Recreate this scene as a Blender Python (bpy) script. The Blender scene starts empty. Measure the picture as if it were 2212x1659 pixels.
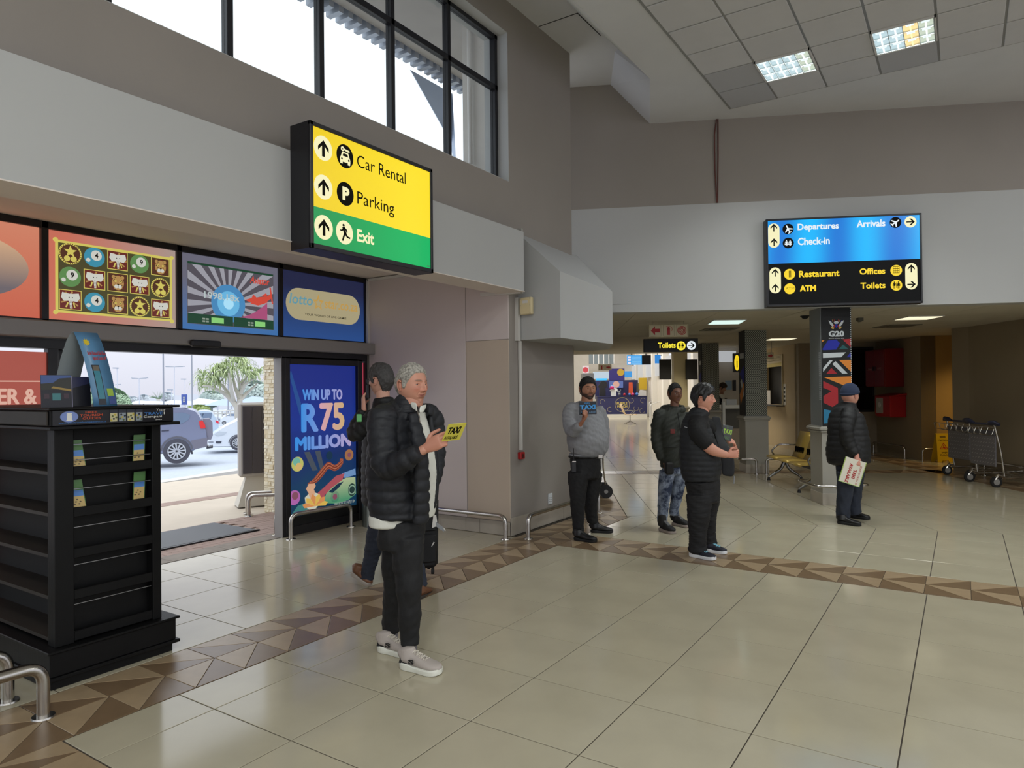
import bpy, bmesh, math, random
import numpy as np
from mathutils import Vector, Matrix
from mathutils.geometry import tessellate_polygon
random.seed(7); rng = np.random.default_rng(7)
scn = bpy.context.scene
COL = scn.collection
pi = math.pi

# ---------------------------------------------------------------- camera, sky, exposure
F_PX = 1487.0; PITCH = .0087; ROLL = -.0101; YAW = -.5798; EYE = 1.6327
_cp, _sp, _cr, _sr, _cw, _sw = math.cos(PITCH), math.sin(PITCH), math.cos(ROLL), math.sin(ROLL), math.cos(YAW), math.sin(YAW)
CF = Vector((_sw*_cp, _cw*_cp, _sp)); _r0 = Vector((_cw, -_sw, 0)); _u0 = _r0.cross(CF)
CR = _r0*_cr + _u0*_sr; CU = _u0*_cr - _r0*_sr
EYEP = Vector((0, 0, EYE))
cam = bpy.data.cameras.new('camera'); cam.sensor_width = 36; cam.lens = 36*F_PX/2212
cam.clip_start = .05; cam.clip_end = 400
camo = bpy.data.objects.new('camera', cam); COL.objects.link(camo)
_m = Matrix((CR, CU, -CF)).transposed().to_4x4(); _m.translation = EYEP
camo.matrix_world = _m; scn.camera = camo
RH = Vector((_cw, -_sw, 0)); FH = Vector((_sw, _cw, 0)); UP = Vector((0, 0, 1))

def ray(x, y): return CF + CR*((x-1106)/F_PX) - CU*((y-829.5)/F_PX)
def atd(x, y, d): return EYEP + ray(x, y)*d                       # point at depth d
def atz(x, y, z=0.): r = ray(x, y); return EYEP + r*((z-EYE)/r.z)   # point on a level
def atx(x, y, X): r = ray(x, y); return EYEP + r*(X/r.x)            # point on a plane x = X
def aty(x, y, Y): r = ray(x, y); return EYEP + r*(Y/r.y)
def aty_plane(x, y, P, N): r = ray(x, y); return EYEP + r*((Vector(P)-EYEP).dot(N)/r.dot(N))

scn.view_settings.view_transform = 'Standard'; scn.view_settings.look = 'None'
scn.view_settings.gamma = 1; scn.view_settings.use_curve_mapping = False
scn.view_settings.exposure = 0.2
try:
    scn.cycles.max_bounces = 7; scn.cycles.diffuse_bounces = 4; scn.cycles.glossy_bounces = 3
    scn.cycles.transmission_bounces = 6; scn.cycles.transparent_max_bounces = 8
    scn.cycles.use_denoising = True; scn.cycles.sample_clamp_indirect = 4
    scn.cycles.caustics_reflective = False; scn.cycles.caustics_refractive = False
except Exception: pass

def s2l(c):
    if isinstance(c, str): c = tuple(int(c[i:i+2], 16) for i in (0, 2, 4))
    return tuple((v/255/12.92 if v <= 10 else ((v/255+.055)/1.055)**2.4) for v in c)

world = bpy.data.worlds.new('overcast_sky'); scn.world = world; world.use_nodes = True
nt = world.node_tree; nt.nodes.clear()
wo = nt.nodes.new('ShaderNodeOutputWorld'); bg = nt.nodes.new('ShaderNodeBackground')
tc = nt.nodes.new('ShaderNodeTexCoord'); sx = nt.nodes.new('ShaderNodeSeparateXYZ')
rp = nt.nodes.new('ShaderNodeValToRGB'); nz = nt.nodes.new('ShaderNodeTexNoise'); mx = nt.nodes.new('ShaderNodeMix')
mx.data_type = 'RGBA'; nz.inputs['Scale'].default_value = 2.2; nz.inputs['Detail'].default_value = 4
rp.color_ramp.elements[0].position = 0.0; rp.color_ramp.elements[0].color = (*s2l((226, 227, 238)), 1)
rp.color_ramp.elements[0].color = (.68, .69, .78, 1); rp.color_ramp.elements[1].position = 1.0; rp.color_ramp.elements[1].color = (2.3, 2.42, 2.5, 1)   # overcast sky: zenith about three times the horizon
cr2 = nt.nodes.new('ShaderNodeValToRGB'); cr2.color_ramp.elements[0].position = .42; cr2.color_ramp.elements[1].position = .7
mx.inputs['B'].default_value = (.96, .97, .99, 1); mx.blend_type = 'MULTIPLY'
L = nt.links.new
L(tc.outputs['Generated'], sx.inputs[0]); L(sx.outputs['Z'], rp.inputs[0]); L(tc.outputs['Generated'], nz.inputs['Vector'])
L(nz.outputs['Fac'], cr2.inputs[0]); L(cr2.outputs[0], mx.inputs['Factor']); L(rp.outputs[0], mx.inputs['A']); L(mx.outputs['Result'], bg.inputs[0])
bg.inputs[1].default_value = 1.0; L(bg.outputs[0], wo.inputs[0])

def area(name, loc, rot, sx_, sy_, power, col=(1, 1, 1), spread=pi):
    d = bpy.data.lights.new(name, 'AREA'); d.shape = 'RECTANGLE'; d.size = sx_; d.size_y = sy_; d.energy = power; d.color = col
    d.spread = spread if power > 40 else 1.9
    o = bpy.data.objects.new(name, d); COL.objects.link(o); o.location = loc; o.rotation_euler = rot
    return o

# ---------------------------------------------------------------- materials
MATS = {}
def mat(name, col, rough=.6, metal=0., emit=0., bump=0., bscale=40., var=0., vscale=3., attr=None, ecol=None, spec=None, alpha=None, trans=0., coat=0., kind='noise'):
    if name in MATS: return MATS[name]
    m = bpy.data.materials.new(name); m.use_nodes = True; t = m.node_tree; b = t.nodes['Principled BSDF']
    c = s2l(col); N = t.nodes.new; K = t.links.new
    b.inputs['Base Color'].default_value = (*c, 1); b.inputs['Roughness'].default_value = rough; b.inputs['Metallic'].default_value = metal
    if spec is not None: b.inputs['Specular IOR Level'].default_value = spec
    if coat: b.inputs['Coat Weight'].default_value = coat; b.inputs['Coat Roughness'].default_value = .1
    if trans: b.inputs['Transmission Weight'].default_value = trans
    if alpha is not None: b.inputs['Alpha'].default_value = alpha
    src = None
    if attr:
        a = N('ShaderNodeAttribute'); a.attribute_name = attr; src = a.outputs['Color']
    if var:
        g = N('ShaderNodeTexCoord'); n = N('ShaderNodeTexNoise'); n.inputs['Scale'].default_value = vscale; n.inputs['Detail'].default_value = 5
        K(g.outputs['Object'], n.inputs['Vector'])
        mr = N('ShaderNodeMapRange'); mr.inputs['From Min'].default_value = .3; mr.inputs['From Max'].default_value = .7
        mr.inputs['To Min'].default_value = 1-var; mr.inputs['To Max'].default_value = 1+var; K(n.outputs['Fac'], mr.inputs['Value'])
        vm = N('ShaderNodeVectorMath'); vm.operation = 'SCALE'; K(mr.outputs[0], vm.inputs['Scale'])
        if src: K(src, vm.inputs[0])
        else: vm.inputs[0].default_value = c
        src = vm.outputs[0]
    if src: K(src, b.inputs['Base Color'])
    if bump:
        g = N('ShaderNodeTexCoord'); K2 = g.outputs['Object']
        if kind == 'wave':
            n = N('ShaderNodeTexWave'); n.inputs['Scale'].default_value = bscale; n.inputs['Distortion'].default_value = 2
        else:
            n = N('ShaderNodeTexNoise'); n.inputs['Scale'].default_value = bscale; n.inputs['Detail'].default_value = 6
        K(K2, n.inputs['Vector']); bp = N('ShaderNodeBump'); bp.inputs['Strength'].default_value = bump; bp.inputs['Distance'].default_value = .01
        K(n.outputs['Fac'], bp.inputs['Height']); K(bp.outputs[0], b.inputs['Normal'])
    if emit:
        b.inputs['Emission Strength'].default_value = emit
        if attr and ecol is None: K(src, b.inputs['Emission Color'])
        else: b.inputs['Emission Color'].default_value = (*s2l(ecol if ecol else col), 1)
    MATS[name] = m
    return m

def lit(name, col, e=1.0):                                          # glowing face, for backlit signs, lamps and other bright parts
    return mat(name, tuple(v*.28 for v in (tuple(int(col[i:i+2], 16) for i in (0, 2, 4)) if isinstance(col, str) else col)), .35, emit=e*.82, ecol=col)

# ---------------------------------------------------------------- object helpers
def tag(o, label=None, cat=None, group=None, kind=None):
    if label: o['label'] = label
    if cat: o['category'] = cat
    if group: o['group'] = group
    if kind: o['kind'] = kind
    return o

def thing(name, label, cat, loc=(0, 0, 0), rz=0., group=None, kind=None):
    o = bpy.data.objects.new(name, None); o.empty_display_size = .1; COL.objects.link(o)
    o.location = loc; o.rotation_euler = (0, 0, rz)
    return tag(o, label, cat, group, kind)

def put(o, parent):
    if parent is not None:
        o.parent = parent
        if parent.type == 'EMPTY':
            o.matrix_parent_inverse = (Matrix.Translation(parent.location) @ parent.rotation_euler.to_matrix().to_4x4()).inverted()
    return o

def mesh(name, V, F, m, parent=None, smooth=False, midx=None, cols=None):
    me = bpy.data.meshes.new(name); me.from_pydata([tuple(v) for v in V], [], [tuple(f) for f in F]); me.update()
    for mm in (m if isinstance(m, (list, tuple)) else [m]): me.materials.append(mm)
    if midx is not None: me.polygons.foreach_set('material_index', midx)
    if smooth: me.polygons.foreach_set('use_smooth', [True]*len(me.polygons))
    if cols is not None:
        a = me.color_attributes.new('Col', 'FLOAT_COLOR', 'POINT')
        a.data.foreach_set('color', np.asarray(cols, dtype=np.float32).ravel())
    o = bpy.data.objects.new(name, me); COL.objects.link(o); put(o, parent)
    return o

def copy_tree(root, loc=None, rz=None, label=None, group=None):
    r = root.copy(); COL.objects.link(r)
    if loc is not None: r.location = loc
    if rz is not None: r.rotation_euler = (0, 0, rz)
    if label: r['label'] = label
    if group: r['group'] = group
    for ch in list(root.children):
        c = ch.copy(); COL.objects.link(c); c.parent = r
        for g in list(ch.children):
            d = g.copy(); COL.objects.link(d); d.parent = c
    return r

class Fr:                                                           # a local frame: origin, u, v, n
    def __init__(s, O, U, V, N=None):
        s.O = Vector(O); s.U = Vector(U).normalized(); s.V = Vector(V).normalized()
        s.N = Vector(N).normalized() if N is not None else s.U.cross(s.V).normalized()
    def p(s, u, v, n=0.): return s.O + s.U*u + s.V*v + s.N*n
    def at(s, u, v, n=0.): return Fr(s.p(u, v, n), s.U, s.V, s.N)
WORLD = Fr((0, 0, 0), (1, 0, 0), (0, 1, 0))
def vfr(P, ang, n=None):                                            # vertical plane frame, u runs at angle ang (deg) in plan, v up; n to the right of travel
    a = math.radians(ang); U = Vector((math.cos(a), math.sin(a), 0)); return Fr((P[0], P[1], P[2] if len(P) > 2 else 0), U, UP, U.cross(UP))

class MB:
    def __init__(s): s.V = []; s.F = []; s.M = []
    def add(s, V, F, mi=0):
        b = len(s.V); s.V += [Vector(v) for v in V]; s.F += [tuple(i+b for i in f) for f in F]; s.M += [mi]*len(F); return s
    def box(s, a, b, fr=None, mi=0, bev=0.):                          # a, b opposite corners in the frame
        fr = fr or WORLD
        x0, x1 = sorted((a[0], b[0])); y0, y1 = sorted((a[1], b[1])); z0, z1 = sorted((a[2], b[2]))
        if bev > 0:
            bev = min(bev, (x1-x0)*.45, (y1-y0)*.45, (z1-z0)*.45); P = []; 
            for (sx2, xx) in ((1, x0), (-1, x1)):
                for (sy2, yy) in ((1, y0), (-1, y1)):
                    for (sz2, zz) in ((1, z0), (-1, z1)):
                        P += [(xx, yy+sy2*bev, zz+sz2*bev), (xx+sx2*bev, yy, zz+sz2*bev), (xx+sx2*bev, yy+sy2*bev, zz)]
            id = lambda i, j, k, c: ((i*2+j)*2+k)*3+c
            Fs = [(id(0,0,0,0), id(0,0,1,0), id(0,1,1,0), id(0,1,0,0)), (id(1,0,0,0), id(1,1,0,0), id(1,1,1,0), id(1,0,1,0)),
                  (id(0,0,0,1), id(1,0,0,1), id(1,0,1,1), id(0,0,1,1)), (id(0,1,0,1), id(0,1,1,1), id(1,1,1,1), id(1,1,0,1)),
                  (id(0,0,0,2), id(0,1,0,2), id(1,1,0,2), id(1,0,0,2)), (id(0,0,1,2), id(1,0,1,2), id(1,1,1,2), id(0,1,1,2))]
            for i in (0, 1):
                for j in (0, 1):
                    Fs.append((id(i,j,0,0), id(i,j,0,1), id(i,j,1,1), id(i,j,1,0)) if (i+j) % 2 else (id(i,j,0,0), id(i,j,1,0), id(i,j,1,1), id(i,j,0,1)))
                    Fs.append((id(i,0,j,0), id(i,0,j,2), id(i,1,j,2), id(i,1,j,0)) if (i+j) % 2 == 0 else (id(i,0,j,0), id(i,1,j,0), id(i,1,j,2), id(i,0,j,2)))
                    Fs.append((id(0,i,j,1), id(0,i,j,2), id(1,i,j,2), id(1,i,j,1)) if (i+j) % 2 else (id(0,i,j,1), id(1,i,j,1), id(1,i,j,2), id(0,i,j,2)))
                    for k in (0, 1):
                        t = (id(i,j,k,0), id(i,j,k,1), id(i,j,k,2)); Fs.append(t if (i+j+k) % 2 == 0 else t[::-1])
            return s.add([fr.p(*q) for q in P], Fs, mi)
        P = [(x0, y0, z0), (x1, y0, z0), (x1, y1, z0), (x0, y1, z0), (x0, y0, z1), (x1, y0, z1), (x1, y1, z1), (x0, y1, z1)]
        return s.add([fr.p(*q) for q in P], [(0, 3, 2, 1), (4, 5, 6, 7), (0, 1, 5, 4), (1, 2, 6, 5), (2, 3, 7, 6), (3, 0, 4, 7)], mi)
    def prism(s, poly, n0, n1, fr=None, mi=0):                       # 2D polygon pulled from n0 to n1
        fr = fr or WORLD; k = len(poly)
        A = sum(poly[i][0]*poly[(i+1) % k][1]-poly[(i+1) % k][0]*poly[i][1] for i in range(k))
        if A < 0: poly = poly[::-1]
        if n0 > n1: n0, n1 = n1, n0
        T = tessellate_polygon([[Vector((q[0], q[1], 0)) for q in poly]])
        F = []
        for t in T:
            a = sum(poly[t[i]][0]*poly[t[(i+1) % 3]][1]-poly[t[(i+1) % 3]][0]*poly[t[i]][1] for i in range(3))
            t = t if a > 0 else t[::-1]
            F += [tuple(i+k for i in t), tuple(t[::-1])]
        F += [(i, (i+1) % k, (i+1) % k+k, i+k) for i in range(k)]
        return s.add([fr.p(q[0], q[1], n0) for q in poly]+[fr.p(q[0], q[1], n1) for q in poly], F, mi)
    def disc(s, c, r, n0, n1, fr=None, mi=0, k=32, ry=None):
        return s.prism([(c[0]+r*math.cos(2*pi*i/k), c[1]+(ry or r)*math.sin(2*pi*i/k)) for i in range(k)], n0, n1, fr, mi)
    def ring(s, c, r0, r1, n0, n1, fr=None, mi=0, k=32, a0=0, a1=360):
        n = max(3, int(k*(a1-a0)/360)); full = a1-a0 >= 359.9
        for i in range(n):
            a = math.radians(a0+(a1-a0)*i/n); b = math.radians(a0+(a1-a0)*(i+1)/n)
            s.prism([(c[0]+r*math.cos(t), c[1]+r*math.sin(t)) for r, t in ((r0, a), (r1, a), (r1, b), (r0, b))], n0, n1, fr, mi)
        return s
    def tube(s, pts, r, k=10, mi=0, caps=True, up=None):             # r: number or list
        pts = [Vector(p) for p in pts]; n = len(pts); rs = r if isinstance(r, (list, tuple)) else [r]*n
        T = [(pts[min(i+1, n-1)]-pts[max(i-1, 0)]).normalized() for i in range(n)]
        a = up or (UP if abs(T[0].z) < .9 else Vector((1, 0, 0))); X = (a - T[0]*a.dot(T[0])).normalized(); V = []
        for i in range(n):
            X = (X - T[i]*X.dot(T[i])).normalized(); Y = T[i].cross(X)
            for j in range(k):
                t = 2*pi*j/k; V.append(pts[i]+(X*math.cos(t)+Y*math.sin(t))*rs[i])
        F = [(i*k+j, i*k+(j+1) % k, (i+1)*k+(j+1) % k, (i+1)*k+j) for i in range(n-1) for j in range(k)]
        if caps: F += [tuple(range(k))[::-1], tuple((n-1)*k+j for j in range(k))]
        return s.add(V, F, mi)
    def cyl(s, a, b, r, r2=None, k=16, mi=0): return s.tube([a, b], [r, r if r2 is None else r2], k, mi)
    def sphere(s, c, r, k=14, mi=0, sc=(1, 1, 1), fr=None):
        fr = fr or WORLD; c = Vector(c); V = []; m = k//2
        for i in range(m+1):
            t = pi*i/m
            for j in range(k):
                a = 2*pi*j/k; V.append(c + fr.U*(r*sc[0]*math.sin(t)*math.cos(a)) + fr.V*(r*sc[1]*math.sin(t)*math.sin(a)) + fr.N*(r*sc[2]*math.cos(t)))
        F = [(i*k+j, (i+1)*k+j, (i+1)*k+(j+1) % k, i*k+(j+1) % k) for i in range(m) for j in range(k)]
        return s.add(V, F, mi)
    def build(s, name, m, parent=None, smooth=False, bevel=0., label=None):
        o = mesh(name, s.V, s.F, m, parent, smooth, s.M)
        if label: o['label'] = label
        if smooth == 'auto' or smooth:
            try:
                bm = bmesh.new(); bm.from_mesh(o.data)
                bmesh.ops.remove_doubles(bm, verts=bm.verts, dist=1e-6)
                for e in bm.edges:
                    if len(e.link_faces) == 2 and e.calc_face_angle(0) > .7: e.smooth = False
                for f in bm.faces: f.smooth = True
                bm.to_mesh(o.data); bm.free()
            except Exception: pass
        return o

def bend(pts, r, n=5):                                               # polyline with rounded corners
    pts = [Vector(p) for p in pts]; out = [pts[0]]
    for i in range(1, len(pts)-1):
        a, b, c = pts[i-1], pts[i], pts[i+1]; d1 = (a-b); d2 = (c-b); rr = min(r, d1.length*.49, d2.length*.49)
        p = b+d1.normalized()*rr; q = b+d2.normalized()*rr
        for k in range(n+1):
            t = k/n; out.append(p*(1-t)**2 + b*2*t*(1-t) + q*t*t)
    out.append(pts[-1]); return out

def chain(P, step=.02):                                              # Catmull-Rom resample of rows of numbers
    P = np.array(P, float); n = len(P); out = []
    for i in range(n-1):
        p0, p1, p2, p3 = P[max(i-1, 0)], P[i], P[i+1], P[min(i+2, n-1)]
        k = max(1, int(np.linalg.norm((p2-p1)[:3])/step))
        for j in range(k):
            t = j/k; out.append(.5*((2*p1)+(-p0+p2)*t+(2*p0-5*p1+4*p2-p3)*t*t+(-p0+3*p1-3*p2+p3)*t**3))
    out.append(P[-1]); return np.array(out)

_fontcache = {}
def text_polys(body, bold=0., shear=0., spacing=1.0):
    key = (body, bold, shear, spacing)
    if key in _fontcache: return _fontcache[key]
    cu = bpy.data.curves.new('t', 'FONT'); cu.body = body; cu.size = 1; cu.offset = bold; cu.shear = shear; cu.resolution_u = 3
    cu.space_character = spacing; cu.fill_mode = 'FRONT'
    ob = bpy.data.objects.new('t', cu); me = bpy.data.meshes.new_from_object(ob)
    V = [v.co.copy() for v in me.vertices]; F = [tuple(p.vertices) for p in me.polygons]
    bpy.data.objects.remove(ob); bpy.data.curves.remove(cu); bpy.data.meshes.remove(me)
    _fontcache[key] = (V, F); return V, F

def text(mb, body, fr, x0, x1, y0, y1, n, bold=.0, shear=0., mi=0, spacing=1.0, dup=0.):
    """fit the words into the box x0..x1, y0..y1 of the frame at height n"""
    V, F = text_polys(body, bold, shear, spacing)
    if not V: return
    ax = min(v.x for v in V); bx = max(v.x for v in V); ay = min(v.y for v in V); by = max(v.y for v in V)
    sx_ = (x1-x0)/(bx-ax); sy_ = (y1-y0)/(by-ay)
    for k, (du, dv) in enumerate(((0, 0), (-dup, 0), (dup, 0), (0, dup*.8), (0, -dup*.8), (dup*.6, dup*.6), (-dup*.6, -dup*.6), (dup*.6, -dup*.6), (-dup*.6, dup*.6)) if dup else ((0, 0),)):
        mb.add([fr.p(x0+(v.x-ax)*sx_+du, y0+(v.y-ay)*sy_+dv, n+.0001*k) for v in V], F, mi)
# ---------------------------------------------------------------- hall measurements (metres)
XW = -4.24      # window wall plane
XD = -6.45      # door plane
YS = 6.42       # side wall of the entrance recess
YE = 7.93       # end of the window wall
ZC = 2.73       # lower ceiling
ZU = 5.42       # upper ceiling
E1 = Vector((math.cos(pi/6), .5, 0)); E2 = Vector((-.5, math.cos(pi/6), 0))
def g2(a, b, z=0.): return E1*a + E2*b + UP*z                        # corridor grid, turned 30 degrees
BA = Vector((-4.75, 8.803, 0)); BB = Vector((4.2, 13.043, 0))        # bulkhead line
BU = (BB-BA).normalized(); BN = Vector((BU.y, -BU.x, 0))             # along, and towards the hall

M_taupe = mat('taupe_paint', (150, 143, 137), .75, var=.035, vscale=1.2)
M_taupe2 = mat('taupe_paint_corridor', (150, 138, 122), .7, var=.04, vscale=1.4)
M_panel = mat('mauve_wall_panel', (210, 198, 196), .4, var=.03, vscale=1.)
M_panel2 = mat('tan_wall_panel', (194, 178, 161), .4, var=.03, vscale=1.)
M_white = mat('white_paint', (183, 184, 184), .7, var=.02, vscale=.8)
M_soffit = mat('soffit_paint', (226, 216, 208), .8, var=.03, vscale=1.)
M_ceil = mat('ceiling_board', (208, 208, 210), .9, var=.02)
M_grid = mat('ceiling_grid', (150, 150, 148), .5, metal=.3)
M_ctile = mat('ceiling_tile', (200, 199, 201), .9, bump=.1, bscale=120, var=.03)
M_ctile2 = mat('ceiling_tile_new', (178, 178, 182), .9, bump=.1, bscale=120)
M_grout = mat('grout', (70, 62, 54), .8)
M_tile = mat('floor_tile', (182, 174, 152), .125, var=.055, vscale=2.6, spec=.45)
M_tileL = mat('border_tile_light', (165, 143, 114), .3, var=.08, vscale=9)
M_tileD = mat('border_tile_dark', (122, 100, 76), .3, var=.09, vscale=9)
M_steel = mat('brushed_steel', (190, 186, 180), .24, metal=1., bump=.02, bscale=200)
M_black = mat('black_frame', (22, 22, 28), .4)
M_blackm = mat('black_matte', (16, 16, 18), .7)
def glass_mat(name, tint, fac=.06):
    m = bpy.data.materials.new(name); m.use_nodes = True; t = m.node_tree; t.nodes.clear(); N = t.nodes.new
    o = N('ShaderNodeOutputMaterial'); a = N('ShaderNodeBsdfTransparent'); g = N('ShaderNodeBsdfGlossy'); x = N('ShaderNodeMixShader'); fr = N('ShaderNodeFresnel'); fr.inputs[0].default_value = 1.45
    a.inputs[0].default_value = (*tint, 1); g.inputs['Roughness'].default_value = .03; ge = N('ShaderNodeNewGeometry'); mu = N('ShaderNodeMath'); mu.operation = 'MULTIPLY'; su = N('ShaderNodeMath'); su.operation = 'SUBTRACT'; su.inputs[0].default_value = 1; t.links.new(ge.outputs['Backfacing'], su.inputs[1]); t.links.new(fr.outputs[0], mu.inputs[0]); t.links.new(su.outputs[0], mu.inputs[1]); t.links.new(mu.outputs[0], x.inputs[0]); t.links.new(a.outputs[0], x.inputs[1]); t.links.new(g.outputs[0], x.inputs[2]); t.links.new(x.outputs[0], o.inputs[0])
    MATS[name] = m; return m
M_glass = glass_mat('window_glass', (.93, .96, .96))
M_alu = mat('grey_aluminium', (150, 147, 145), .45, metal=.3)
M_trim = mat('white_trunking', (215, 212, 208), .5)
M_skirt = mat('stone_skirting', (172, 164, 152), .35, var=.07, vscale=5)

# ---------------------------------------------------------------- floor
def clip(poly, halves):                                              # halves: (nx, ny, c) keep n.p >= c
    for nx, ny, c in halves:
        out = []
        for i in range(len(poly)):
            p, q = poly[i], poly[(i+1) % len(poly)]; dp = nx*p[0]+ny*p[1]-c; dq = nx*q[0]+ny*q[1]-c
            if dp >= 0: out.append(p)
            if (dp >= 0) != (dq >= 0):
                t = dp/(dp-dq); out.append((p[0]+(q[0]-p[0])*t, p[1]+(q[1]-p[1])*t))
        poly = out
        if len(poly) < 3: return []
    return poly
def inset(poly, d):
    c = (sum(p[0] for p in poly)/len(poly), sum(p[1] for p in poly)/len(poly))
    n = len(poly); A = sum(poly[i][0]*poly[(i+1) % n][1]-poly[(i+1) % n][0]*poly[i][1] for i in range(n))
    if A < 0: poly = poly[::-1]
    H = []
    for i in range(n):
        p, q = poly[i], poly[(i+1) % n]; ex, ey = q[0]-p[0], q[1]-p[1]; l = math.hypot(ex, ey)
        if l < 1e-6: continue
        nx, ny = -ey/l, ex/l; H.append((nx, ny, nx*p[0]+ny*p[1]+d))
    return clip(poly, H)
def parea(p): return abs(sum(p[i][0]*p[(i+1) % len(p)][1]-p[(i+1) % len(p)][0]*p[i][1] for i in range(len(p))))/2

tiles = []                                                           # (polygon, material index, kind)
def grid_tiles(x0, x1, y0, y1, ox, oy, st, halves, kind=0, ax=None):
    i0 = int(math.floor((x0-ox)/st)); i1 = int(math.ceil((x1-ox)/st)); j0 = int(math.floor((y0-oy)/st)); j1 = int(math.ceil((y1-oy)/st))
    for i in range(i0, i1):
        for j in range(j0, j1):
            P = [(ox+(i+a)*st, oy+(j+b)*st) for a, b in ((0, 0), (1, 0), (1, 1), (0, 1))]
            P = clip(P, [(1, 0, x0), (-1, 0, -x1), (0, 1, y0), (0, -1, -y1)])
            if not P: continue
            if ax: P = [tuple((E1*p[0]+E2*p[1])[:2]) for p in P]
            P = clip(P, halves)
            if P and parea(P) > .004: tiles.append((P, 0, 0))
SS, SC = math.sin(math.radians(15)), math.cos(math.radians(15)); SEAM = -SS*(-3.26)+SC*8.29
above = (-SS, SC, SEAM); below = (SS, -SC, -SEAM)
grid_tiles(-3.575, 3.2, 1.56, 6.295, -3.257, 6.336, .6, [])
grid_tiles(-3.575, 3.2, -2.4, .95, -3.257, .95, .6, [])
grid_tiles(-3.575, 3.4, 6.905, 10.2, -3.257, 6.89, .6, [below])
grid_tiles(-6.42, -4.175, -2.4, YS, -4.65-5.9, 2.39-5.9, .59, [])
grid_tiles(.955, 7.165, 2., 13.3, (g2(0, 0)).x + .5*8.29+.866*(-3.26), 8.96, .6, [above], ax=1)
grid_tiles(.955, 7.165, 13.85, 27., .5*8.29+.866*(-3.26), 8.96, .6, [above], ax=1)
def border(x0, x1, y0, y1, mode, halves=[], ax=None):
    ps = [(x0, y0), (x1, y0), (x1, y1), (x0, y1)]
    if mode == 0: T = ((0, 1, 2), (0, 2, 3))        # diagonal x0y0 - x1y1
    else: T = ((0, 1, 3), (1, 2, 3))
    for k, t in enumerate(T):
        P = [ps[i] for i in t]
        if ax: P = [tuple((E1*p[0]+E2*p[1])[:2]) for p in P]
        P = clip(P, halves)
        if P and parea(P) > .002: tiles.append((P, k, 1))
for k in range(-9, 22):
    y0 = 1.61+.3125*k
    H = [below] if k > 14 else []
    border(-4.17, -3.88, y0, y0+.3125, 0, H)         # outer row: dark inner, light outer
    tiles[-2:] = [(tiles[-2][0], 2, 1), (tiles[-1][0], 1, 1)] if len(tiles[-1][0]) else tiles[-2:]
    border(-3.88, -3.58, y0, y0+.3125, 1, H)
    tiles[-2:] = [(tiles[-2][0], 1, 1), (tiles[-1][0], 2, 1)]
for k in range(-7, 15):
    x0 = -1.53+.3125*k
    if x0+.3125 > -3.5:
        for (ya, yb, md, a, b) in ((6.605, 6.9, 0, 2, 1), (6.30, 6.605, 1, 2, 1), (1.255, 1.555, 0, 2, 1), (.955, 1.255, 1, 2, 1)):
            n0 = len(tiles); border(max(x0, -3.58), x0+.3125, ya, yb, md)
            for q in range(n0, len(tiles)): tiles[q] = (tiles[q][0], a if (q-n0) == 0 else b, 1)
for k in range(60):                                                  # bands along the corridor walls
    b0 = 6.6+.31*k
    for (a0, a1) in ((.36, .66), (.66, .95), (7.17, 7.5), (7.5, 7.84)):
        n0 = len(tiles); border(a0, a1, b0, b0+.31, k % 2, [above] if a0 < 1 else [], ax=1)
        for q in range(n0, len(tiles)): tiles[q] = (tiles[q][0], 1+(q-n0+k) % 2, 1)
for k in range(21):
    n0 = len(tiles); border(.95+.31*k, 1.26+.31*k, 13.32, 13.83, k % 2, ax=1)
    for q in range(n0, len(tiles)): tiles[q] = (tiles[q][0], 1+(q-n0+k) % 2, 1)

slab = MB()
slab.box((-6.44, -9, -.12), (9.5, 40, -.0035)); 
slab.prism([tuple(g2(a, b)[:2]) for a, b in ((0, 12.), (12, 12.), (12, 60), (0, 60))], -.12, -.004)
floor = slab.build('floor', M_grout); tag(floor, kind='structure')
plain = MB(); plain.prism([tuple(g2(a, b)[:2]) for a, b in ((7.84, 8), (10.1, 8), (10.1, 17.6), (6.2, 17.6), (6.2, 27), (7.17, 27), (7.84, 17.5))], -.003, -.0008)
plain.box((3.2, -9, -.003), (9.4, 8.2, -.0005)); plain.box((-6.42, -9, -.003), (3.2, -2.4, -.0005))
plain.prism([tuple(g2(a, b)[:2]) for a, b in ((.2, 27), (11, 27), (11, 52), (.2, 52))], -.003, -.0005)
o = plain.build('far_floor', M_tile, floor); tag(o, kind='stuff')

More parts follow.
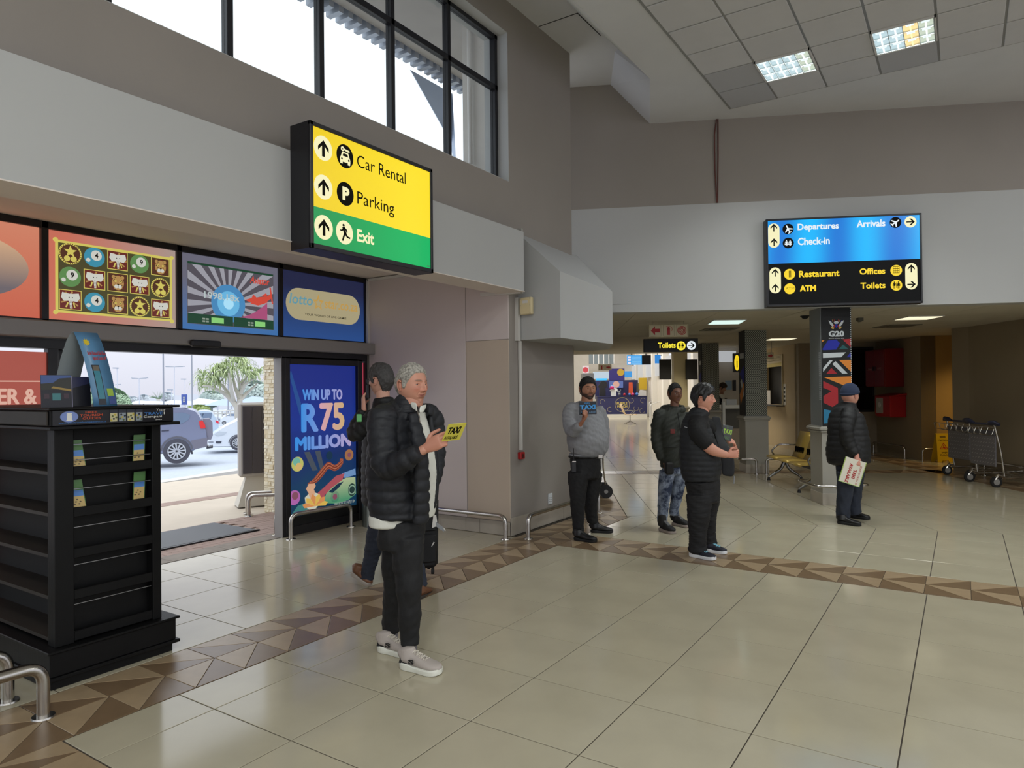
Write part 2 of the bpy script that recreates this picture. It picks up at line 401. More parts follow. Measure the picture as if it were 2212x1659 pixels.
def seen(P):
    c = Vector((sum(p[0] for p in P)/len(P), sum(p[1] for p in P)/len(P), 0))-EYEP; d = c.dot(CF)
    if d < .8: return 0
    x = 1106+F_PX*c.dot(CR)/d; y = 829.5-F_PX*c.dot(CU)/d
    if not (-150 < x < 2362 and y < 1900): return 0
    if x > 1240 and False: return 0
    return parea(P)*EYE*(F_PX**2)/d**3
for kind, nm, lim, bv in ((0, 'floor_tile', 295, .003), (1, 'border_tile', 295, .002)):
    L_ = sorted([(seen(t[0]), i) for i, t in enumerate(tiles) if t[2] == kind], reverse=True)
    rest = [MB(), MB(), MB()]; shared = {}
    for rank, (a, i) in enumerate(L_):
        P, mi, _ = tiles[i]; Q = inset(P, .0032 if kind == 0 else .0018)
        if len(Q) < 3: continue
        mm = (M_tile, M_tileL, M_tileD)[mi]
        if rank < lim and a > 12:
            c = (sum(p[0] for p in Q)/len(Q), sum(p[1] for p in Q)/len(Q))
            key = (mi,)+tuple(sorted((round(p[0]-c[0], 3), round(p[1]-c[1], 3)) for p in Q))
            if key not in shared:
                b_ = MB(); top = inset([(p[0]-c[0], p[1]-c[1]) for p in Q], .0016); R_ = inset([(p[0]-c[0], p[1]-c[1]) for p in Q], 0)
                if len(top) == len(R_) >= 3:
                    k = len(R_); V = [(p[0], p[1], -.0035) for p in R_]+[(p[0], p[1], -.001) for p in R_]+[(p[0], p[1], 0) for p in top]
                    F = [tuple(range(2*k, 3*k))]+[(r*k+q, r*k+(q+1) % k, (r+1)*k+(q+1) % k, (r+1)*k+q) for r in (0, 1) for q in range(k)]
                    b_.add(V, F)
                else: b_.prism([(p[0]-c[0], p[1]-c[1]) for p in Q], -.0035, 0)
                o = b_.build(nm, mm, floor); o.location = (c[0], c[1], 0); shared[key] = o
            else:
                o = shared[key].copy(); COL.objects.link(o); o.location = (c[0], c[1], 0)
        else:
            rest[mi].prism(Q, -.003, 0)
    for r, nm2, mm in zip(rest, ('distant_tiles', 'light_border_tiles', 'dark_border_tiles'), (M_tile, M_tileL, M_tileD)):
        if r.V: tag(r.build(nm2, mm, floor), kind='stuff')

# ---------------------------------------------------------------- window wall, fascia, entrance recess
def struct(mb, name, m, smooth=False):
    o = mb.build(name, m, smooth=smooth); return tag(o, kind='structure')
WZ0, WZ1 = 3.975, 5.66; WY0, WY1 = -7.0, 6.45                        # window opening
w = MB(); WB = XW-.32
w.box((XW, -9, 3.30), (WB, YE, WZ0)); w.box((XW, -9, WZ1), (WB, YE, 6.3)); w.box((XW, WY1, WZ0), (WB, YE, WZ1)); w.box((XW, -9, WZ0), (WB, WY0, WZ1))
w.box((XW, YS+.004, 0), (XW-2.4, YE, 3.30))
wall_left = struct(w, 'wall_left', M_taupe)
w = MB(); w.box((-4.03, -9, 2.72), (-4.34, YS-.002, 3.375)); fascia = struct(w, 'trim_1', M_white)
w = MB(); w.box((-4.02, -9, 2.712), (-4.36, YS-.004, 2.7195)); w.box((-4.345, -9, 3.09), (XD-.15, YS-.002, 3.3)); w.box((-4.34, -9, 2.72), (-4.36, YS-.002, 3.1))
struct(w, 'ceiling_2', M_soffit)
w = MB(); w.box((-4.06, YS, 2.70), (-4.24, YS+.03, 3.42)); tag(w.build('cover_strip', mat('strip_grey', (165, 163, 158), .5)), kind='structure').name = 'trim_2'
# reveal lining of the high window
w = MB(); w.box((XW+.001, WY1, WZ0), (WB, WY1-.004, WZ1)); w.box((XW+.001, WY0, WZ1), (WB, WY1, WZ1-.004)); w.box((XW+.001, WY0, WZ0), (WB, WY1, WZ0+.004))
struct(w, 'trim_3', M_white)
XG = XW-.17
win = thing('window_1', 'long high-level window with black frames above the entrance', None, (XG, 0, WZ0), kind='structure')
ml = [6.42, 5.57, 4.73, 3.88, 3.03, 2.18, 1.33, .48, -.37, -1.22, -2.07, -2.92, -3.77, -4.62, -5.47, -6.32, -7.0]
for q, y in enumerate(ml):
    f = MB(); hw = .025
    f.box((XG-.04, y-hw, WZ0), (XG+.035, y+hw, WZ1), bev=.004)
    f.build('mullion', M_black, win)
f = MB(); f.box((XG-.03, WY0, 5.03), (XG+.035, WY1, 5.09), bev=.004); f.build('transom', M_black, win)
f = MB(); f.box((XG-.03, WY0, WZ1-.05), (XG+.035, WY1, WZ1)); f.build('head_rail', M_black, win)
f = MB(); f.box((XG-.03, WY0, WZ0), (XG+.035, WY1, WZ0+.05)); f.build('sill_rail', M_black, win)
g_ = MB()
for q in range(len(ml)-1):
    y1, y0 = ml[q]-.025, ml[q+1]+.025
    for z0, z1 in ((WZ0+.05, 5.03), (5.09, WZ1-.05)):
        p = MB(); p.box((XG, y0, z0), (XG-.006, y1, z1)); p.build('pane', M_glass, win)

# side wall of the recess, in panels
w = MB(); w.box((XD-.3, YS+.001, 0), (XW-2.39, YS+.3, 3.3)); w.box((-6.6, YS, 0), (XW-.012, YS+.02, 3.3)); wall_side = struct(w, 'wall_recess', M_taupe)
for x0, x1, z0, z1, mm in ((-6.40, -4.845, .16, 3.085, M_panel), (-4.835, XW-.001, .16, 2.20, M_panel2), (-4.835, XW-.001, 2.205, 3.05, M_panel)):
    p = MB(); p.box((x0, YS-.006, z0), (x1, YS+.01, z1), bev=.003); p.build('wall_panel', mm, wall_side)
sk = MB(); 
base = MB(); base.box((-6.4, YS-.008, 0), (XW+.008, YS+.01, .005)); basb = struct(base, 'baseboard_recess', M_grout)
for x0, x1 in ((-6.4, -5.85), (-5.845, -5.25), (-5.245, -4.86), (-4.855, -4.66), (-4.655, XW+.012)):
    p = MB(); p.box((x0, YS-.014, .004), (x1, YS, .155), bev=.002); p.build('skirting_tile', M_skirt, basb)
base = MB(); base.box((XW-.01, YS-.005, 0), (XW+.008, YE, .005)); basb = struct(base, 'baseboard_left', M_grout)
for y0, y1 in ((YS-.014, YS+.59), (YS+.595, YS+1.19), (YS+1.195, YE+.01)):
    p = MB(); p.box((XW, y0, .004), (XW+.014, y1, .2), bev=.002); p.build('skirting_tile', M_skirt, basb)

# boxed-out white bulkhead on the end of the window wall
w = MB()
sec = [(-4.24, 2.2), (-3.69, 2.2), (-3.69, 2.93), (-4.24, 3.43)]
V = [(x, 6.62, z) for x, z in sec]; V[1] = (-3.68, 6.60, 2.2); V[2] = (-3.68, 6.60, 2.93)
V2 = [(-4.74, 9.0, 2.2), (-3.69, 7.97, 2.2), (-3.69, 7.97, 2.86), (-4.30, 8.2, 3.42)]; V3 = [(-4.74, 9.2, 2.2), (-4.25, 9.04, 2.2), (-4.2, 9.0, 2.86), (-4.6, 9.0, 3.42)]
w.add(V+V2+V3, [(0, 1, 2, 3), (0, 4, 5, 1), (1, 5, 6, 2), (2, 6, 7, 3), (3, 7, 4, 0), (4, 8, 9, 5), (5, 9, 10, 6), (6, 10, 11, 7), (7, 11, 8, 4), (8, 11, 10, 9)])
struct(w, 'trim_4', M_white)

# ---------------------------------------------------------------- bulkhead above the corridor mouth
bf = Fr(BA, BU, UP)                                                  # n points towards the hall
BL = (BB-BA).length
w = MB(); w.box((-.3, ZC, 0), (BL, 4.235, -.25), bf); wall_bulk = struct(w, 'trim_5', M_white)
w = MB(); w.box((-.3, 4.235, -.004), (BL, 6.3, -.25), bf); struct(w, 'wall_back', M_taupe)
# corridor left wall
w = MB(); c0 = g2(.35, 5.0)
w.prism([(XW-.02, YE-.6), (XW-.02, YE+.02), (-4.33, 8.12), tuple(g2(.30, 9.4)[:2]), tuple(g2(.30, 24)[:2]), tuple(g2(.05, 24)[:2]), (-4.7, YE-.6)], 0, ZC); struct(w, 'wall_corridor', M_taupe)
# ---------------------------------------------------------------- upper ceiling
LC = -3.15
w = MB()
w.box((XW-.3, -9, 6.02), (-2.9, 8.22, 6.2)); 
w.add([(-5.6, 8.2199, 6.02), (-3.0, 8.2199, 6.02), (-3.0, 9.6, 6.02), (-5.6, 9.6, 6.02)], [(0, 1, 2, 3)])
w.add([(LC, -9, ZU), (LC, -9, 6.02), (LC, 8.0, 6.02), (LC, 8.0, ZU)], [(0, 1, 2, 3)])
Pf, Qf, Rf, Sf = Vector((-4.19, 9.07, 6.02)), Vector((-3.73, 8.22, 6.02)), Vector((LC, 7.95, ZU)), Vector((-3.70, 9.32, ZU))
w.add([Pf, Qf, Rf, Sf, (LC, 7.9, 6.02)], [(0, 1, 2, 3), (1, 4, 2)])
w.prism([(LC, -9), (9.5, -9), (9.5, 15.6), (LC-.6, 9.62), (Sf.x, Sf.y), (LC, 7.95)], ZU, ZU+.03)
ceil = struct(w, 'ceiling', M_ceil)
w = MB(); w.tube([(LC, -9, ZU+.012), (LC, 6.4, ZU+.012), (LC, 7.3, ZU+.018), (LC, 7.9, ZU+.03)], [.028, .028, .02, .006], 10); w.build('cove_bead', M_white, ceil, True)
w = MB(); w.box((-4.23, 7.12, 6.015), (-3.70, 7.128, 6.021)); w.box((-3.705, 7.12, 6.015), (-3.697, 7.74, 6.021)); w.build('hatch_joint', M_blackm, ceil)
# 600 mm tile field
TX0, TY1 = -2.58, 9.41
fld = MB(); fld.box((TX0-.02, -8.0, ZU-.002), (8.2, TY1+.02, ZU-.008)); fld.build('tile_grid', M_grid, ceil)
lights = []; ctm = {}
LIGHT_CELLS = {(1, 1), (3, 1), (9, 2), (13, 5)}
rest = MB()
for i in range(18):
    for j in range(29):
        x0 = TX0+.6*i; y1 = TY1-.6*j
        if (i, j) in LIGHT_CELLS or (i in (4, 8, 12) and j in (16, 24)):
            lights.append((x0, y1, (i, j))); continue
        c = Vector((x0+.3, y1-.3, ZU))-EYEP; d = c.dot(CF); vis = d > .5 and abs(c.dot(CR)/d) < .85 and c.dot(CU)/d < .70
        nm = (i, j) in ((0, 0), (3, 0), (0, 1))
        if vis:
            key = nm
            if key not in ctm:
                p = MB(); p.box((.012, -.588, -.018), (.588, -.012, -.004), bev=.004); o = p.build('ceiling_tile', M_ctile2 if nm else M_ctile, ceil); ctm[key] = o
            else: o = ctm[key].copy(); COL.objects.link(o)
            o.location = (x0, y1, ZU)
        else: rest.box((x0+.012, y1-.588, ZU-.018), (x0+.588, y1-.012, ZU-.004))
tag(rest.build('unseen_tiles', M_ctile, ceil), kind='stuff')
# ---------------------------------------------------------------- lower ceiling over the corridor
w = MB()
w.prism([tuple((BA-BU*1.5-BN*.24)[:2]), tuple((BB-BN*.24)[:2]), tuple(g2(13, 8)[:2]), tuple(g2(13, 21.2)[:2]), tuple(g2(.0, 21.2)[:2]), tuple(g2(-.2, 10)[:2])], ZC+.004, ZC+.12)
ceil2 = struct(w, 'ceiling_3', mat('lower_ceiling_joint', (158, 150, 138), .9))
M_low = mat('lower_ceiling_board', (196, 190, 176), .85, var=.02)
cells = []
for i in range(-2, 9):
    for j in range(-1, 13):
        P = [(.05+1.2*(i+a), 6.2+1.2*(j+b)) for a, b in ((0, 0), (1, 0), (1, 1), (0, 1))]
        P = [tuple(g2(*p)[:2]) for p in P]
        n = (-BN.x, -BN.y); P = clip(P, [(n[0], n[1], n[0]*BA.x+n[1]*BA.y+.25)])
        P = inset(P, .004) if P else P
        if len(P) >= 3 and parea(P) > .03: cells.append(P)
for P in cells:
    p = MB(); p.prism(P, ZC, ZC+.004); p.build('ceiling_board', M_low, ceil2)

# rest of the hall round the camera (seen only by reflections and light)
w = MB(); w.box((9.4, -9, 0), (9.7, 15, .15)); w.box((9.4, -9, 5.3), (9.7, 15, 6.2)); 
for y in range(-9, 16, 3): w.box((9.42, y, .1), (9.6, y+.12, 5.3))
struct(w, 'wall_right', M_taupe)
w = MB(); w.box((-7, -9.3, 0), (9.7, -9, .15)); w.box((-7, -9.3, 5.3), (9.7, -9, 6.2))
for x in range(-7, 10, 2): w.box((x, -9.25, .1), (x+.1, -9.05, 5.3))
struct(w, 'wall_front', M_taupe)
# ================================================================ entrance screen (door plane)
dfr = Fr((XD, 0, 0), (0, 1, 0), (0, 0, 1))                            # u = y, v = z, n = +x (into hall)
w = MB()                                                             # black framing above the beam
w.box((-9, 2.245, -.05), (6.42, 3.09, -.02), dfr); w.box((-9, 3.03, -.05), (6.42, 3.09, .03), dfr, bev=.004)
w.box((-9, 2.235, -.05), (6.42, 2.27, .03), dfr, bev=.004)
for y in (2.655, 3.84, 5.045, 6.375): w.box((y, 2.24, -.05), (y+.055, 3.09, .03), dfr, bev=.004)
frame_top = struct(w, 'window_2', M_black)
w = MB(); w.box((-9, 2.105, -.05), (6.55, 2.245, .16), dfr, bev=.01); beam = struct(w, 'trim_6', M_alu)
w = MB(); w.box((-9, 2.02, -.08), (6.36, 2.10, .05), dfr); struct(w, 'trim_7', M_black)
sn = MB(); sn.box((3.88, 2.085, .16), (4.20, 2.155, .215), dfr, bev=.015); sn.box((3.97, 2.12, .215), (4.02, 2.135, .217), dfr)
tag(sn.build('door_sensor', M_black), 'slim black motion sensor on the grey beam above the door', 'sensor')
tr = MB(); tr.box((6.385, 2.25, .035), (6.415, 3.075, .065), dfr); struct(tr, 'trim_8', M_trim)
tr = MB(); tr.box((-6.4, YS-.035, 3.05), (-5.35, YS-.008, 3.08)); struct(tr, 'trim_9', M_trim)

# ---- four backlit panels over the door
M_org = lit('poster_orange', (226, 120, 95), .75); M_orgd = lit('poster_orange_dark', (196, 92, 72), .7)
M_gold = lit('poster_gold', (236, 222, 110), .75); M_dgr = lit('poster_olive', (88, 84, 52), .7)
M_wht = lit('poster_white', (225, 225, 215), .8); M_blk = mat('print_black', (20, 20, 24), .4)
M_teal = lit('ball_teal', (70, 160, 190), .75); M_grn = lit('ball_green', (110, 160, 95), .7)
M_tan = lit('poster_tan', (205, 160, 95), .7); M_brn = lit('poster_brown', (96, 60, 42), .7); M_mar = lit('poster_maroon', (120, 50, 45), .7)
def grad(name, a, b, e=.7, axis='Y', scale=1., off=0.):
    """print that fades from colour a to colour b"""
    if name in MATS: return MATS[name]
    m = mat(name, a, .35); t = m.node_tree; bs = t.nodes['Principled BSDF']; N = t.nodes.new
    g = N('ShaderNodeTexCoord'); s = N('ShaderNodeSeparateXYZ'); mr = N('ShaderNodeMapRange'); cr_ = N('ShaderNodeMix'); cr_.data_type = 'RGBA'
    t.links.new(g.outputs['Object'], s.inputs[0]); t.links.new(s.outputs[axis], mr.inputs['Value'])
    mr.inputs['From Min'].default_value = off; mr.inputs['From Max'].default_value = off+scale
    t.links.new(mr.outputs[0], cr_.inputs['Factor']); cr_.inputs['A'].default_value = (*s2l(a), 1); cr_.inputs['B'].default_value = (*s2l(b), 1)
    t.links.new(cr_.outputs['Result'], bs.inputs['Emission Color']); bs.inputs['Emission Strength'].default_value = e*.82
    bs.inputs['Base Color'].default_value = (*[v*.1 for v in s2l(a)], 1)
    return m
def panel(name, label, y0, y1, z0, z1, m, n=.0, fr=dfr, cat='advert panel', back=-.02):
    p = MB(); p.box((y0, z0, back), (y1, z1, n), fr)
    o = p.build(name, m); tag(o, label, cat); return o
# panel A (far left, cut by the frame)
pa = panel('advert_panel', 'orange backlit panel with a large pale disc, far left above the door', 1.45, 2.65, 2.27, 3.03, grad('grad_a', (224, 110, 84), (236, 150, 120), .75, 'Z', .76, 2.27))
m = MB(); P = [(2.10+.47*math.cos(t)*1., 2.66+.26*math.sin(t)) for t in [2*pi*i/40 for i in range(40)]]; m.prism(P, 0, .003, dfr)
m.build('disc', grad('grad_disc', (120, 112, 118), (235, 190, 150), .8, 'Z', .4, 2.5), pa)
# panel B : picture grid
pb = panel('advert_panel', 'orange backlit panel with a gold grid of lottery balls, elephants and leopards', 2.71, 3.84, 2.27, 3.03, grad('grad_b', (226, 126, 104), (190, 170, 160), .75, 'Y', 1.0, 2.85))
m = MB(); m.box((2.78, 2.345, 0), (3.79, 2.945, .004), dfr, 0)
m.build('grid_background', M_dgr, pb)
m = MB()
for a in ((2.77, 2.335, 3.80, 2.355), (2.77, 2.935, 3.80, 2.955), (2.77, 2.335, 2.79, 2.955), (3.78, 2.335, 3.80, 2.955)): m.box((a[0], a[1], 0), (a[2], a[3], .008), dfr)
for cx, cy in ((2.77, 2.335), (3.80, 2.335), (2.77, 2.955), (3.80, 2.955)): m.disc((cx, cy), .018, 0, .01, dfr)
m.build('gold_border', M_gold, pb)
GR = [['star', 'b4', 'ele', 'b9', 'leo'], ['b9', 'ele', 'leo', 'ele', 'star'], ['ele', 'b4', 'leo', 'star', 'ele']]
def cell_art(kind, cx, cy, r):
    q = MB(); mats = [M_blk, M_gold, M_wht, M_tan, M_mar, M_teal, M_grn, M_brn]
    if kind in ('b4', 'b9'):
        q.disc((cx, cy), r*.98, .004, .008, dfr, 5 if kind == 'b4' else 6, 28)
        q.disc((cx-.25*r, cy-.2*r), r*.7, .008, .009, dfr, 5 if kind == 'b4' else 6, 24)
        q.disc((cx+.15*r, cy+.18*r), r*.52, .009, .011, dfr, 2, 24)
        text(q, kind[1], dfr, cx, cx+.33*r, cy-.08*r, cy+.45*r, .012, .02, 0, 0)
        q.disc((cx-.62*r, cy-.35*r), r*.2, .009, .011, dfr, 2, 16)
    elif kind == 'star':
        q.disc((cx, cy), r*1.05, .004, .007, dfr, 1, 32); q.disc((cx, cy), r*.9, .007, .009, dfr, 7, 32)
        for k in range(28):
            t = 2*pi*k/28; q.disc((cx+r*.97*math.cos(t), cy+r*.97*math.sin(t)), r*.05, .007, .010, dfr, 7, 6)
        P = [(cx+(r*.62 if k % 2 == 0 else r*.25)*math.cos(pi/2+pi*k/5), cy+.2*r+(r*.62 if k % 2 == 0 else r*.25)*math.sin(pi/2+pi*k/5)) for k in range(10)]
        q.prism(P, .009, .012, dfr, 1); q.disc((cx-.3*r, cy-.5*r), r*.28, .009, .011, dfr, 1, 14); q.disc((cx+.3*r, cy-.5*r), r*.28, .009, .011, dfr, 1, 14)
    else:
        q.box((cx-r*1.02, cy-r*.98, .004), (cx+r*1.02, cy+r*.98, .007), dfr, 1); q.box((cx-r*.95, cy-r*.91, .007), (cx+r*.95, cy+r*.91, .008), dfr, 4 if kind == 'ele' else 7)
        for k in range(9):
            t = 2*pi*k/9; q.prism([(cx, cy), (cx+r*.9*math.cos(t-.09), cy+r*.85*math.sin(t-.09)), (cx+r*.9*math.cos(t+.09), cy+r*.85*math.sin(t+.09))], .008, .0085, dfr, 4 if kind == 'leo' else 3)
        if kind == 'ele':
            for s in (-1, 1):
                q.prism([(cx+s*.12*r, cy+.6*r), (cx+s*.75*r, cy+.7*r), (cx+s*.85*r, cy+.2*r), (cx+s*.6*r, cy-.15*r), (cx+s*.2*r, cy-.1*r)], .009, .011, dfr, 2)
                q.prism([(cx+s*.2*r, cy-.3*r), (cx+s*.34*r, cy-.75*r), (cx+s*.44*r, cy-.72*r), (cx+s*.32*r, cy-.25*r)], .011, .012, dfr, 1)
                q.disc((cx+s*.15*r, cy+.22*r), r*.05, .014, .015, dfr, 0, 8)
            q.disc((cx, cy+.2*r), r*.3, .011, .013, dfr, 2, 18, r*.42); q.prism([(cx-.14*r, cy), (cx+.14*r, cy), (cx+.08*r, cy-.85*r), (cx-.06*r, cy-.85*r)], .011, .013, dfr, 2)
            for k in range(5): q.box((cx-.1*r, cy-.15*r-.14*r*k, .013), (cx+.1*r, cy-.12*r-.14*r*k, .0135), dfr, 7)
        else:
            q.disc((cx, cy-.05*r), r*.6, .009, .011, dfr, 3, 22, r*.75)
            for s in (-1, 1):
                q.disc((cx+s*.45*r, cy+.55*r), r*.18, .009, .012, dfr, 3, 12); q.disc((cx+s*.24*r, cy+.12*r), r*.1, .011, .013, dfr, 1, 10); q.disc((cx+s*.24*r, cy+.12*r), r*.045, .013, .014, dfr, 0, 8)
                q.disc((cx+s*.18*r, cy-.42*r), r*.2, .011, .012, dfr, 2, 12)
                for k in range(6):
                    q.disc((cx+s*r*(.3+.09*(k % 3)), cy+r*(.5-.2*k)), r*.05, .0112, .0125, dfr, 0, 6)
            q.prism([(cx-.12*r, cy-.15*r), (cx+.12*r, cy-.15*r), (cx, cy-.32*r)], .012, .014, dfr, 0); q.box((cx-.02*r, cy-.5*r, .012), (cx+.02*r, cy-.3*r, .013), dfr, 0)
    return q, mats
for r_ in range(3):
    for c_ in range(5):
        q, ms = cell_art(GR[r_][c_], 2.885+.2*c_, 2.85-.2*r_, .088); q.build('picture_cell', ms, pb)
# panel C : sunburst with red aeroplane
pc = panel('advert_panel', 'blue sunburst backlit panel with a red propeller plane', 3.895, 5.045, 2.27, 3.03, grad('grad_c', (70, 125, 190), (120, 118, 135), .75, 'Z', .5, 2.3))
m = MB(); m.box((3.96, 2.33, 0), (4.985, 2.955, .003), dfr); m.build('screen_ground', lit('screen_grey', (98, 94, 104), .7), pc)
m = MB(); cx, cy = 4.42, 2.57
for k in range(22):
    t = 2*pi*k/22; t2 = t+.14
    P = [(cx, cy), (cx+1.4*math.cos(t), cy+1.4*math.sin(t)), (cx+1.4*math.cos(t2), cy+1.4*math.sin(t2))]
    P = clip(P, [(1, 0, 3.965), (-1, 0, -4.98), (0, 1, 2.435), (0, -1, -2.93)])
    if len(P) > 2: m.prism(P, .003, .004, dfr)
m.build('rays', lit('ray_light', (176, 176, 186), .75), pc)
m = MB(); m.disc((cx, cy), .2, .004, .0045, dfr, 0, 36); m.disc((cx, cy), .13, .0045, .005, dfr, 1, 30); m.disc((cx, cy), .06, .005, .0055, dfr, 2, 24)
m.build('glow', [lit('glow_a', (80, 150, 205), .8), lit('glow_b', (110, 190, 235), .9), lit('glow_c', (170, 225, 250), 1.)], pc)
m = MB(); m.box((3.965, 2.93, .003), (4.98, 2.95, .006), dfr, 0); m.box((3.965, 2.335, .003), (4.47, 2.435, .006), dfr, 0); m.box((4.48, 2.335, .003), (4.98, 2.435, .006), dfr, 0)
m.box((4.22, 2.355, .006), (4.36, 2.41, .009), dfr, 1); m.box((4.74, 2.355, .006), (4.87, 2.41, .009), dfr, 1)
for x in (4.12, 4.65):
    for k in range(2):
        for j in range(2): m.box((x+.04*k, 2.355+.025*j, .006), (x+.03+.04*k, 2.372+.025*j, .008), dfr, 2)
m.build('bet_buttons', [lit('dark_green', (36, 84, 60), .6), lit('lime', (150, 225, 130), .8), lit('pale_grey', (170, 185, 170), .6)], pc)
m = MB(); text(m, '1998.18x', dfr, 4.14, 4.55, 2.60, 2.67, .0065, .02); m.build('multiplier', lit('pale_blue', (200, 215, 215), .8), pc)
m = MB(); text(m, 'Aviator', dfr, 4.68, 4.93, 2.82, 2.90, .006, .02, .25)
m.prism([(4.62, 2.63), (4.70, 2.66), (4.72, 2.70), (4.76, 2.67), (4.90, 2.70), (4.955, 2.735), (4.95, 2.68), (4.87, 2.62), (4.72, 2.60)], .005, .009, dfr)
m.prism([(4.68, 2.60), (4.86, 2.66), (4.90, 2.63), (4.78, 2.585)], .006, .011, dfr); m.prism([(4.93, 2.80), (4.945, 2.80), (4.975, 2.62), (4.96, 2.62)], .006, .011, dfr)
m.prism([(4.83, 2.70), (4.88, 2.73), (4.90, 2.71), (4.87, 2.695)], .006, .011, dfr)
m.build('red_plane', lit('plane_red', (226, 82, 66), .8), pc)
m = MB(); P = [(4.50, 2.437)]+[(4.50+.40*t, 2.437+.19*t**1.9) for t in [k/10 for k in range(11)]]+[(4.90, 2.437)]; m.prism(P[1:], .0045, .0055, dfr); m.build('curve_area', lit('curve_pink', (190, 90, 135), .75), pc)
# panel D : dark blue, oval name plate
pd = panel('advert_panel', 'dark blue backlit panel with a beige oval lottery name plate', 5.10, 6.375, 2.27, 3.03, grad('grad_d', (52, 96, 170), (44, 48, 84), .6, 'Z', .6, 2.27))
m = MB(); R_ = .185; P = [(5.34+R_*math.cos(t), 2.66+R_*math.sin(t)) for t in [pi/2+pi*i/14 for i in range(15)]]+[(6.12+R_*math.cos(t), 2.66+R_*math.sin(t)) for t in [-pi/2+pi*i/14 for i in range(15)]]
m.prism(P, 0, .004, dfr); m.build('name_plate', lit('plate_beige', (190, 178, 140), .75), pd)
m = MB(); text(m, 'lotto', dfr, 5.20, 5.54, 2.655, 2.775, .006, .015, .15, 0); text(m, 'star.co.za', dfr, 5.72, 6.26, 2.645, 2.745, .006, .012, .1, 1)
text(m, 'YOUR WORLD OF LIVE GAMES', dfr, 5.42, 6.07, 2.535, 2.56, .006, .005, 0, 2)
m.prism([(5.625+(.088 if k % 2 == 0 else .04)*math.cos(pi/2+pi*k/5), 2.70+(.10 if k % 2 == 0 else .045)*math.sin(pi/2+pi*k/5)) for k in range(10)], .004, .006, dfr, 1)
m.prism([(5.625+(.05 if k % 2 == 0 else .024)*math.cos(pi/2+pi*k/5), 2.695+(.055 if k % 2 == 0 else .026)*math.sin(pi/2+pi*k/5)) for k in range(10)], .006, .007, dfr, 3)
m.build('name_print', [lit('sky_text', (110, 165, 180), .8), lit('gold_text', (214, 170, 90), .75), M_blk, lit('plate_beige', (190, 178, 140), .75)], pd)

# ---- left fixed leaf with red poster
dl = thing('door_1', None, None, (XD, 2.7, 0), kind='structure')
w = MB(); w.box((-9, 0, -.05), (2.70, .35, .0), dfr, bev=.004); w.box((2.70, 0, -.05), (2.78, 2.03, .03), dfr, bev=.004); w.box((1.35, 0, -.05), (1.43, 2.03, .02), dfr); w.build('door_frame', M_black, dl)
w = MB(); w.box((-9, .35, -.04), (1.35, 2.03, -.03), dfr); w.build('pane', M_glass, dl)
pl = panel('poster', 'red window poster with pale lettering behind the brochure stand', 1.43, 2.70, .35, 1.99, grad('grad_red', (206, 104, 82), (190, 92, 78), .7, 'Z', 1., .6), .0, cat='poster')
m = MB(); m.box((1.45, 1.74, 0), (2.66, 1.75, .003), dfr); text(m, 'ER &', dfr, 2.35, 2.62, 1.56, 1.68, .003, dup=.006)
m.build('lettering', lit('pink_white', (240, 190, 170), .8), pl)
# glass leaf just inside the opening
w = MB(); w.box((2.78, .02, -.10), (2.86, 2.02, -.07), dfr, bev=.003); w.build('leaf_stile', M_black, dl)
# ---- right leaf with the big poster
dr = thing('door_2', None, None, (XD, 5.1, 0), kind='structure')
w = MB(); w.box((5.05, 0, -.08), (5.105, 2.04, .05), dfr, bev=.005); w.box((5.105, 0, -.03), (5.17, 2.04, .05), dfr, bev=.004); w.box((6.22, 0, -.03), (6.30, 2.04, .05), dfr, bev=.004)
w.box((5.17, 1.955, -.03), (6.22, 2.04, .05), dfr); w.box((5.17, 0, -.03), (6.22, .10, .05), dfr, bev=.004); w.box((6.36, 0, -.03), (6.40, 2.1, .03), dfr)
w.build('door_frame', M_black, dr)
w = MB(); w.box((5.045, 0, -.08), (5.052, 2.04, .052), dfr); w.build('edge_seal', M_alu, dr)
w = MB(); w.box((5.17, .10, -.02), (6.22, .2, .02), dfr); w.build('kick_plate', M_blackm, dr)
def poster_mat():
    m = mat('big_poster', (24, 52, 130), .3); t = m.node_tree; b = t.nodes['Principled BSDF']; N = t.nodes.new; K = t.links.new
    g = N('ShaderNodeTexCoord'); s = N('ShaderNodeSeparateXYZ'); K(g.outputs['Object'], s.inputs[0])
    mr = N('ShaderNodeMapRange'); mr.inputs['From Min'].default_value = .2; mr.inputs['From Max'].default_value = 1.95; K(s.outputs['Z'], mr.inputs['Value'])
    n = N('ShaderNodeTexNoise'); n.inputs['Scale'].default_value = 3.; n.inputs['Detail'].default_value = 3; K(g.outputs['Object'], n.inputs['Vector'])
    ad = N('ShaderNodeMath'); ad.operation = 'MULTIPLY_ADD'; K(n.outputs['Fac'], ad.inputs[0]); ad.inputs[1].default_value = .25; K(mr.outputs[0], ad.inputs[2])
    r = N('ShaderNodeValToRGB'); e = r.color_ramp.elements; e[0].position = .05; e[0].color = (*s2l((16, 44, 62)), 1); e[1].position = 1.1; e[1].color = (*s2l((28, 44, 130)), 1)
    for p_, c_ in ((.28, (20, 62, 92)), (.5, (22, 44, 100)), (.75, (24, 50, 140))): q = r.color_ramp.elements.new(p_); q.color = (*s2l(c_), 1)
    K(ad.outputs[0], r.inputs[0]); K(r.outputs[0], b.inputs['Emission Color']); b.inputs['Emission Strength'].default_value = .75
    b.inputs['Base Color'].default_value = (.005, .01, .03, 1)
    return m
bp_ = panel('poster', 'tall glowing blue WIN UP TO R75 MILLION poster on the right door leaf', 5.17, 6.22, .20, 1.955, poster_mat(), .0, cat='poster')
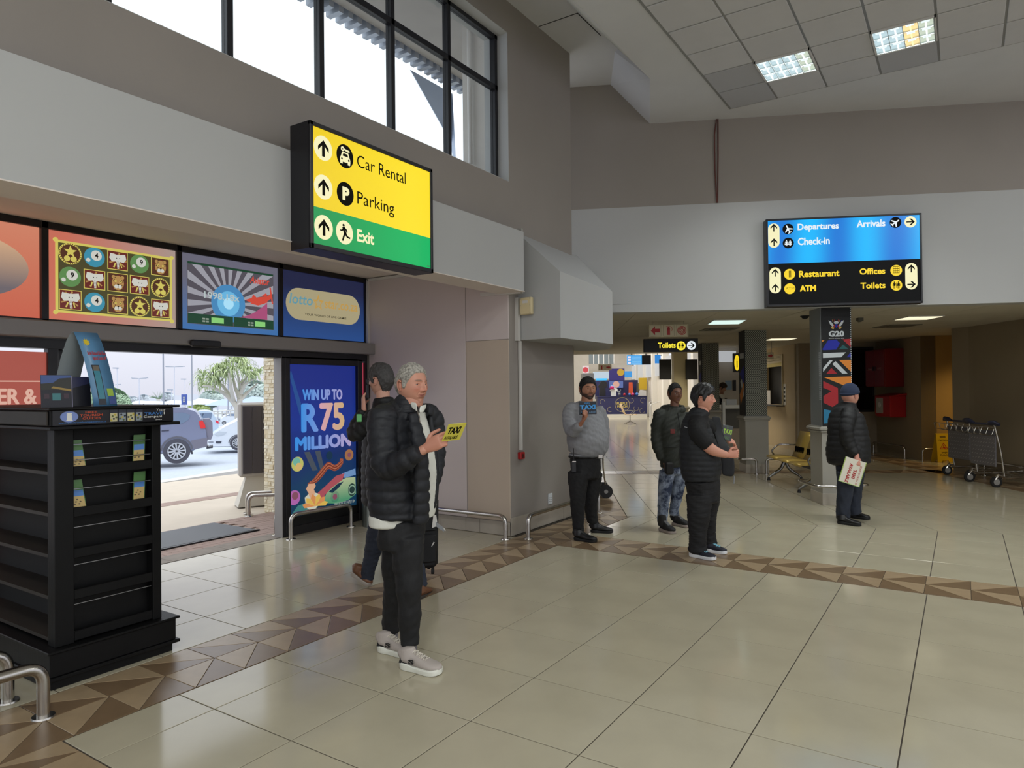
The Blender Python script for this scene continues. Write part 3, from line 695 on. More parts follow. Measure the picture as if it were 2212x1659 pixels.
mR = [grad('txt_blue', (60, 150, 235), (190, 170, 210), .85, 'Y', .8, 5.35), grad('txt_gold', (225, 170, 190), (215, 185, 110), .85, 'Y', .5, 5.6)]
m = MB(); text(m, 'WIN UP TO', dfr, 5.385, 5.99, 1.54, 1.66, .004, dup=.007); text(m, 'R', dfr, 5.375, 5.60, 1.175, 1.485, .004, dup=.018)
text(m, '75', dfr, 5.65, 6.01, 1.175, 1.485, .004, mi=1, dup=.018); text(m, 'MILLION', dfr, 5.28, 6.12, .96, 1.105, .004, dup=.013)
m.build('lettering', mR, bp_)
for P, mm in (([(5.19, 1.85), (5.22, 1.88), (5.36, 1.50), (5.34, 1.36)], lit('beam_blue', (46, 96, 175), .6)), ([(5.40, .93), (5.48, .93), (5.60, .70), (5.52, .70)], lit('beam_olive', (86, 96, 110), .6)), ([(5.56, .93), (5.64, .93), (5.70, .70), (5.64, .70)], lit('beam_olive', (86, 96, 110), .6))): m = MB(); m.prism(P, .001, .002, dfr); m.build('light_beam', mm, bp_)
BM = [lit('b_yellow', (200, 200, 110), .8), lit('b_mint', (120, 190, 170), .8), lit('b_peach', (225, 190, 120), .8), lit('b_pink', (190, 110, 185), .75), lit('b_copper', (175, 120, 80), .75), lit('b_rose', (150, 90, 110), .7), lit('b_deep', (28, 64, 92), .6)]
for ds in (((5.30, .80, .085, 0), (5.285, .83, .05, 1), (5.31, .77, .045, 2)), ((6.10, .84, .07, 4), (6.10, .84, .03, 5)), ((5.25, .42, .085, 3), (5.26, .44, .045, 5)), ((5.86, .35, .07, 6), (5.86, .35, .035, 5)), ((5.78, .86, .05, 6),)):
    m = MB(); [m.disc((x, y), r_, .002+.003*k, .006+.003*k, dfr, mi, 24) for k, (x, y, r_, mi) in enumerate(ds)]; m.build('printed_ball', BM, bp_)
# lounging figure with long red hair, flowers and a green sports car
hair = MB()
for k in range(7):
    o_ = k*.012; P = [(5.45+o_, .56+o_*.4), (5.56, .55+o_), (5.66, .62+o_*1.3), (5.76, .72+o_), (5.86, .66+o_*.8), (5.95, .70+o_), (6.0, .76+o_*.5), (5.95, .78+o_*.3)]
    hair.tube([dfr.p(a, b, .006+.0006*k) for a, b in bend([Vector((a, b, 0)) for a, b in P], .05) for a, b in [(a, b)]] if False else [dfr.p(v.x, v.y, .006+.0006*k) for v in bend([Vector((a, b, 0)) for a, b in P], .05)], .007, 6, k % 3)
hair.build('red_hair', [lit('hair_a', (165, 84, 60), .75), lit('hair_b', (120, 52, 44), .7), lit('hair_c', (196, 120, 90), .75)], bp_)
m = MB()
m.prism([(5.42, .50), (5.47, .57), (5.53, .58), (5.56, .52), (5.52, .46), (5.45, .45)], .006, .010, dfr, 0); m.disc((5.50, .44), .045, .006, .01, dfr, 0, 16, .055)
m.prism([(5.40, .40), (5.50, .46), (5.60, .42), (5.62, .30), (5.52, .22), (5.42, .28)], .005, .009, dfr, 1)
m.prism([(5.58, .42), (5.72, .50), (5.88, .60), (6.02, .62), (5.98, .54), (5.80, .46), (5.66, .36)], .004, .008, dfr, 2)
for k in range(6):
    t = pi*k/6+.2; m.prism([(5.55, .28), (5.55+.16*math.cos(t-.25), .27+.12*math.sin(t-.25)), (5.55+.2*math.cos(t), .27+.16*math.sin(t)), (5.55+.16*math.cos(t+.25), .27+.12*math.sin(t+.25))], .008+.0004*k, .010+.0004*k, dfr, 3+k % 2)
m.build('lounging_figure', [lit('skin_peach', (225, 175, 140), .8), lit('cream', (215, 215, 195), .8), lit('dress_rose', (185, 90, 100), .75), lit('petal_a', (230, 190, 90), .8), lit('petal_b', (225, 150, 90), .8)], bp_)
m = MB()
m.prism([(5.66, .30), (5.74, .42), (5.90, .52), (6.05, .56), (6.20, .55), (6.21, .34), (6.08, .28), (5.90, .26)], .003, .006, dfr, 0)
m.prism([(5.76, .42), (5.90, .50), (6.0, .52), (5.92, .45), (5.82, .40)], .006, .008, dfr, 1); m.prism([(5.98, .62), (6.20, .66), (6.21, .58), (6.02, .56)], .003, .006, dfr, 2)
m.disc((6.14, .40), .065, .007, .009, dfr, 3, 22, .08); m.ring((6.14, .40), .045, .06, .009, .011, dfr, 4, 22)
m.prism([(5.20, .22), (5.30, .32), (5.44, .34), (5.60, .24), (5.60, .21)], .003, .006, dfr, 5)
m.build('sports_car', [grad('car_green', (90, 160, 120), (190, 205, 160), .75, 'Z', .25, .3), lit('car_glass', (36, 66, 90), .6), lit('car_blue', (120, 160, 210), .75), lit('car_wheel', (48, 74, 70), .6), lit('car_rim', (150, 185, 160), .7), lit('leaf_teal', (70, 140, 140), .7)], bp_)
m = MB(); text(m, 'ALL GAMES ONLINE', dfr, 5.45, 5.72, .225, .243, .012, .01); text(m, 'PLAY NOW T&Cs APPLY 18+', dfr, 5.85, 6.18, .235, .275, .012, .005); m.build('small_print', lit('small_print', (190, 200, 190), .7), bp_)
# narrow glass strip beyond the leaf
ps_ = panel('poster', 'narrow red and blue poster strip between the door leaf and the wall', 6.305, 6.36, .15, 2.0, grad('strip', (60, 110, 120), (190, 70, 90), .7, 'Z', .6, 1.0), .0, cat='poster')

# hand rails ------------------------------------------------------------------
def rail(name, label, pts, r=.024, flange=True, grp=None):
    root = thing(name, label, 'rail', pts[0], group=grp)
    P = bend([Vector(p) - Vector(pts[0])*0 for p in pts], .09, 7); m = MB(); m.tube(P, r, 14); m.build('tube', M_steel, root, True)
    if flange:
        for p in (pts[0], pts[-1]):
            m = MB(); m.cyl((p[0], p[1], 0), (p[0], p[1], .008), .055, .052, 20); m.build('floor_flange', M_steel, root, True)
    return root
rail('guard_rail', 'low bent steel guard rail in front of the blue door poster', [(-6.26, 5.05, 0), (-6.26, 5.05, .27), (-6.21, 5.9, .27), (-6.21, 5.9, 0)])
rail('guard_rail', 'steel guard rail end just outside the blue poster door leaf', [(-6.60, 5.12, 0), (-6.60, 5.12, .27), (-6.60, 6.0, .27), (-6.60, 6.0, 0)])
rail('guard_rail', 'low steel guard rail along the mauve wall panels behind the grey-haired man', [(-5.42, 6.26, 0), (-5.42, 6.26, .25), (-4.21, 6.27, .25), (-4.21, 6.27, 0)])
rail('guard_rail', 'low steel guard rail beside the wall with the power socket', [(-4.01, 6.42, 0), (-4.01, 6.42, .25), (-4.03, 7.85, .25), (-4.03, 7.85, 0)])
rail('guard_rail', 'thick steel guard rail end in the bottom left corner', [(-3.92, 1.62, 0), (-3.92, 1.62, .26), (-4.02, .3, .26), (-4.02, .3, 0)], .03)
rail('guard_rail', 'second steel guard rail leg behind the bottom left one', [(-4.28, 1.60, 0), (-4.28, 1.60, .26), (-4.38, .3, .26), (-4.38, .3, 0)], .03)
rail('guard_rail', 'outdoor steel guard rail in front of the stone pillar', [(-7.93, 5.72, 0), (-7.93, 5.72, .27), (-7.35, 6.2, .27), (-7.35, 6.2, 0)])
rail('guard_rail', 'second outdoor steel rail behind the first, by the display board', [(-8.15, 5.85, 0), (-8.15, 5.85, .27), (-7.7, 6.35, .27), (-7.7, 6.35, 0)])

# ================================================================ brochure stand
KX1, KY0 = -4.20, 1.76
M_wood = mat('black_stained_wood', (11, 11, 12), .5, spec=.25, bump=.06, bscale=25, kind='wave', var=.2, vscale=8)
M_wood2 = mat('dark_brown_board', (40, 34, 29), .6, var=.2, vscale=6)
st = thing('brochure_stand', 'square black wooden brochure stand in front of the door', 'display stand', (KX1-.4, KY0+.4, 0))
def kb(name, a, b, m=M_wood, bev=.004, parent=st): q = MB(); q.box(a, b, bev=bev); return q.build(name, m, parent)
S_ = .74; X0, X1, Y0, Y1 = KX1-1.7, KX1, KY0, KY0+S_
kb('plinth', (X0+.02, Y0+.02, .0), (X1-.02, Y1-.02, .05)); kb('plinth_moulding', (X0-.02, Y0-.0, .05), (X1+.0, Y1+.02, .07)); kb('plinth_block', (X0+.0, Y0+.015, .07), (X1-.015, Y1, .20)); kb('plinth_cap', (X0-.0, Y0, .20), (X1+.0, Y1+.02, .215))
bx0, bx1, by0, by1 = X0+.08, X1-.055, Y0+.06, Y1-.07; BZ0, BZ1 = .215, 1.435
for nm, a, b in (('corner_post', (bx1-.09, by0, BZ0), (bx1, by0+.10, BZ1)), ('corner_post', (bx1-.09, by1-.055, BZ0), (bx1, by1, BZ1)), ('corner_post', (bx0, by0, BZ0), (bx0+.09, by0+.1, BZ1)), ('corner_post', (bx0, by1-.055, BZ0), (bx0+.09, by1, BZ1))): kb(nm, a, b)
kb('back_panel', (bx1-.085, by0+.08, BZ0), (bx1-.07, by1-.01, BZ1)); kb('core', (bx0+.02, by0+.2, BZ0), (bx1-.085, by1-.01, BZ1), mat('stand_core', (12, 12, 13), .7))
for k in range(5):
    z = BZ0+.02+k*.235
    q = MB(); q.box((bx1-.07, by0+.1, z-.0), (bx1-.012, by1-.055, z+.018)); q.box((bx1-.016, by0+.1, z-.01), (bx1-.004, by1-.055, z+.045), bev=.003); q.build('shelf', M_wood, st)
    q = MB(); q.box((bx0+.09, by0+.01, z), (bx1-.09, by0+.22, z+.02)); q.build('shelf', M_wood2, st)
for z in (1.345, 1.255, 1.09, .87, .655, .43):
    q = MB(); q.cyl((bx1-.018, by0+.105, z), (bx1-.018, by1-.058, z), .003, k=6); q.build('retaining_wire', mat('wire_silver', (170, 170, 172), .3, metal=1.), st)
kb('top_moulding', (X0+.02, Y0+.01, 1.435), (X1+.012, Y1+.02, 1.455)); kb('header_box', (X0+.03, Y0+.02, 1.455), (X1-.012, Y1-.01, 1.545)); kb('top_board', (X0+.01, Y0+.005, 1.545), (X1+.012, Y1+.02, 1.56))
kb('left_header', (X0+.03, Y0+.010, 1.46), (X1-.03, Y0+.02, 1.54), M_wood2)
kfr = Fr((X1-.012, 0, 0), (0, 1, 0), (0, 0, 1))
hs = MB(); hs.box((Y0+.03, 1.46, 0), (Y1-.015, 1.542, .004), kfr); hsign = hs.build('header_sign', mat('header_black', (14, 13, 18), .3), st)
m = MB(); m.disc((Y0+.115, 1.507), .047, .004, .006, kfr, 0, 26, .031); text(m, 'i', kfr, Y0+.10, Y0+.13, 1.487, 1.528, .007, .04, 0, 1); m.box((Y0+.098, 1.483, .0065), (Y0+.132, 1.489, .0075), kfr, 1)
text(m, 'FREE', kfr, Y0+.20, Y0+.265, 1.523, 1.536, .005, .01, 0, 2); text(m, 'TOURISM', kfr, Y0+.17, Y0+.295, 1.506, 1.519, .005, .01, 0, 2); text(m, 'GUIDES', kfr, Y0+.185, Y0+.285, 1.488, 1.501, .005, .01, 0, 2)
text(m, 'www.yourtravelcompanion.co.za', kfr, Y0+.06, Y0+.315, 1.466, 1.479, .005, 0, 0, 3)
text(m, 'Your', kfr, Y0+.615, Y0+.675, 1.522, 1.54, .005, 0, .2, 1); text(m, 'TRAVE', kfr, Y0+.54, Y0+.655, 1.502, 1.518, .005, .01, 0, 3); text(m, 'l', kfr, Y0+.663, Y0+.668, 1.502, 1.518, .005, .01, 0, 1); text(m, 'Compani', kfr, Y0+.535, Y0+.65, 1.480, 1.498, .005, .01, 0, 1); text(m, 'Since', kfr, Y0+.61, Y0+.65, 1.468, 1.476, .005, .01, 0, 1)
m.build('header_print', [mat('info_blue', (120, 140, 200), .4), mat('print_white', (225, 225, 220), .4), mat('print_orange', (190, 74, 40), .4), mat('print_blue', (60, 120, 190), .4)], hsign)
m = MB()
for k in range(4):
    y = Y0+.335+.05*k; m.box((y, 1.468, .004), (y+.044, 1.54, .006), kfr, 0); m.box((y+.002, 1.47, .006), (y+.042, 1.52, .007), kfr, 1+k % 2)
    for j in range(5): m.disc((y+.008+.007*j, 1.478+.008*((j*3+k) % 5)), .006, .007, .008, kfr, (3, 4, 0)[(j+k) % 3], 8)
m.build('cover_pictures', [mat('p_dark', (40, 44, 58), .4), mat('p_cream', (196, 190, 150), .4), mat('p_grey', (140, 150, 160), .4), mat('p_yellow', (190, 170, 60), .4), mat('p_green', (90, 100, 50), .4)], hsign)
# leaflets held by the wires
M_lf = [mat('leaflet_green', (74, 116, 62), .35), mat('leaflet_sky', (80, 130, 200), .35), mat('leaflet_sand', (196, 170, 110), .35), mat('leaflet_rock', (90, 76, 60), .35)]
def leaflet(lab, y, z, tilt=.1):
    root = thing('leaflet', lab, 'leaflet', (bx1-.03, y, z), group='travel leaflets in the stand')
    fr_ = Fr((bx1-.028, y, z), (0, 1, 0), (-.14, -tilt, 1), None)
    q = MB(); q.box((0, 0, 0), (.072, .175, .004), fr_); b = q.build('cover', M_lf[0], root)
    q = MB(); q.box((.004, .07, .004), (.068, .115, .0046), fr_, 0); q.box((.004, .006, .004), (.068, .08, .0048), fr_, 1)
    for k in range(5): q.disc((.012+.008*k, .035+.013*(k % 3)), .006, .0048, .0054, fr_, 2, 8, .004)
    q.build('picture', M_lf[1:], root)
leaflet('green leaflet with beach picture, upper left on the stand', by0+.108, 1.195); leaflet('green leaflet with rock picture, upper right on the stand', by1-.165, 1.205, -.12)
leaflet('green leaflet with beach picture, second row left on the stand', by0+.108, .965); leaflet('green leaflet with rock picture, second row right on the stand', by1-.165, .975, -.12)
# arched card display and booklets on top of the stand
ar = thing('card_display', 'tall folded blue cardboard arch standing on the brochure stand', 'display', (-4.35, 1.95, 1.56))
def sheet(path, wv, m, name, parent, th=.003):
    q = MB(); n = len(path); V = []
    for p in path: p = Vector(p); V += [p, p+Vector(wv)]
    F = [(2*i, 2*i+2, 2*i+3, 2*i+1) for i in range(n-1)]; q.add(V, F); o = q.build(name, m, parent, True)
    md = o.modifiers.new('s', 'SOLIDIFY'); md.thickness = th; return o
AS = lambda x: .25*(x+4.62)-.015
def arch_sheet(path, y0, y1, m, name, parent, th=.003, off=0):
    q = MB(); V = []
    for x, z in path: s_ = AS(x); V += [(x, y0+s_, z), (x, y1+s_-.02, z)]
    n = len(path); q.add(V, [(2*i, 2*i+2, 2*i+3, 2*i+1) for i in range(n-1)]); o = q.build(name, m, parent, True)
    md = o.modifiers.new('s', 'SOLIDIFY'); md.thickness = th; md.offset = off; return o
M_card = mat('grey_card', (126, 134, 138), .6)
pL = [(-4.62, 1.56), (-4.60, 1.72), (-4.56, 1.85), (-4.51, 1.96), (-4.475, 2.005), (-4.455, 2.008)]
pR = [(-4.455, 2.008), (-4.42, 1.95), (-4.38, 1.86), (-4.34, 1.74), (-4.31, 1.62), (-4.30, 1.56)]
arch_sheet(pL, 1.985, 2.14, M_card, 'left_leg', ar); arch_sheet(pR, 1.985, 2.14, grad('arch_blue', (44, 96, 150), (120, 150, 170), .0, 'Z', .3, 1.6), 'printed_leg', ar)
MATS['arch_blue'].node_tree.nodes['Principled BSDF'].inputs['Base Color'].default_value = (*s2l((84, 132, 172)), 1)
def on_arch(v, n): # v along the printed leg from the top 0..1
    zz = 2.005-.445*v
    for (a, za), (b, zb) in zip(pR[:-1], pR[1:]):
        if zb <= zz <= za: return a+(b-a)*(za-zz)/(za-zb)+n
    return pR[-1][0]+n
def arch_poly(poly, n, m, name):
    q = MB(); V = [(on_arch(v, n), 1.985+u*.87+AS(on_arch(v, 0)), 2.005-.445*v) for u, v in poly]; q.add(V, [tuple(range(len(V)))]); return q.build(name, m, ar)
arch_poly([(.03+.025*(1 if k % 2 else .55)*math.cos(2*pi*k/18)+.02, .13+.055*(1 if k % 2 else .55)*math.sin(2*pi*k/18)) for k in range(18)], .004, mat('burst_yellow', (214, 190, 50), .4), 'yellow_burst')
for v, x0, x1, body in ((.30, .03, .15, 'Garden Route and Klein Karoo'), (.37, .055, .145, 'Region & Tourism APP')):
    V_, F_ = text_polys(body, .03); w_ = max(a.x for a in V_); h_ = max(a.y for a in V_)
    q = MB(); q.add([(on_arch(v-.035*a.y/h_, .004), 1.985+.87*(x0+(x1-x0)*a.x/w_)+AS(on_arch(v, 0)), 2.005-.445*(v-.05*a.y/h_)) for a in V_], F_); q.build('lettering', mat('print_red', (170, 50, 60), .4), ar)
q = MB(); 
for (u0, u1, v0, v1, nm, cc) in ((.035, .085, .44, .98, 'phone_frame', (24, 30, 44)), (.04, .08, .52, .90, 'phone_screen', (60, 130, 150)), (.04, .08, .45, .52, 'phone_photo', (110, 100, 88)), (.10, .14, .76, .86, 'green_label', (150, 180, 50)), (.105, .15, .87, .97, 'blue_label', (30, 60, 130))):
    k = 6; V = []
    for i in range(k+1): v = v0+(v1-v0)*i/k; nn = .003 if nm == 'phone_frame' else .0045; yy = 1.985+AS(on_arch(v, 0)); V += [(on_arch(v, nn), yy+u0*.87, 2.005-.445*v), (on_arch(v, nn), yy+u1*.87, 2.005-.445*v)]
    q = MB(); q.add(V, [(2*i, 2*i+1, 2*i+3, 2*i+2) for i in range(k)]); q.build(nm, mat('arch_'+nm, cc, .35), ar)
# booklets
bk = thing('booklet', 'dark blue seaside booklet standing on the stand, in front of the cardboard arch', 'booklet', (-4.28, 1.86, 1.56))
bfr = Fr((-4.33, 1.785, 1.56), (.22, 1, 0), (-.06, 0, 1)); m = MB(); m.box((0, 0, -.006), (.15, .185, 0), bfr); m.build('cover', mat('book_navy', (22, 22, 32), .3), bk)
m = MB(); m.box((.002, .10, 0), (.148, .183, .0006), bfr, 0); m.prism([(.002, .135), (.06, .14), (.09, .165), (.148, .17), (.148, .10), (.002, .10)], .0006, .0012, bfr, 1); m.prism([(.05, .11), (.148, .09), (.148, .102), (.06, .12)], .0012, .0018, bfr, 2)
m.box((.055, .04, .0), (.095, .08, .0012), bfr, 3); m.box((.015, .05, 0), (.04, .078, .001), bfr, 4); m.box((.11, .05, 0), (.135, .078, .001), bfr, 4)
m.build('picture', [mat('book_sky', (60, 84, 140), .3), mat('book_hill', (40, 40, 32), .3), mat('book_boat', (150, 124, 60), .3), mat('book_teal', (60, 120, 125), .3), mat('book_plum', (60, 40, 50), .3)], bk)
m = MB(); m.box((.15, 0, -.1), (.154, .18, 0), bfr); m.build('stand_flap', mat('card_lilac', (120, 116, 140), .6), bk)
bk = thing('booklet', 'second dark booklet under the arch, half hidden by its printed leg', 'booklet', (-4.45, 2.05, 1.56))
bfr = Fr((-4.50, 1.99, 1.56), (.22, 1, 0), (-.06, 0, 1)); m = MB(); m.box((0, 0, -.006), (.13, .18, 0), bfr); m.build('cover', MATS['book_navy'], bk); m = MB(); m.prism([(.002, .1), (.128, .14), (.128, .178), (.002, .178)], 0, .001, bfr); m.build('picture', mat('book_dusk', (44, 46, 80), .3), bk)

# ================================================================ hanging light-box sign (car rental)
def arrow(m, fr, cx, cy, s, n, mi, ang=0, w=.16):
    c, s_ = math.cos(math.radians(ang)), math.sin(math.radians(ang))
    R = lambda P: [(cx+(x*c-y*s_)*s, cy+(x*s_+y*c)*s) for x, y in P]
    m.prism(R([(-w/2, -.5), (w/2, -.5), (w/2, .34), (-w/2, .34)]), n, n+.003, fr, mi)
    m.prism(R([(0, .52), (.42, .08), (.42, -.16), (0, .29), (-.42, -.16), (-.42, .08)]), n+.0005, n+.0035, fr, mi)
def person_icon(m, fr, cx, cy, s, n, mi, skirt=False):
    m.disc((cx, cy+.40*s), .09*s, n, n+.002, fr, mi, 12)
    if skirt: m.prism([(cx-.08*s, cy+.28*s), (cx+.08*s, cy+.28*s), (cx+.2*s, cy-.1*s), (cx-.2*s, cy-.1*s)], n, n+.002, fr, mi)
    else: m.box((cx-.12*s, cy-.1*s, n), (cx+.12*s, cy+.28*s, n+.002), fr, mi)
    for d in (-1, 1):
        m.box((cx+d*.03*s, cy-.45*s, n), (cx+d*.10*s, cy-.1*s, n+.002), fr, mi); m.prism([(cx+d*.12*s, cy+.27*s), (cx+d*.17*s, cy+.24*s), (cx+d*.24*s, cy-.05*s), (cx+d*.19*s, cy-.06*s)], n, n+.002, fr, mi)
sy0, sy1, sz0, sz1, sxf, sxb = 3.27, 4.61, 2.65, 3.55, -3.83, -4.03
sg = thing('light_box_sign', 'yellow and green light-box sign reading Car Rental, Parking, Exit', 'sign', (sxf, sy0, sz0))
sfr = Fr((sxf, 0, 0), (0, 1, 0), (0, 0, 1))
m = MB(); m.box((sxf-.005, sy0, sz0), (sxb, sy1, sz1)); 
for a, b in (((sy0, sz0), (sy1, sz0+.035)), ((sy0, sz1-.03), (sy1, sz1)), ((sy0, sz0), (sy0+.03, sz1)), ((sy1-.03, sz0), (sy1, sz1))): m.box((a[0], a[1], -.01), (b[0], b[1], .012), sfr, bev=.003)
m.build('case', M_black, sg)
zm = sz0+.30
m = MB(); m.box((sy0+.03, zm, -.004), (sy1-.03, sz1-.03, .002), sfr); m.build('yellow_face', grad('sign_yellow', (238, 205, 20), (255, 226, 40), 1.0, 'Y', .9, 3.4), sg)
m = MB(); m.box((sy0+.03, sz0+.035, -.004), (sy1-.03, zm, .002), sfr); m.build('green_face', grad('sign_green', (4, 150, 80), (10, 185, 100), .95, 'Y', .9, 3.4), sg)
M_cream = lit('sign_cream', (246, 240, 190), 1.0); M_ink = mat('sign_ink', (9, 9, 9), .6, spec=.1)
rows = (sz1-.165, sz1-.445, sz0+.165)
m = MB()
for k, z in enumerate(rows):
    m.disc((sy0+.125, z), .085, .002, .004, sfr, 0, 32, .088)
    if k < 2: m.disc((sy0+.335, z), .083, .002, .004, sfr, 1, 32, .088)
    else: m.disc((sy0+.325, z), .083, .002, .004, sfr, 0, 32, .088)
    arrow(m, sfr, sy0+.125, z-.003, .115, .004, 1, w=.2)
# car with key
c0, z = sy0+.335, rows[0]
m.prism([(c0-.042, z-.005), (c0-.03, z+.028), (c0+.03, z+.028), (c0+.042, z-.005), (c0+.05, z-.02), (c0+.05, z-.045), (c0-.05, z-.045), (c0-.05, z-.02)], .004, .006, sfr, 0)
m.prism([(c0-.028, z-.002), (c0-.02, z+.018), (c0+.02, z+.018), (c0+.028, z-.002)], .006, .007, sfr, 1)
for d in (-1, 1): m.box((c0+d*.026, z-.06, .004), (c0+d*.048, z-.045, .006), sfr, 0); m.disc((c0+d*.034, z-.025), .008, .006, .007, sfr, 1, 10)
m.ring((c0-.025, z+.05), .006, .017, .004, .006, sfr, 0, 16); m.prism([(c0-.01, z+.055), (c0+.04, z+.05), (c0+.045, z+.042), (c0+.03, z+.036), (c0-.01, z+.044)], .004, .006, sfr, 0)
text(m, 'P', sfr, sy0+.305, sy0+.375, rows[1]-.05, rows[1]+.05, .005, .06, 0, 0)
# running man
c0, z = sy0+.325, rows[2]
m.disc((c0-.012, z+.052), .010, .004, .006, sfr, 1, 12)
for a, b, w_ in (((-.012, .035), (.004, -.008), .012), ((.004, -.008), (.026, -.03), .007), ((.026, -.03), (.05, -.034), .006), ((0, -.008), (-.012, -.035), .007), ((-.012, -.035), (-.022, -.062), .006), ((-.01, .032), (-.028, .01), .005), ((-.028, .01), (-.042, .012), .0045), ((-.006, .034), (.014, .022), .005), ((.014, .022), (.022, .004), .0045)):
    p, q = Vector((c0+a[0], z+a[1])), Vector((c0+b[0], z+b[1])); d = (q-p).normalized(); n_ = Vector((-d.y, d.x))*w_; p -= d*w_*.4; q += d*w_*.4
    m.prism([tuple(p+n_), tuple(q+n_), tuple(q-n_), tuple(p-n_)], .004, .0065, sfr, 1)
text(m, 'Car Rental', sfr, sy0+.455, sy0+1.0, rows[0]-.045, rows[0]+.05, .004, .0, 0, 1); text(m, 'Parking', sfr, sy0+.455, sy0+.86, rows[1]-.075, rows[1]+.05, .004, .0, 0, 1)
text(m, 'Exit', sfr, sy0+.45, sy0+.63, rows[2]-.043, rows[2]+.052, .004, .03, 0, 0)
m.box((sy1-.075, sz0+.05, .002), (sy1-.04, sz0+.058, .004), sfr, 2)
m.build('lettering', [M_cream, M_ink, mat('label_grey', (120, 125, 130), .5)], sg)
area('light_box_glow', (sxf+.12, (sy0+sy1)/2, (sz0+sz1)/2), (0, pi/2, 0), .8, 1.2, .8, (1., .9, .4))
# small boxes on the white bulkhead and wall
jb = MB(); jb.box((-3.995, 6.40, 2.45), (-3.78, 6.595, 2.66), bev=.006)
jbx = thing('junction_box', 'cream square junction box on the end of the white bulkhead', 'electrical box', (-4.0, 6.6, 2.48))
jf = Fr((-4.17, 6.59, 2.48), (1, 0, 0), (0, 0, 1)); q = MB(); q.box((0, 0, 0), (.155, .19, .055), jf, bev=.006); q.build('case', mat('cream_plastic', (222, 206, 164), .45), jbx)
q = MB(); [q.disc((u, v), .005, .055, .058, jf, 0, 8) for u in (.015, .14) for v in (.015, .1, .175)]; q.build('screws', M_grid, jbx); q = MB(); q.box((.04, .125, .055), (.11, .155, .057), jf); q.build('sticker', M_trim, jbx)
tr = MB(); tr.box((-4.24, 6.55, 2.19), (-4.20, 6.60, 2.68)); tr.box((-4.234, 6.60, 0.95), (-4.205, 6.63, 2.19)); tr.box((-4.6, 6.38, 2.705), (-4.35, 6.415, 2.745)); tr.box((-4.35, 6.38, 2.70), (-4.08, 6.42, 2.73)); struct(tr, 'trim_10', M_trim)
al = thing('alarm_call_point', 'small red fire call point on the corner wall above the skirting', 'call point', (XW, 6.62, .92)); wf = Fr((XW, 0, 0), (0, 1, 0), (0, 0, 1))
q = MB(); q.box((6.575, .845, 0), (6.665, .925, .045), wf, bev=.006); q.build('case', mat('alarm_red', (176, 30, 34), .4), al); q = MB(); q.box((6.595, .86, .045), (6.645, .905, .048), wf); q.build('window', mat('alarm_dark', (90, 24, 24), .3), al)
so = thing('power_socket', 'white double power socket low on the corner wall', 'socket', (XW, 7.3, .33))
q = MB(); q.box((7.24, .235, 0), (7.34, .365, .012), wf, bev=.004); q.build('plate', mat('socket_white', (214, 218, 222), .4), so)
q = MB(); [q.disc((7.27+.03*(k % 2), .27+.022*(k//2)), .006, .012, .014, wf, 0, 8) for k in range(6)]; q.build('holes', M_blackm, so)

# ================================================================ corridor sign (departures)
s2O = BA+BN*.16; s2f = Fr(s2O, BU, UP)
def bpos(x, y): r = ray(x, y); t = (s2O-EYEP).dot(BN)/r.dot(BN); P = EYEP+r*t; return ((P-s2O).dot(BU), P.z)
ux0 = bpos(1657, 560)[0]; ux1 = bpos(1990, 560)[0]; uz1 = bpos(1657, 474)[1]; uz0 = bpos(1657, 663)[1]
sg = thing('light_box_sign', 'blue and black light-box sign reading Departures, Check-in, Arrivals, Toilets', 'sign', s2f.p(ux0, uz0))
m = MB(); m.box((ux0-.01, uz0, -.16), (ux1+.01, uz1, -.005), s2f)
for a, b in (((ux0-.01, uz0), (ux1+.01, uz0+.03)), ((ux0-.01, uz1-.025), (ux1+.01, uz1)), ((ux0-.01, uz0), (ux0+.015, uz1)), ((ux1-.015, uz0), (ux1+.01, uz1))): m.box((a[0], a[1], -.01), (b[0], b[1], .01), s2f, bev=.003)
m.build('case', M_black, sg)
Ws, Hs = ux1-ux0, uz1-uz0; zmid = uz0+.49*Hs
m = MB(); m.box((ux0+.012, zmid, -.004), (ux1-.012, uz1-.025, .002), s2f)
mb_ = lit('sign_blue', (0, 140, 235), 1.0); t = mb_.node_tree; N = t.nodes.new; n_ = N('ShaderNodeTexWave'); n_.bands_direction = 'X'; n_.inputs['Scale'].default_value = .45; n_.inputs['Distortion'].default_value = 1.2; g = N('ShaderNodeTexCoord'); t.links.new(g.outputs['Object'], n_.inputs['Vector'])
rr = N('ShaderNodeValToRGB'); rr.color_ramp.elements[0].color = (*s2l((0, 118, 215)), 1); rr.color_ramp.elements[1].color = (*s2l((0, 185, 255)), 1); t.links.new(n_.outputs['Fac'], rr.inputs[0]); t.links.new(rr.outputs[0], t.nodes['Principled BSDF'].inputs['Emission Color'])
m.build('blue_face', mb_, sg); m = MB(); m.box((ux0+.012, uz0+.03, -.004), (ux1-.012, zmid, .002), s2f); m.build('black_face', mat('sign_black', (7, 8, 10), .5, spec=.15), sg)
M_yel = lit('sign_yel', (250, 214, 30), 1.); M_wl = lit('sign_white', (232, 240, 245), 1.); m = MB()
U = lambda f_: ux0+Ws*f_
Vv = lambda f_: uz0+Hs*f_
def pill(u, v0, v1, r):
    P = [(u+r*math.cos(t), v1+r*math.sin(t)) for t in [pi*i/12 for i in range(13)]]+[(u+r*math.cos(t), v0+r*math.sin(t)) for t in [pi+pi*i/12 for i in range(13)]]
    m.prism(P, .002, .004, s2f, 0)
rr_ = Ws*.038
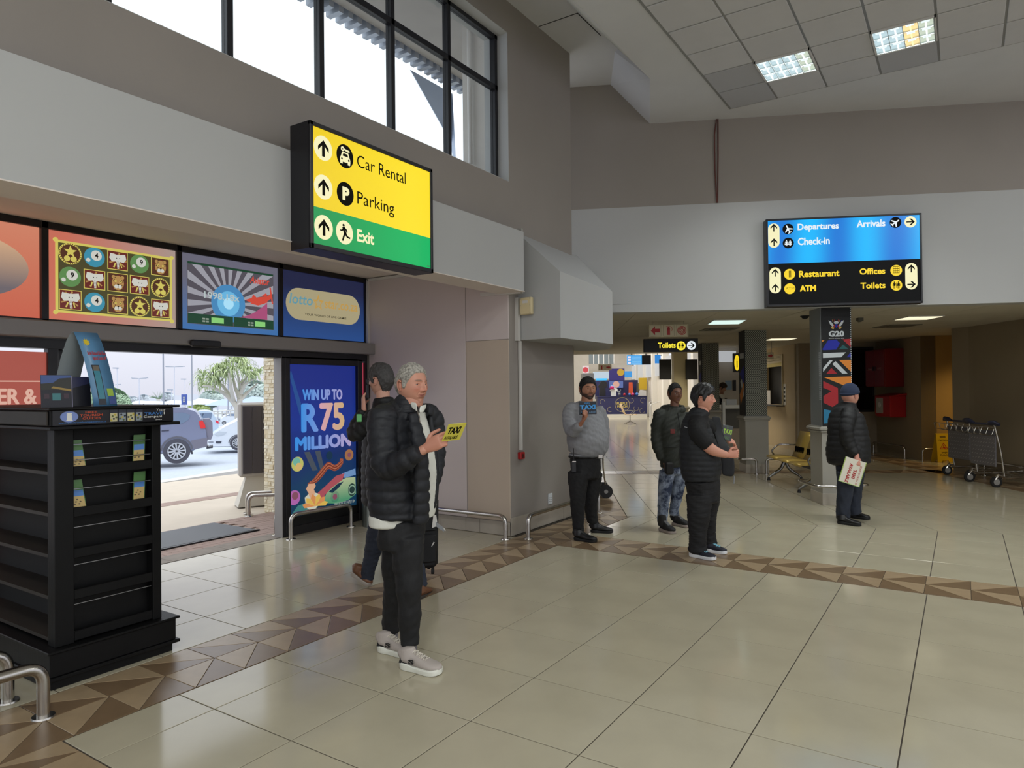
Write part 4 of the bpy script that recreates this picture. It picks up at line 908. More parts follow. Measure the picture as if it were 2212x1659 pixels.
pill(U(.047), Vv(.735), Vv(.888), rr_); pill(U(.052), Vv(.215), Vv(.385), rr_); pill(U(.935), Vv(.215), Vv(.385), rr_); m.disc((U(.935), Vv(.905)), rr_, .002, .004, s2f, 0, 28)
for u, v, a in ((.047, .90, 0), (.047, .735, 0), (.052, .385, 0), (.052, .215, 0), (.935, .385, 0), (.935, .21, -90), (.935, .905, -90)): arrow(m, s2f, U(u), Vv(v), Ws*.052, .004, 1, a, .14)
for u, v, k in ((.142, .88, 1), (.142, .72, 1), (.84, .905, 1), (.148, .365, 3), (.148, .2, 3), (.84, .37, 3), (.84, .205, 3)): m.disc((U(u), Vv(v)), Ws*.037, .002, .004, s2f, k, 28)
text(m, 'Departures', s2f, U(.205), U(.475), Vv(.84), Vv(.935), .004, .03, 0, 2); text(m, 'Check-in', s2f, U(.205), U(.415), Vv(.69), Vv(.775), .004, .03, 0, 2); text(m, 'Arrivals', s2f, U(.59), U(.775), Vv(.865), Vv(.945), .004, .03, 0, 2)
text(m, 'Restaurant', s2f, U(.21), U(.475), Vv(.325), Vv(.40), .004, .03, 0, 3); text(m, 'ATM', s2f, U(.217), U(.318), Vv(.168), Vv(.232), .004, 0, 0, 3, dup=.006); text(m, 'Offices', s2f, U(.605), U(.77), Vv(.335), Vv(.405), .004, .03, 0, 3); text(m, 'Toilets', s2f, U(.61), U(.77), Vv(.175), Vv(.245), .004, .03, 0, 3)
text(m, 'ATM', s2f, U(.12), U(.178), Vv(.19), Vv(.215), .004, 0, 0, 1)
def plane_icon(u, v, ang):
    c, s = math.cos(math.radians(ang)), math.sin(math.radians(ang)); k = Ws*.029
    R = lambda P: [(U(u)+(x*c-y*s)*k, Vv(v)+(x*s+y*c)*k) for x, y in P]
    m.prism(R([(-.95, .12), (.8, .16), (.98, 0), (.8, -.16), (-.95, -.12)]), .004, .006, s2f, 2); m.prism(R([(.25, .1), (-.35, .95), (-.6, .95), (-.2, .1)]), .004, .006, s2f, 2); m.prism(R([(.25, -.1), (-.35, -.95), (-.6, -.95), (-.2, -.1)]), .004, .006, s2f, 2); m.prism(R([(-.7, .05), (-1., .45), (-1.1, .45), (-1.0, -.45), (-.9, -.45), (-.7, -.05)]), .004, .006, s2f, 2)
plane_icon(.142, .88, 115); plane_icon(.84, .905, 35)
for k in (-1, 1): person_icon(m, s2f, U(.142+.012*k), Vv(.72), Ws*.045, .004, 2)
m.box((U(.118), Vv(.70), .006), (U(.166), Vv(.712), .008), s2f, 2)
person_icon(m, s2f, U(.827), Vv(.205), Ws*.05, .004, 1); person_icon(m, s2f, U(.853), Vv(.205), Ws*.05, .004, 1, True); m.box((U(.839), Vv(.175), .004), (U(.841), Vv(.235), .006), s2f, 1)
m.box((U(.143), Vv(.33), .004), (U(.147), Vv(.405), .006), s2f, 1); m.box((U(.153), Vv(.33), .004), (U(.157), Vv(.405), .006), s2f, 1)
for i in range(4):
    m.box((U(.82+.0125*i), Vv(.34), .004), (U(.822+.0125*i), Vv(.41), .006), s2f, 1); m.box((U(.82), Vv(.34+.023*i), .004), (U(.86), Vv(.345+.023*i), .006), s2f, 1)
m.build('lettering', [M_cream, M_ink, M_wl, M_yel], sg)
# cables on the upper wall
cb = MB(); u1 = (Vector((-2.86, 9.70, 0))-BA).dot(BU)
cb.tube([bf.p(u1, 5.42, .012), bf.p(u1-.03, 5.2, .012), bf.p(u1-.03, 4.7, .012), bf.p(u1-.01, 4.24, .012)], .009, 6); cb.tube([bf.p(u1+.02, 5.42, .012), bf.p(u1+.015, 4.9, .012), bf.p(u1+.0, 4.24, .012)], .009, 6)
tag(cb.build('cable', mat('cable_red', (96, 52, 44), .5)), 'pair of thin brown-red cables hanging down the upper wall', 'cable')
# ceiling lights of the hall
M_lamp = lit('lamp_white', (226, 244, 246), 1.25); M_lampw = lit('lamp_warm', (250, 214, 150), 1.2); M_louv = mat('louvre', (215, 225, 226), .25, metal=.3); M_tubeE = lit('tube_white', (250, 255, 255), 2.2)
for k, (x0, y1, ij) in enumerate(lights):
    lab = {(1, 1): 'square louvred ceiling light nearest the corner of the tiled field', (3, 1): 'square louvred ceiling light with one warm yellow tube'}.get(ij, 'square louvred ceiling light further along the hall ceiling')
    if ij in ((1, 1), (3, 1)):
        r = thing('ceiling_light', lab, 'ceiling light', (x0+.3, y1-.3, ZU), group='ceiling lights of the hall')
        f = MB()
        for a, b in (((0, -.6), (.6, -.585)), ((0, -.015), (.6, 0)), ((0, -.6), (.015, 0)), ((.585, -.6), (.6, 0))): f.box((x0+a[0], y1+a[1], ZU-.036), (x0+b[0], y1+b[1], ZU+.05))
        f.build('frame', M_trim, r)
        for c in range(4):
            q = MB(); q.box((x0+.02+.14*c, y1-.58, ZU-.012), (x0+.155+.14*c, y1-.02, ZU-.009)); q.build('reflector', M_lampw if (ij == (3, 1) and c == 2) else (lit('lamp_pale', (206, 232, 240), .85) if c < 3 else lit('lamp_pale2', (214, 226, 205), .85)), r)
            q = MB(); q.cyl((x0+.088+.14*c, y1-.57, ZU-.020), (x0+.088+.14*c, y1-.03, ZU-.020), .007, k=8); q.build('lamp_tube', M_tubeE if not (ij == (3, 1) and c == 2) else lit('tube_warm', (255, 225, 160), 1.6), r)
        q = MB()
        for c in range(5): q.box((x0+.015+.14*c, y1-.585, ZU-.034), (x0+.022+.14*c, y1-.015, ZU-.012))
        for c in range(4): q.box((x0+.015, y1-.585+.185*c, ZU-.034), (x0+.585, y1-.578+.185*c, ZU-.012))
        for c in range(4):
            for d in range(3): q.box((x0+.05+.14*c, y1-.575+.185*d, ZU-.034), (x0+.125+.14*c, y1-.535+.185*d, ZU-.026), mi=1)
        q.build('louvre', [M_louv, lit('louvre_glow', (235, 248, 250), 1.1)], r)
    else:
        q = MB(); q.box((x0, y1-.6, ZU-.02), (x0+.6, y1, ZU+.02));  # unseen ceiling lights, added to brighten the hall
        r = thing('ceiling_light', lab, 'ceiling light', (x0+.3, y1-.3, ZU), group='added hall ceiling lights out of view')
        q.build('diffuser', M_lamp, r)
    area('ceiling_lamp', (x0+.3, y1-.3, ZU-.03), (0, 0, 0), .56, .56, 26 if ij in ((1, 1), (3, 1)) else 75, (.96, 1., .97))
# ================================================================ corridor walls
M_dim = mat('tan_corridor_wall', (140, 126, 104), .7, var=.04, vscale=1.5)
M_yellowwall = mat('ochre_wall', (176, 142, 82), .7)
def gp(a, b): return tuple(g2(a, b)[:2])
w = MB()
w.prism([gp(6.2, 17.75), gp(6.2, 18.75), gp(6.45, 18.75), gp(6.45, 17.75)], 0, ZC)
w.prism([gp(6.2, 20.6), gp(6.2, 23), gp(6.45, 23), gp(6.45, 20.6)], 0, ZC); w.prism([gp(6.2, 18.75), gp(6.2, 20.6), gp(6.45, 20.6), gp(6.45, 18.75)], 0, 1.15); w.prism([gp(6.2, 18.75), gp(6.2, 20.6), gp(6.45, 20.6), gp(6.45, 18.75)], 2.52, ZC)
struct(w, 'wall_office', mat('cream_wall', (190, 170, 134), .7, var=.03))
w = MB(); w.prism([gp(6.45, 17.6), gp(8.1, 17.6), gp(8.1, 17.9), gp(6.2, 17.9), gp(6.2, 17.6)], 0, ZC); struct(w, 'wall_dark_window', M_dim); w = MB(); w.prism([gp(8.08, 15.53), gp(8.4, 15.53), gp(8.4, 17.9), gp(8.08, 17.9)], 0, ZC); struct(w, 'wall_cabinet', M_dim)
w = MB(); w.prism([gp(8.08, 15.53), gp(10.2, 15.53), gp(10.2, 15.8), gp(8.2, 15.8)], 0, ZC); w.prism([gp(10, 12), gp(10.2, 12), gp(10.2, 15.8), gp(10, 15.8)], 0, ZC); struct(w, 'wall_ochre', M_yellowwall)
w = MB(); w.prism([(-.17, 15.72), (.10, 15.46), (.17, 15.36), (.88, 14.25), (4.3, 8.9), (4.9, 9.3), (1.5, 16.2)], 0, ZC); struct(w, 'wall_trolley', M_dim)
# ochre lobby light and lit door edge
area('lobby_lamp', tuple(g2(8.9, 14.6, 2.6)), (0, 0, 0), .6, .6, 9, (1., .72, .32))
dx = MB(); f8 = Fr(g2(9.02, 15.53), E1, UP); dx.box((0, 0, .0), (.05, 2.15, .04), f8); dx.box((.05, 2.05, 0), (.3, 2.15, .04), f8)
dd = dx.build('door_3', mat('door_frame_pale', (205, 205, 170), .5)); tag(dd, kind='structure')
dx = MB(); dx.box((.055, 0, .002), (.25, 2.05, .01), f8); dx.build('lit_gap', lit('lit_gap', (170, 180, 140), .5), dd)
# ---------------- ticket office window
of = Fr(g2(6.2, 20.6), -E2, UP, -E1)                                 # u runs towards us, n into the corridor
win3 = thing('window_3', None, None, g2(6.2, 19.6), kind='structure')
q = MB(); q.box((0, 1.15, -.22), (1.85, 2.52, -.2), of); q.build('shade_sheet', M_blackm, win3)  # black sheet stands in for the shade of the room behind
q = MB(); q.box((0, 1.15, -.06), (.05, 2.52, .02), of); q.box((1.8, 1.15, -.06), (1.85, 2.52, .03), of); q.box((.0, 2.3, -.06), (1.85, 2.34, .03), of); q.build('frame', mat('cream_frame', (214, 200, 160), .5), win3)
for k in range(5):
    q = MB(); q.box((.05, 2.34+.036*k, -.03), (1.8, 2.368+.036*k, .0+.005*(k % 2)), of); q.build('shutter_slat', mat('shutter_cream', (196, 182, 140), .5), win3)
q = MB(); q.box((.05, 2.2, -.02), (1.8, 2.3, .02), of, bev=.004); q.build('sign_strip', mat('yellow_strip', (214, 196, 90), .5), win3)
q = MB(); q.box((-.15, 1.12, .002), (1.95, 1.15, .22), of, bev=.006); tag(q.build('counter', M_blackm), 'narrow black counter shelf under the ticket office window', 'counter')
q = MB(); q.box((.28, 1.15, -.05), (.62, 1.55, -.03), of); tag(q.build('paper_notice', M_trim), 'white paper standing in the dark ticket office window', 'notice')
q = MB(); q.box((1.86, 1.16, .002), (2.05, 1.72, .008), of, 0); [q.box((1.9, 1.25+.11*k, .008), (2.0, 1.31+.11*k, .01), of, 1) for k in range(4)]; tag(q.build('paper_notice', [M_trim, M_ink]), 'white notice with black writing beside the ticket office window', 'notice')
# dark window and the two red fire cabinets
wf2 = Fr(g2(6.9, 17.6), E1, UP)
q = MB(); q.box((.0, 1.0, .0), (1.12, 2.62, .03), wf2, bev=.01); q.box((.05, 1.05, .03), (1.07, 2.57, .035), wf2, 1); tag(q.build('window_4', [M_blackm, mat('dark_glass', (20, 18, 18), .08)]), kind='structure')
cf = Fr(g2(8.08, 17.3), -E2, UP, -E1)
M_red = mat('fire_red', (122, 16, 20), .32, coat=.3)
fc = thing('fire_cabinet', 'large red double-door fire cabinet high on the corridor wall', 'fire cabinet', cf.p(.4, 1.9))
q = MB(); q.box((.1, 1.62, 0), (1.06, 2.50, .42), cf, bev=.01); q.build('case', M_red, fc)
for u in (.115, .585):
    q = MB(); q.box((u, 1.64, .42), (u+.46, 2.48, .44), cf, bev=.006); d = q.build('door', M_red, fc); q = MB(); q.box((u+(.40 if u < .3 else .04), 2.0, .44), (u+(.42 if u < .3 else .06), 2.1, .455), cf); q.build('handle', M_black, d)
    q = MB(); text(q, 'FIRE', cf, u+.15, u+.33, 2.02, 2.07, .4415, .01); q.build('marking', mat('mark_white', (190, 150, 150), .5), d)
fc = thing('hose_reel_box', 'smaller bright red hose cabinet with a white window, below the big one', 'fire cabinet', cf.p(.6, 1.2))
q = MB(); q.box((.4, .92, 0), (1.15, 1.42, .36), cf, bev=.02); q.add([cf.p(u, v, n) for u, v, n in ((.36, 1.42, 0), (1.17, 1.42, 0), (1.17, 1.40, .40), (.36, 1.40, .40), (.36, 1.47, 0), (1.17, 1.47, 0))], [(0, 3, 2, 1), (4, 5, 2, 3), (0, 4, 3), (1, 2, 5), (0, 1, 5, 4)]); q.build('case', mat('hose_red', (172, 24, 30), .35), fc)
q = MB(); q.box((.48, 1.0, .36), (.80, 1.36, .365), cf); q.build('glass', mat('pale_window', (180, 176, 168), .2), fc); q = MB(); q.disc((.66, 1.2), .06, .366, .38, cf); q.build('tag', M_trim, fc)
rail('guard_rail', 'low steel guard rail under the red fire cabinets', [tuple(g2(7.9, 17.4, 0)), tuple(g2(7.9, 17.4, .27)), tuple(g2(7.9, 15.9, .27)), tuple(g2(7.9, 15.9, 0))])
rail('guard_rail', 'steel guard rail before the ochre wall, left of the trolleys', [tuple(g2(8.0, 15.35, 0)), tuple(g2(8.0, 15.35, .27)), tuple(g2(9.6, 15.35, .27)), tuple(g2(9.6, 15.35, 0))])
rail('guard_rail', 'steel guard rail along the dark wall behind the trolleys', [tuple(g2(7.8, 12.9, 0)), tuple(g2(7.8, 12.9, .27)), tuple(g2(7.75, 9.5, .27)), tuple(g2(7.75, 9.5, 0))])

# wet floor sign
ws = thing('wet_floor_sign', 'yellow folding CAUTION WET FLOOR sign against the ochre wall', 'floor sign', g2(8.35, 15.25))
M_wy = mat('sign_plastic_yellow', (214, 176, 30), .4)
for s_, nm in ((1, 'front_leaf'), (-1, 'back_leaf')):
    wfr = Fr(g2(8.35, 15.25-.13*s_), E1, E2*(.2*s_)+UP); q = MB(); q.prism([(-.16, 0), (-.08, 0), (-.06, .05), (.06, .05), (.08, 0), (.16, 0), (.125, .62), (-.125, .62)], -.01, .01, wfr); lf = q.build(nm, M_wy, ws)
    if s_ == 1:
        q = MB(); text(q, 'CAUTION', wfr, -.09, .09, .46, .49, .011, .02, 0, 0); text(q, 'WET', wfr, -.06, .06, .19, .225, .011, .02, 0, 0); text(q, 'FLOOR', wfr, -.09, .09, .14, .175, .011, .02, 0, 0)
        q.box((-.06, .53, .01), (.06, .57, .012), wfr, 2)
        for k in range(3):
            t0, t1 = pi/2+2*pi*k/3, pi/2+2*pi*(k+1)/3; a, b = (.1*math.cos(t0), .33+.09*math.sin(t0)), (.1*math.cos(t1), .33+.09*math.sin(t1)); c, d = (.078*math.cos(t1), .33+.07*math.sin(t1)), (.078*math.cos(t0), .33+.07*math.sin(t0)); q.prism([a, b, c, d], .01, .013, wfr, 1)
        q.disc((0, .355), .012, .01, .013, wfr, 1, 10); q.prism([(-.012, .34), (.02, .33), (.04, .3), (.02, .3), (-.03, .31)], .01, .013, wfr, 1)
        q.build('print', [M_ink, mat('warn_red', (176, 50, 30), .5), mat('warn_grey', (120, 96, 30), .5)], lf)

# ---------------- wrapped columns
M_fab = mat('banner_grey_fabric', (120, 124, 126), .8, bump=.15, bscale=60)
def zig_mat():
    m = mat('zigzag_fabric', (60, 60, 56), .8); t = m.node_tree; b = t.nodes['Principled BSDF']; N = t.nodes.new; K = t.links.new
    g = N('ShaderNodeUVMap'); s = N('ShaderNodeSeparateXYZ'); K(g.outputs[0], s.inputs[0])
    def mm(op, a, b_=None, c=None):
        n = N('ShaderNodeMath'); n.operation = op
        for i, v in enumerate((a, b_, c)):
            if v is None: continue
            if isinstance(v, (int, float)): n.inputs[i].default_value = v
            else: K(v, n.inputs[i])
        return n.outputs[0]
    tri = mm('PINGPONG', mm('MULTIPLY', s.outputs['Y'], 1.0), .5)     # up the column
    v = mm('MULTIPLY_ADD', tri, 1.7, s.outputs['X']); fr_ = mm('FRACT', v); st_ = mm('GREATER_THAN', fr_, .5)
    mx_ = N('ShaderNodeMix'); mx_.data_type = 'RGBA'; K(st_, mx_.inputs['Factor']); mx_.inputs['A'].default_value = (*s2l((38, 40, 38)), 1); mx_.inputs['B'].default_value = (*s2l((168, 172, 160)), 1)
    K(mx_.outputs['Result'], b.inputs['Base Color']); return m
M_zig = zig_mat()
M_ped = mat('column_base_paint', (160, 157, 148), .6, var=.03)
def uvquad(name, fr, u0, u1, v0, v1, n, m, parent, su, sv):
    o = mesh(name, [fr.p(u0, v0, n), fr.p(u1, v0, n), fr.p(u1, v1, n), fr.p(u0, v1, n), fr.p(u0, v0, n-.004), fr.p(u1, v0, n-.004), fr.p(u1, v1, n-.004), fr.p(u0, v1, n-.004)],
             [(0, 1, 2, 3), (4, 7, 6, 5), (0, 4, 5, 1), (1, 5, 6, 2), (2, 6, 7, 3), (3, 7, 4, 0)], m, parent)
    uv = o.data.uv_layers.new(name='UVMap'); cs = {0: (u0, v0), 1: (u1, v0), 2: (u1, v1), 3: (u0, v1)}
    for l in o.data.loops: c = cs[l.vertex_index % 4]; uv.data[l.index].uv = (c[0]*su, c[1]*sv)
    return o
def column(a, b, w_, lab, style, name='column'):
    r = thing(name, lab, 'column', g2(a+w_/2, b+w_/2), group=None); F0 = Fr(g2(a, b), E1, UP)
    f_ = Fr(g2(a, b), E1, E2, UP)
    q = MB(); q.box((-.015, -.015, 0), (w_+.015, w_+.015, 1.0), f_); q.build('pedestal', M_ped, r)
    q = MB(); q.box((-.04, -.04, 1.0), (w_+.04, w_+.04, 1.03), f_, bev=.008); q.box((-.06, -.06, 1.03), (w_+.06, w_+.06, 1.075), f_, bev=.012); q.box((-.03, -.03, 1.075), (w_+.03, w_+.03, 1.09), f_); q.build('moulding', M_ped, r)
    q = MB(); q.box((-.02, -.02, 0), (w_+.02, w_+.02, .16), f_, bev=.003); q.build('skirting', M_skirt, r)
    q = MB(); q.box((0, 0, 1.09), (w_, w_, ZC), f_); q.build('shaft', M_fab if style != 'plain' else mat('cream_column', (196, 184, 150), .7), r)
    lf = Fr(g2(a, b+w_), -E2, UP, -E1)
    if style in ('zig', 'far'):
        uvquad('zigzag_banner', F0, 0, w_, 1.1, ZC, .012, M_zig, r, 26, 22)
        q = MB(); q.box((0, 1.1, .006), (w_, ZC, .012), lf, 0); q.box((.08, 2.2, .012), (w_-.05, 2.3, .014), lf, 1); q.prism([(.05, 1.9), (.35, 2.05), (.35, 1.7)], .012, .014, lf, 3)
        q.prism([(.1, 1.75), (.3, 1.45), (.36, 1.5), (.2, 1.8)], .012, .014, lf, 1); q.prism([(.05, 1.5), (.36, 1.75), (.36, 1.6), (.1, 1.3)], .012, .014, lf, 2); q.build('side_banner', [mat('banner_black', (20, 21, 24), .8), mat('b_white', (190, 196, 200), .8), mat('b_orange', (212, 130, 50), .8), mat('b_blue', (40, 44, 120), .8)], r)
    return r, F0, lf
CW = .40
r, F0, lf = column(3.75, 9.76, CW, 'nearest square column wrapped in a black and coloured G20 banner', 'g20')
fb = [mat('banner_black', (20, 21, 24), .8), mat('b_white', (190, 196, 200), .8), mat('b_orange', (212, 130, 50), .8), mat('b_blue', (28, 38, 150), .8), mat('b_red', (160, 36, 44), .8), mat('b_teal', (30, 84, 88), .8), mat('b_sky', (40, 120, 160), .8), mat('b_gold', (205, 170, 90), .8)]
q = MB(); q.box((0, 1.09, .004), (CW, ZC, .012), F0, 0)
zt = lambda y: 1.6327-(y-844)*.00667                                 # picture height to metres on this face
def bp2(P, mi, n=.013): q.prism([((x-1778)/57*CW, zt(y)) for x, y in P], .012, n, F0, mi)
bp2([(1778, 747), (1784, 747), (1778, 752)], 2); bp2([(1779, 766), (1790, 748), (1806, 746), (1813, 754), (1806, 767), (1781, 768)], 3); bp2([(1818, 746), (1834, 745), (1834, 763)], 4); bp2([(1819, 757), (1811, 766), (1829, 766)], 5)
bp2([(1780, 774), (1824, 773), (1815, 783), (1780, 784)], 1); bp2([(1833, 773), (1834, 783), (1826, 783)], 3); bp2([(1780, 805), (1793, 789), (1799, 789), (1780, 813)], 1); bp2([(1798, 797), (1804, 791), (1827, 817), (1817, 817)], 1)
bp2([(1796, 805), (1786, 817), (1807, 817)], 4); bp2([(1811, 789), (1834, 789), (1834, 814)], 2); bp2([(1781, 824), (1834, 823), (1834, 848)], 2); bp2([(1780, 832), (1808, 847), (1808, 878), (1797, 886), (1780, 877), (1780, 863), (1796, 853), (1780, 846)], 4)
bp2([(1780, 890), (1800, 895), (1800, 918), (1780, 920)], 6); bp2([(1812, 850), (1834, 856), (1834, 880)], 3); bp2([(1812, 890), (1834, 886), (1834, 915), (1812, 915)], 4)
for k in range(54): z = 1.12+.03*k; q.box((CW-.012, z, .012), (CW-.001, z+.014, .0135), F0, 1)
# emblem and name
cx, cz = .20, 2.50
q.disc((cx, cz+.02), .032, .012, .0135, F0, 1, 16, .02)
for s_ in (-1, 1):
    q.prism([(cx+s_*.03, cz-.02), (cx+s_*.07, cz+.035), (cx+s_*.105, cz+.05), (cx+s_*.085, cz), (cx+s_*.05, cz-.04)], .012, .0135, F0, 1); q.prism([(cx+s_*.03, cz-.05), (cx+s_*.075, cz-.035), (cx+s_*.06, cz-.065), (cx+s_*.035, cz-.07)], .012, .0135, F0, 7); q.prism([(cx+s_*.012, cz-.03), (cx+s_*.04, cz+.0), (cx+s_*.03, cz-.05)], .0135, .0145, F0, 4)
    for k in range(3): q.prism([(cx+s_*(.02+.02*k), cz+.035), (cx+s_*(.03+.025*k), cz+.075-.008*k), (cx+s_*(.028+.02*k), cz+.03)], .012, .0135, F0, (4, 7, 3)[k])
q.disc((cx, cz-.025), .016, .013, .0145, F0, 3, 10, .03)
text(q, 'G20', F0, .095, .305, 2.325, 2.405, .013, .05, 0, 1); text(q, 'SOUTH AFRICA 2025', F0, .095, .305, 2.295, 2.308, .013, .01, 0, 1)
q.build('front_banner', fb, r)
q = MB(); q.box((0, 1.09, .003), (CW, ZC, .01), lf); 
for k in range(7):
    for j in range(24): q.prism([(CW-.012-.010*k, 1.45+.028*j), (CW-.012-.010*k+.006, 1.45+.028*j+.012), (CW-.012-.010*k, 1.45+.028*j+.02), (CW-.016-.010*k, 1.45+.028*j+.01)], .01, .0108, lf, 1)
q.build('side_banner', [M_fab, mat('fab_white', (176, 180, 182), .8)], r)
column(3.72, 13.40, CW, 'second square column, wrapped in black and white zigzag fabric', 'zig')
column(3.70, 17.05, CW, 'third zigzag-wrapped column, behind the dark-haired woman', 'far')
column(3.66, 20.7, CW, 'plain cream column between two black screens', 'plain')
# steel bump rails round the columns
def crail(a, b, w_, lab):
    d = .16; z = .28; P = [g2(a+w_/2-.06, b-d, 0), g2(a+w_/2-.06, b-d, z), g2(a-d, b-d, z), g2(a-d-.02, b+w_+.05, z), g2(a+.0, b+w_+d+.02, z)]
    root = thing('bump_rail', lab, 'rail', g2(a, b)); m = MB(); m.tube(bend(P, .07, 6), .022, 12); m.build('tube', M_steel, root, True)
    P = [g2(a+w_/2+.12, b-d, 0), g2(a+w_/2+.12, b-d, z), g2(a+w_+d, b-d+.04, z), g2(a+w_+d, b+w_+.1, z), g2(a+.2, b+w_+d, z)]
    m = MB(); m.tube(bend(P, .07, 6), .022, 12); m.build('tube', M_steel, root, True)
    for aa in (a+w_/2-.06, a+w_/2+.12): m = MB(); g = g2(aa, b-d, 0); m.cyl(g, g+UP*.008, .045, k=16); m.build('floor_flange', M_steel, root)
crail(3.75, 9.76, CW, 'bent steel bump rail round the foot of the G20 column'); crail(3.72, 13.40, CW, 'bent steel bump rail round the foot of the second column')

# ---------------- bench
bn = thing('waiting_bench', 'yellow perforated metal beam bench with chrome legs beside the G20 column', 'bench', g2(4.0, 12.0)); bF = Fr(g2(4.1, 12.5), -E2, E1, UP)
M_byel = mat('bench_yellow', (206, 176, 92), .32, metal=.25); M_chr = mat('bench_chrome', (150, 150, 150), .22, metal=1.)
for k in range(3):
    u0 = .04+.56*k; q = MB(); P = [(-.30, .415), (-.27, .44), (-.05, .445), (.12, .42), (.16, .41)]
    V = []; 
    for v, z in P: V += [bF.p(u0, v, z), bF.p(u0+.54, v, z)]
    q.add(V, [(2*i, 2*i+1, 2*i+3, 2*i+2) for i in range(4)]); o = q.build('seat', M_byel, bn, True); md = o.modifiers.new('s', 'SOLIDIFY'); md.thickness = .018
    q = MB(); V = []
    for v, z in ((.15, .42), (.19, .50), (.22, .62), (.27, .78), (.30, .86)): V += [bF.p(u0+.0, v, z), bF.p(u0+.54, v, z)]
    q.add(V, [(2*i, 2*i+1, 2*i+3, 2*i+2) for i in range(4)]); o = q.build('backrest', M_byel, bn, True); md = o.modifiers.new('s', 'SOLIDIFY'); md.thickness = .018
    for j in range(5): q = MB(); q.box((u0+.1+.085*j, .17, .50), (u0+.104+.085*j, .205, .60), bF); q.build('slot', M_ink, o)
q = MB(); q.box((0, -.03, .33), (1.75, .03, .40), bF, bev=.01); q.build('beam', mat('beam_dark', (52, 50, 46), .4), bn)
for u in (.12, 1.6):
    for s_ in (-1, 1):
        q = MB(); q.tube(bend([bF.p(u, 0, .36), bF.p(u, s_*.06, .20), bF.p(u, s_*.28, .05)], .08), [.035]*1+[.03]*6+[.018], 10); q.build('leg', M_chr, bn, True)
        q = MB(); q.cyl(bF.p(u, s_*.28, 0), bF.p(u, s_*.28, .05), .03, .018, 12); q.build('foot', M_black, bn)
for u in (.0, 1.72):
    q = MB(); q.tube(bend([bF.p(u, -.12, .40), bF.p(u, -.20, .50), bF.p(u, -.08, .62), bF.p(u, .24, .61)], .07), .014, 10); q.build('armrest', M_chr, bn, True)

# ---------------- luggage trolleys
def trolley(lab, loc, ang):
    r = thing('luggage_trolley', lab, 'luggage trolley', loc, math.radians(ang), 'luggage trolleys by the dark wall'); R = Matrix.Translation(loc) @ Matrix.Rotation(math.radians(ang), 4, 'Z')
    f_ = Fr(loc, R.to_3x3() @ Vector((1, 0, 0)), R.to_3x3() @ Vector((0, 1, 0)), UP); p = lambda x, y, z: f_.p(x, y, z)
    for s_ in (-1, 1):
        q = MB(); q.tube(bend([p(s_*.33, .16, .14), p(s_*.33, .10, .6), p(s_*.31, .02, 1.0)], .1), .017, 10); q.build('upright', M_steel, r, True)
        q = MB(); q.tube(bend([p(s_*.33, .10, .14), p(s_*.30, .55, .16), p(s_*.20, .98, .2)], .1), .016, 10); q.build('base_rail', M_steel, r, True)
        q = MB(); q.tube([p(s_*.42, .03, 1.0), p(s_*.34, .0, 1.035), p(s_*.24, .0, 1.03), p(s_*.16, .01, 1.005)], [.02, .034, .034, .018], 10); q.build('grip', mat('grip_navy', (36, 40, 66), .5), r, True)
        q = MB(); q.cyl(p(s_*.33-.02, .02, .085), p(s_*.33+.02, .02, .085), .085, k=20); q.cyl(p(s_*.33-.024, .02, .085), p(s_*.33+.024, .02, .085), .05, k=14, mi=1); q.build('wheel', [mat('tyre_black', (28, 28, 30), .6), mat('hub_grey', (150, 148, 146), .4)], r, True)
        q = MB(); q.tube([p(s_*.33-.0, .16, .15), p(s_*.33, .06, .19), p(s_*.33, .0, .12)], .026, 8); q.build('castor_fork', M_steel, r, True)
    q = MB(); q.cyl(p(-.02, .88, .075), p(.02, .88, .075), .075, k=20); q.build('wheel', MATS['tyre_black'], r, True); q = MB(); q.tube([p(0, .95, .2), p(0, .9, .1)], .03, 8); q.build('castor_fork', M_steel, r, True)
    q = MB(); q.tube([p(-.4, .02, 1.0), p(.4, .02, 1.0)], .018, 10); q.build('handle_bar', MATS['grip_navy'], r, True)
    q = MB(); q.box((-.31, .03, .32), (.31, .055, .82), f_, bev=.008); q.box((-.31, .02, .82), (.31, .05, .9), f_, bev=.008, mi=1)
    for i in range(9):
        for j in range(7):
            x, z = -.27+.066*i+(.03 if j % 2 else 0), .36+.065*j; q.add([p(x, .028, z), p(x+.035, .028, z+.02), p(x+.035, .022, z+.028), p(x, .022, z+.008)], [(0, 1, 2, 3)], 2)
    q.build('front_board', [mat('board_grey', (104, 102, 108), .45), mat('board_dark', (70, 70, 78), .4), mat('board_rib', (150, 148, 152), .4)], r)
    for k in range(5): q = MB(); q.tube(bend([p(-.3+.15*k, .03, .95), p(-.3+.15*k, -.02, .82), p(-.3+.15*k, -.2, .86), p(-.3+.15*k, -.22, .96)], .03, 3), .005, 6); q.build('basket_wire', M_steel, r)
    q = MB(); q.tube([p(-.3, -.22, .96), p(.3, -.22, .96)], .007, 6); q.tube([p(-.3, .03, .95), p(.3, .03, .95)], .007, 6); q.build('basket_rim', M_steel, r)
    q = MB(); q.box((-.14, .9, .17), (.14, 1.06, .24), f_, bev=.02); q.build('bumper', mat('bumper_navy', (30, 34, 80), .4), r); q = MB(); [q.tube([p(-.28+.05*abs(k-2)*0, .3+.18*k, .165), p(.28, .3+.18*k, .165)], .009, 6) for k in range(4)]; q.build('cross_bar', M_steel, r)
t1 = atz(2110, 1046); t2 = atz(2075, 1034)
trolley('nearer grey luggage trolley with its full mesh board facing us', (t1.x+.06, t1.y, 0), -58); trolley('further luggage trolley nested behind the left side of the nearer one', (t2.x-.05, t2.y+.25, 0), -58)

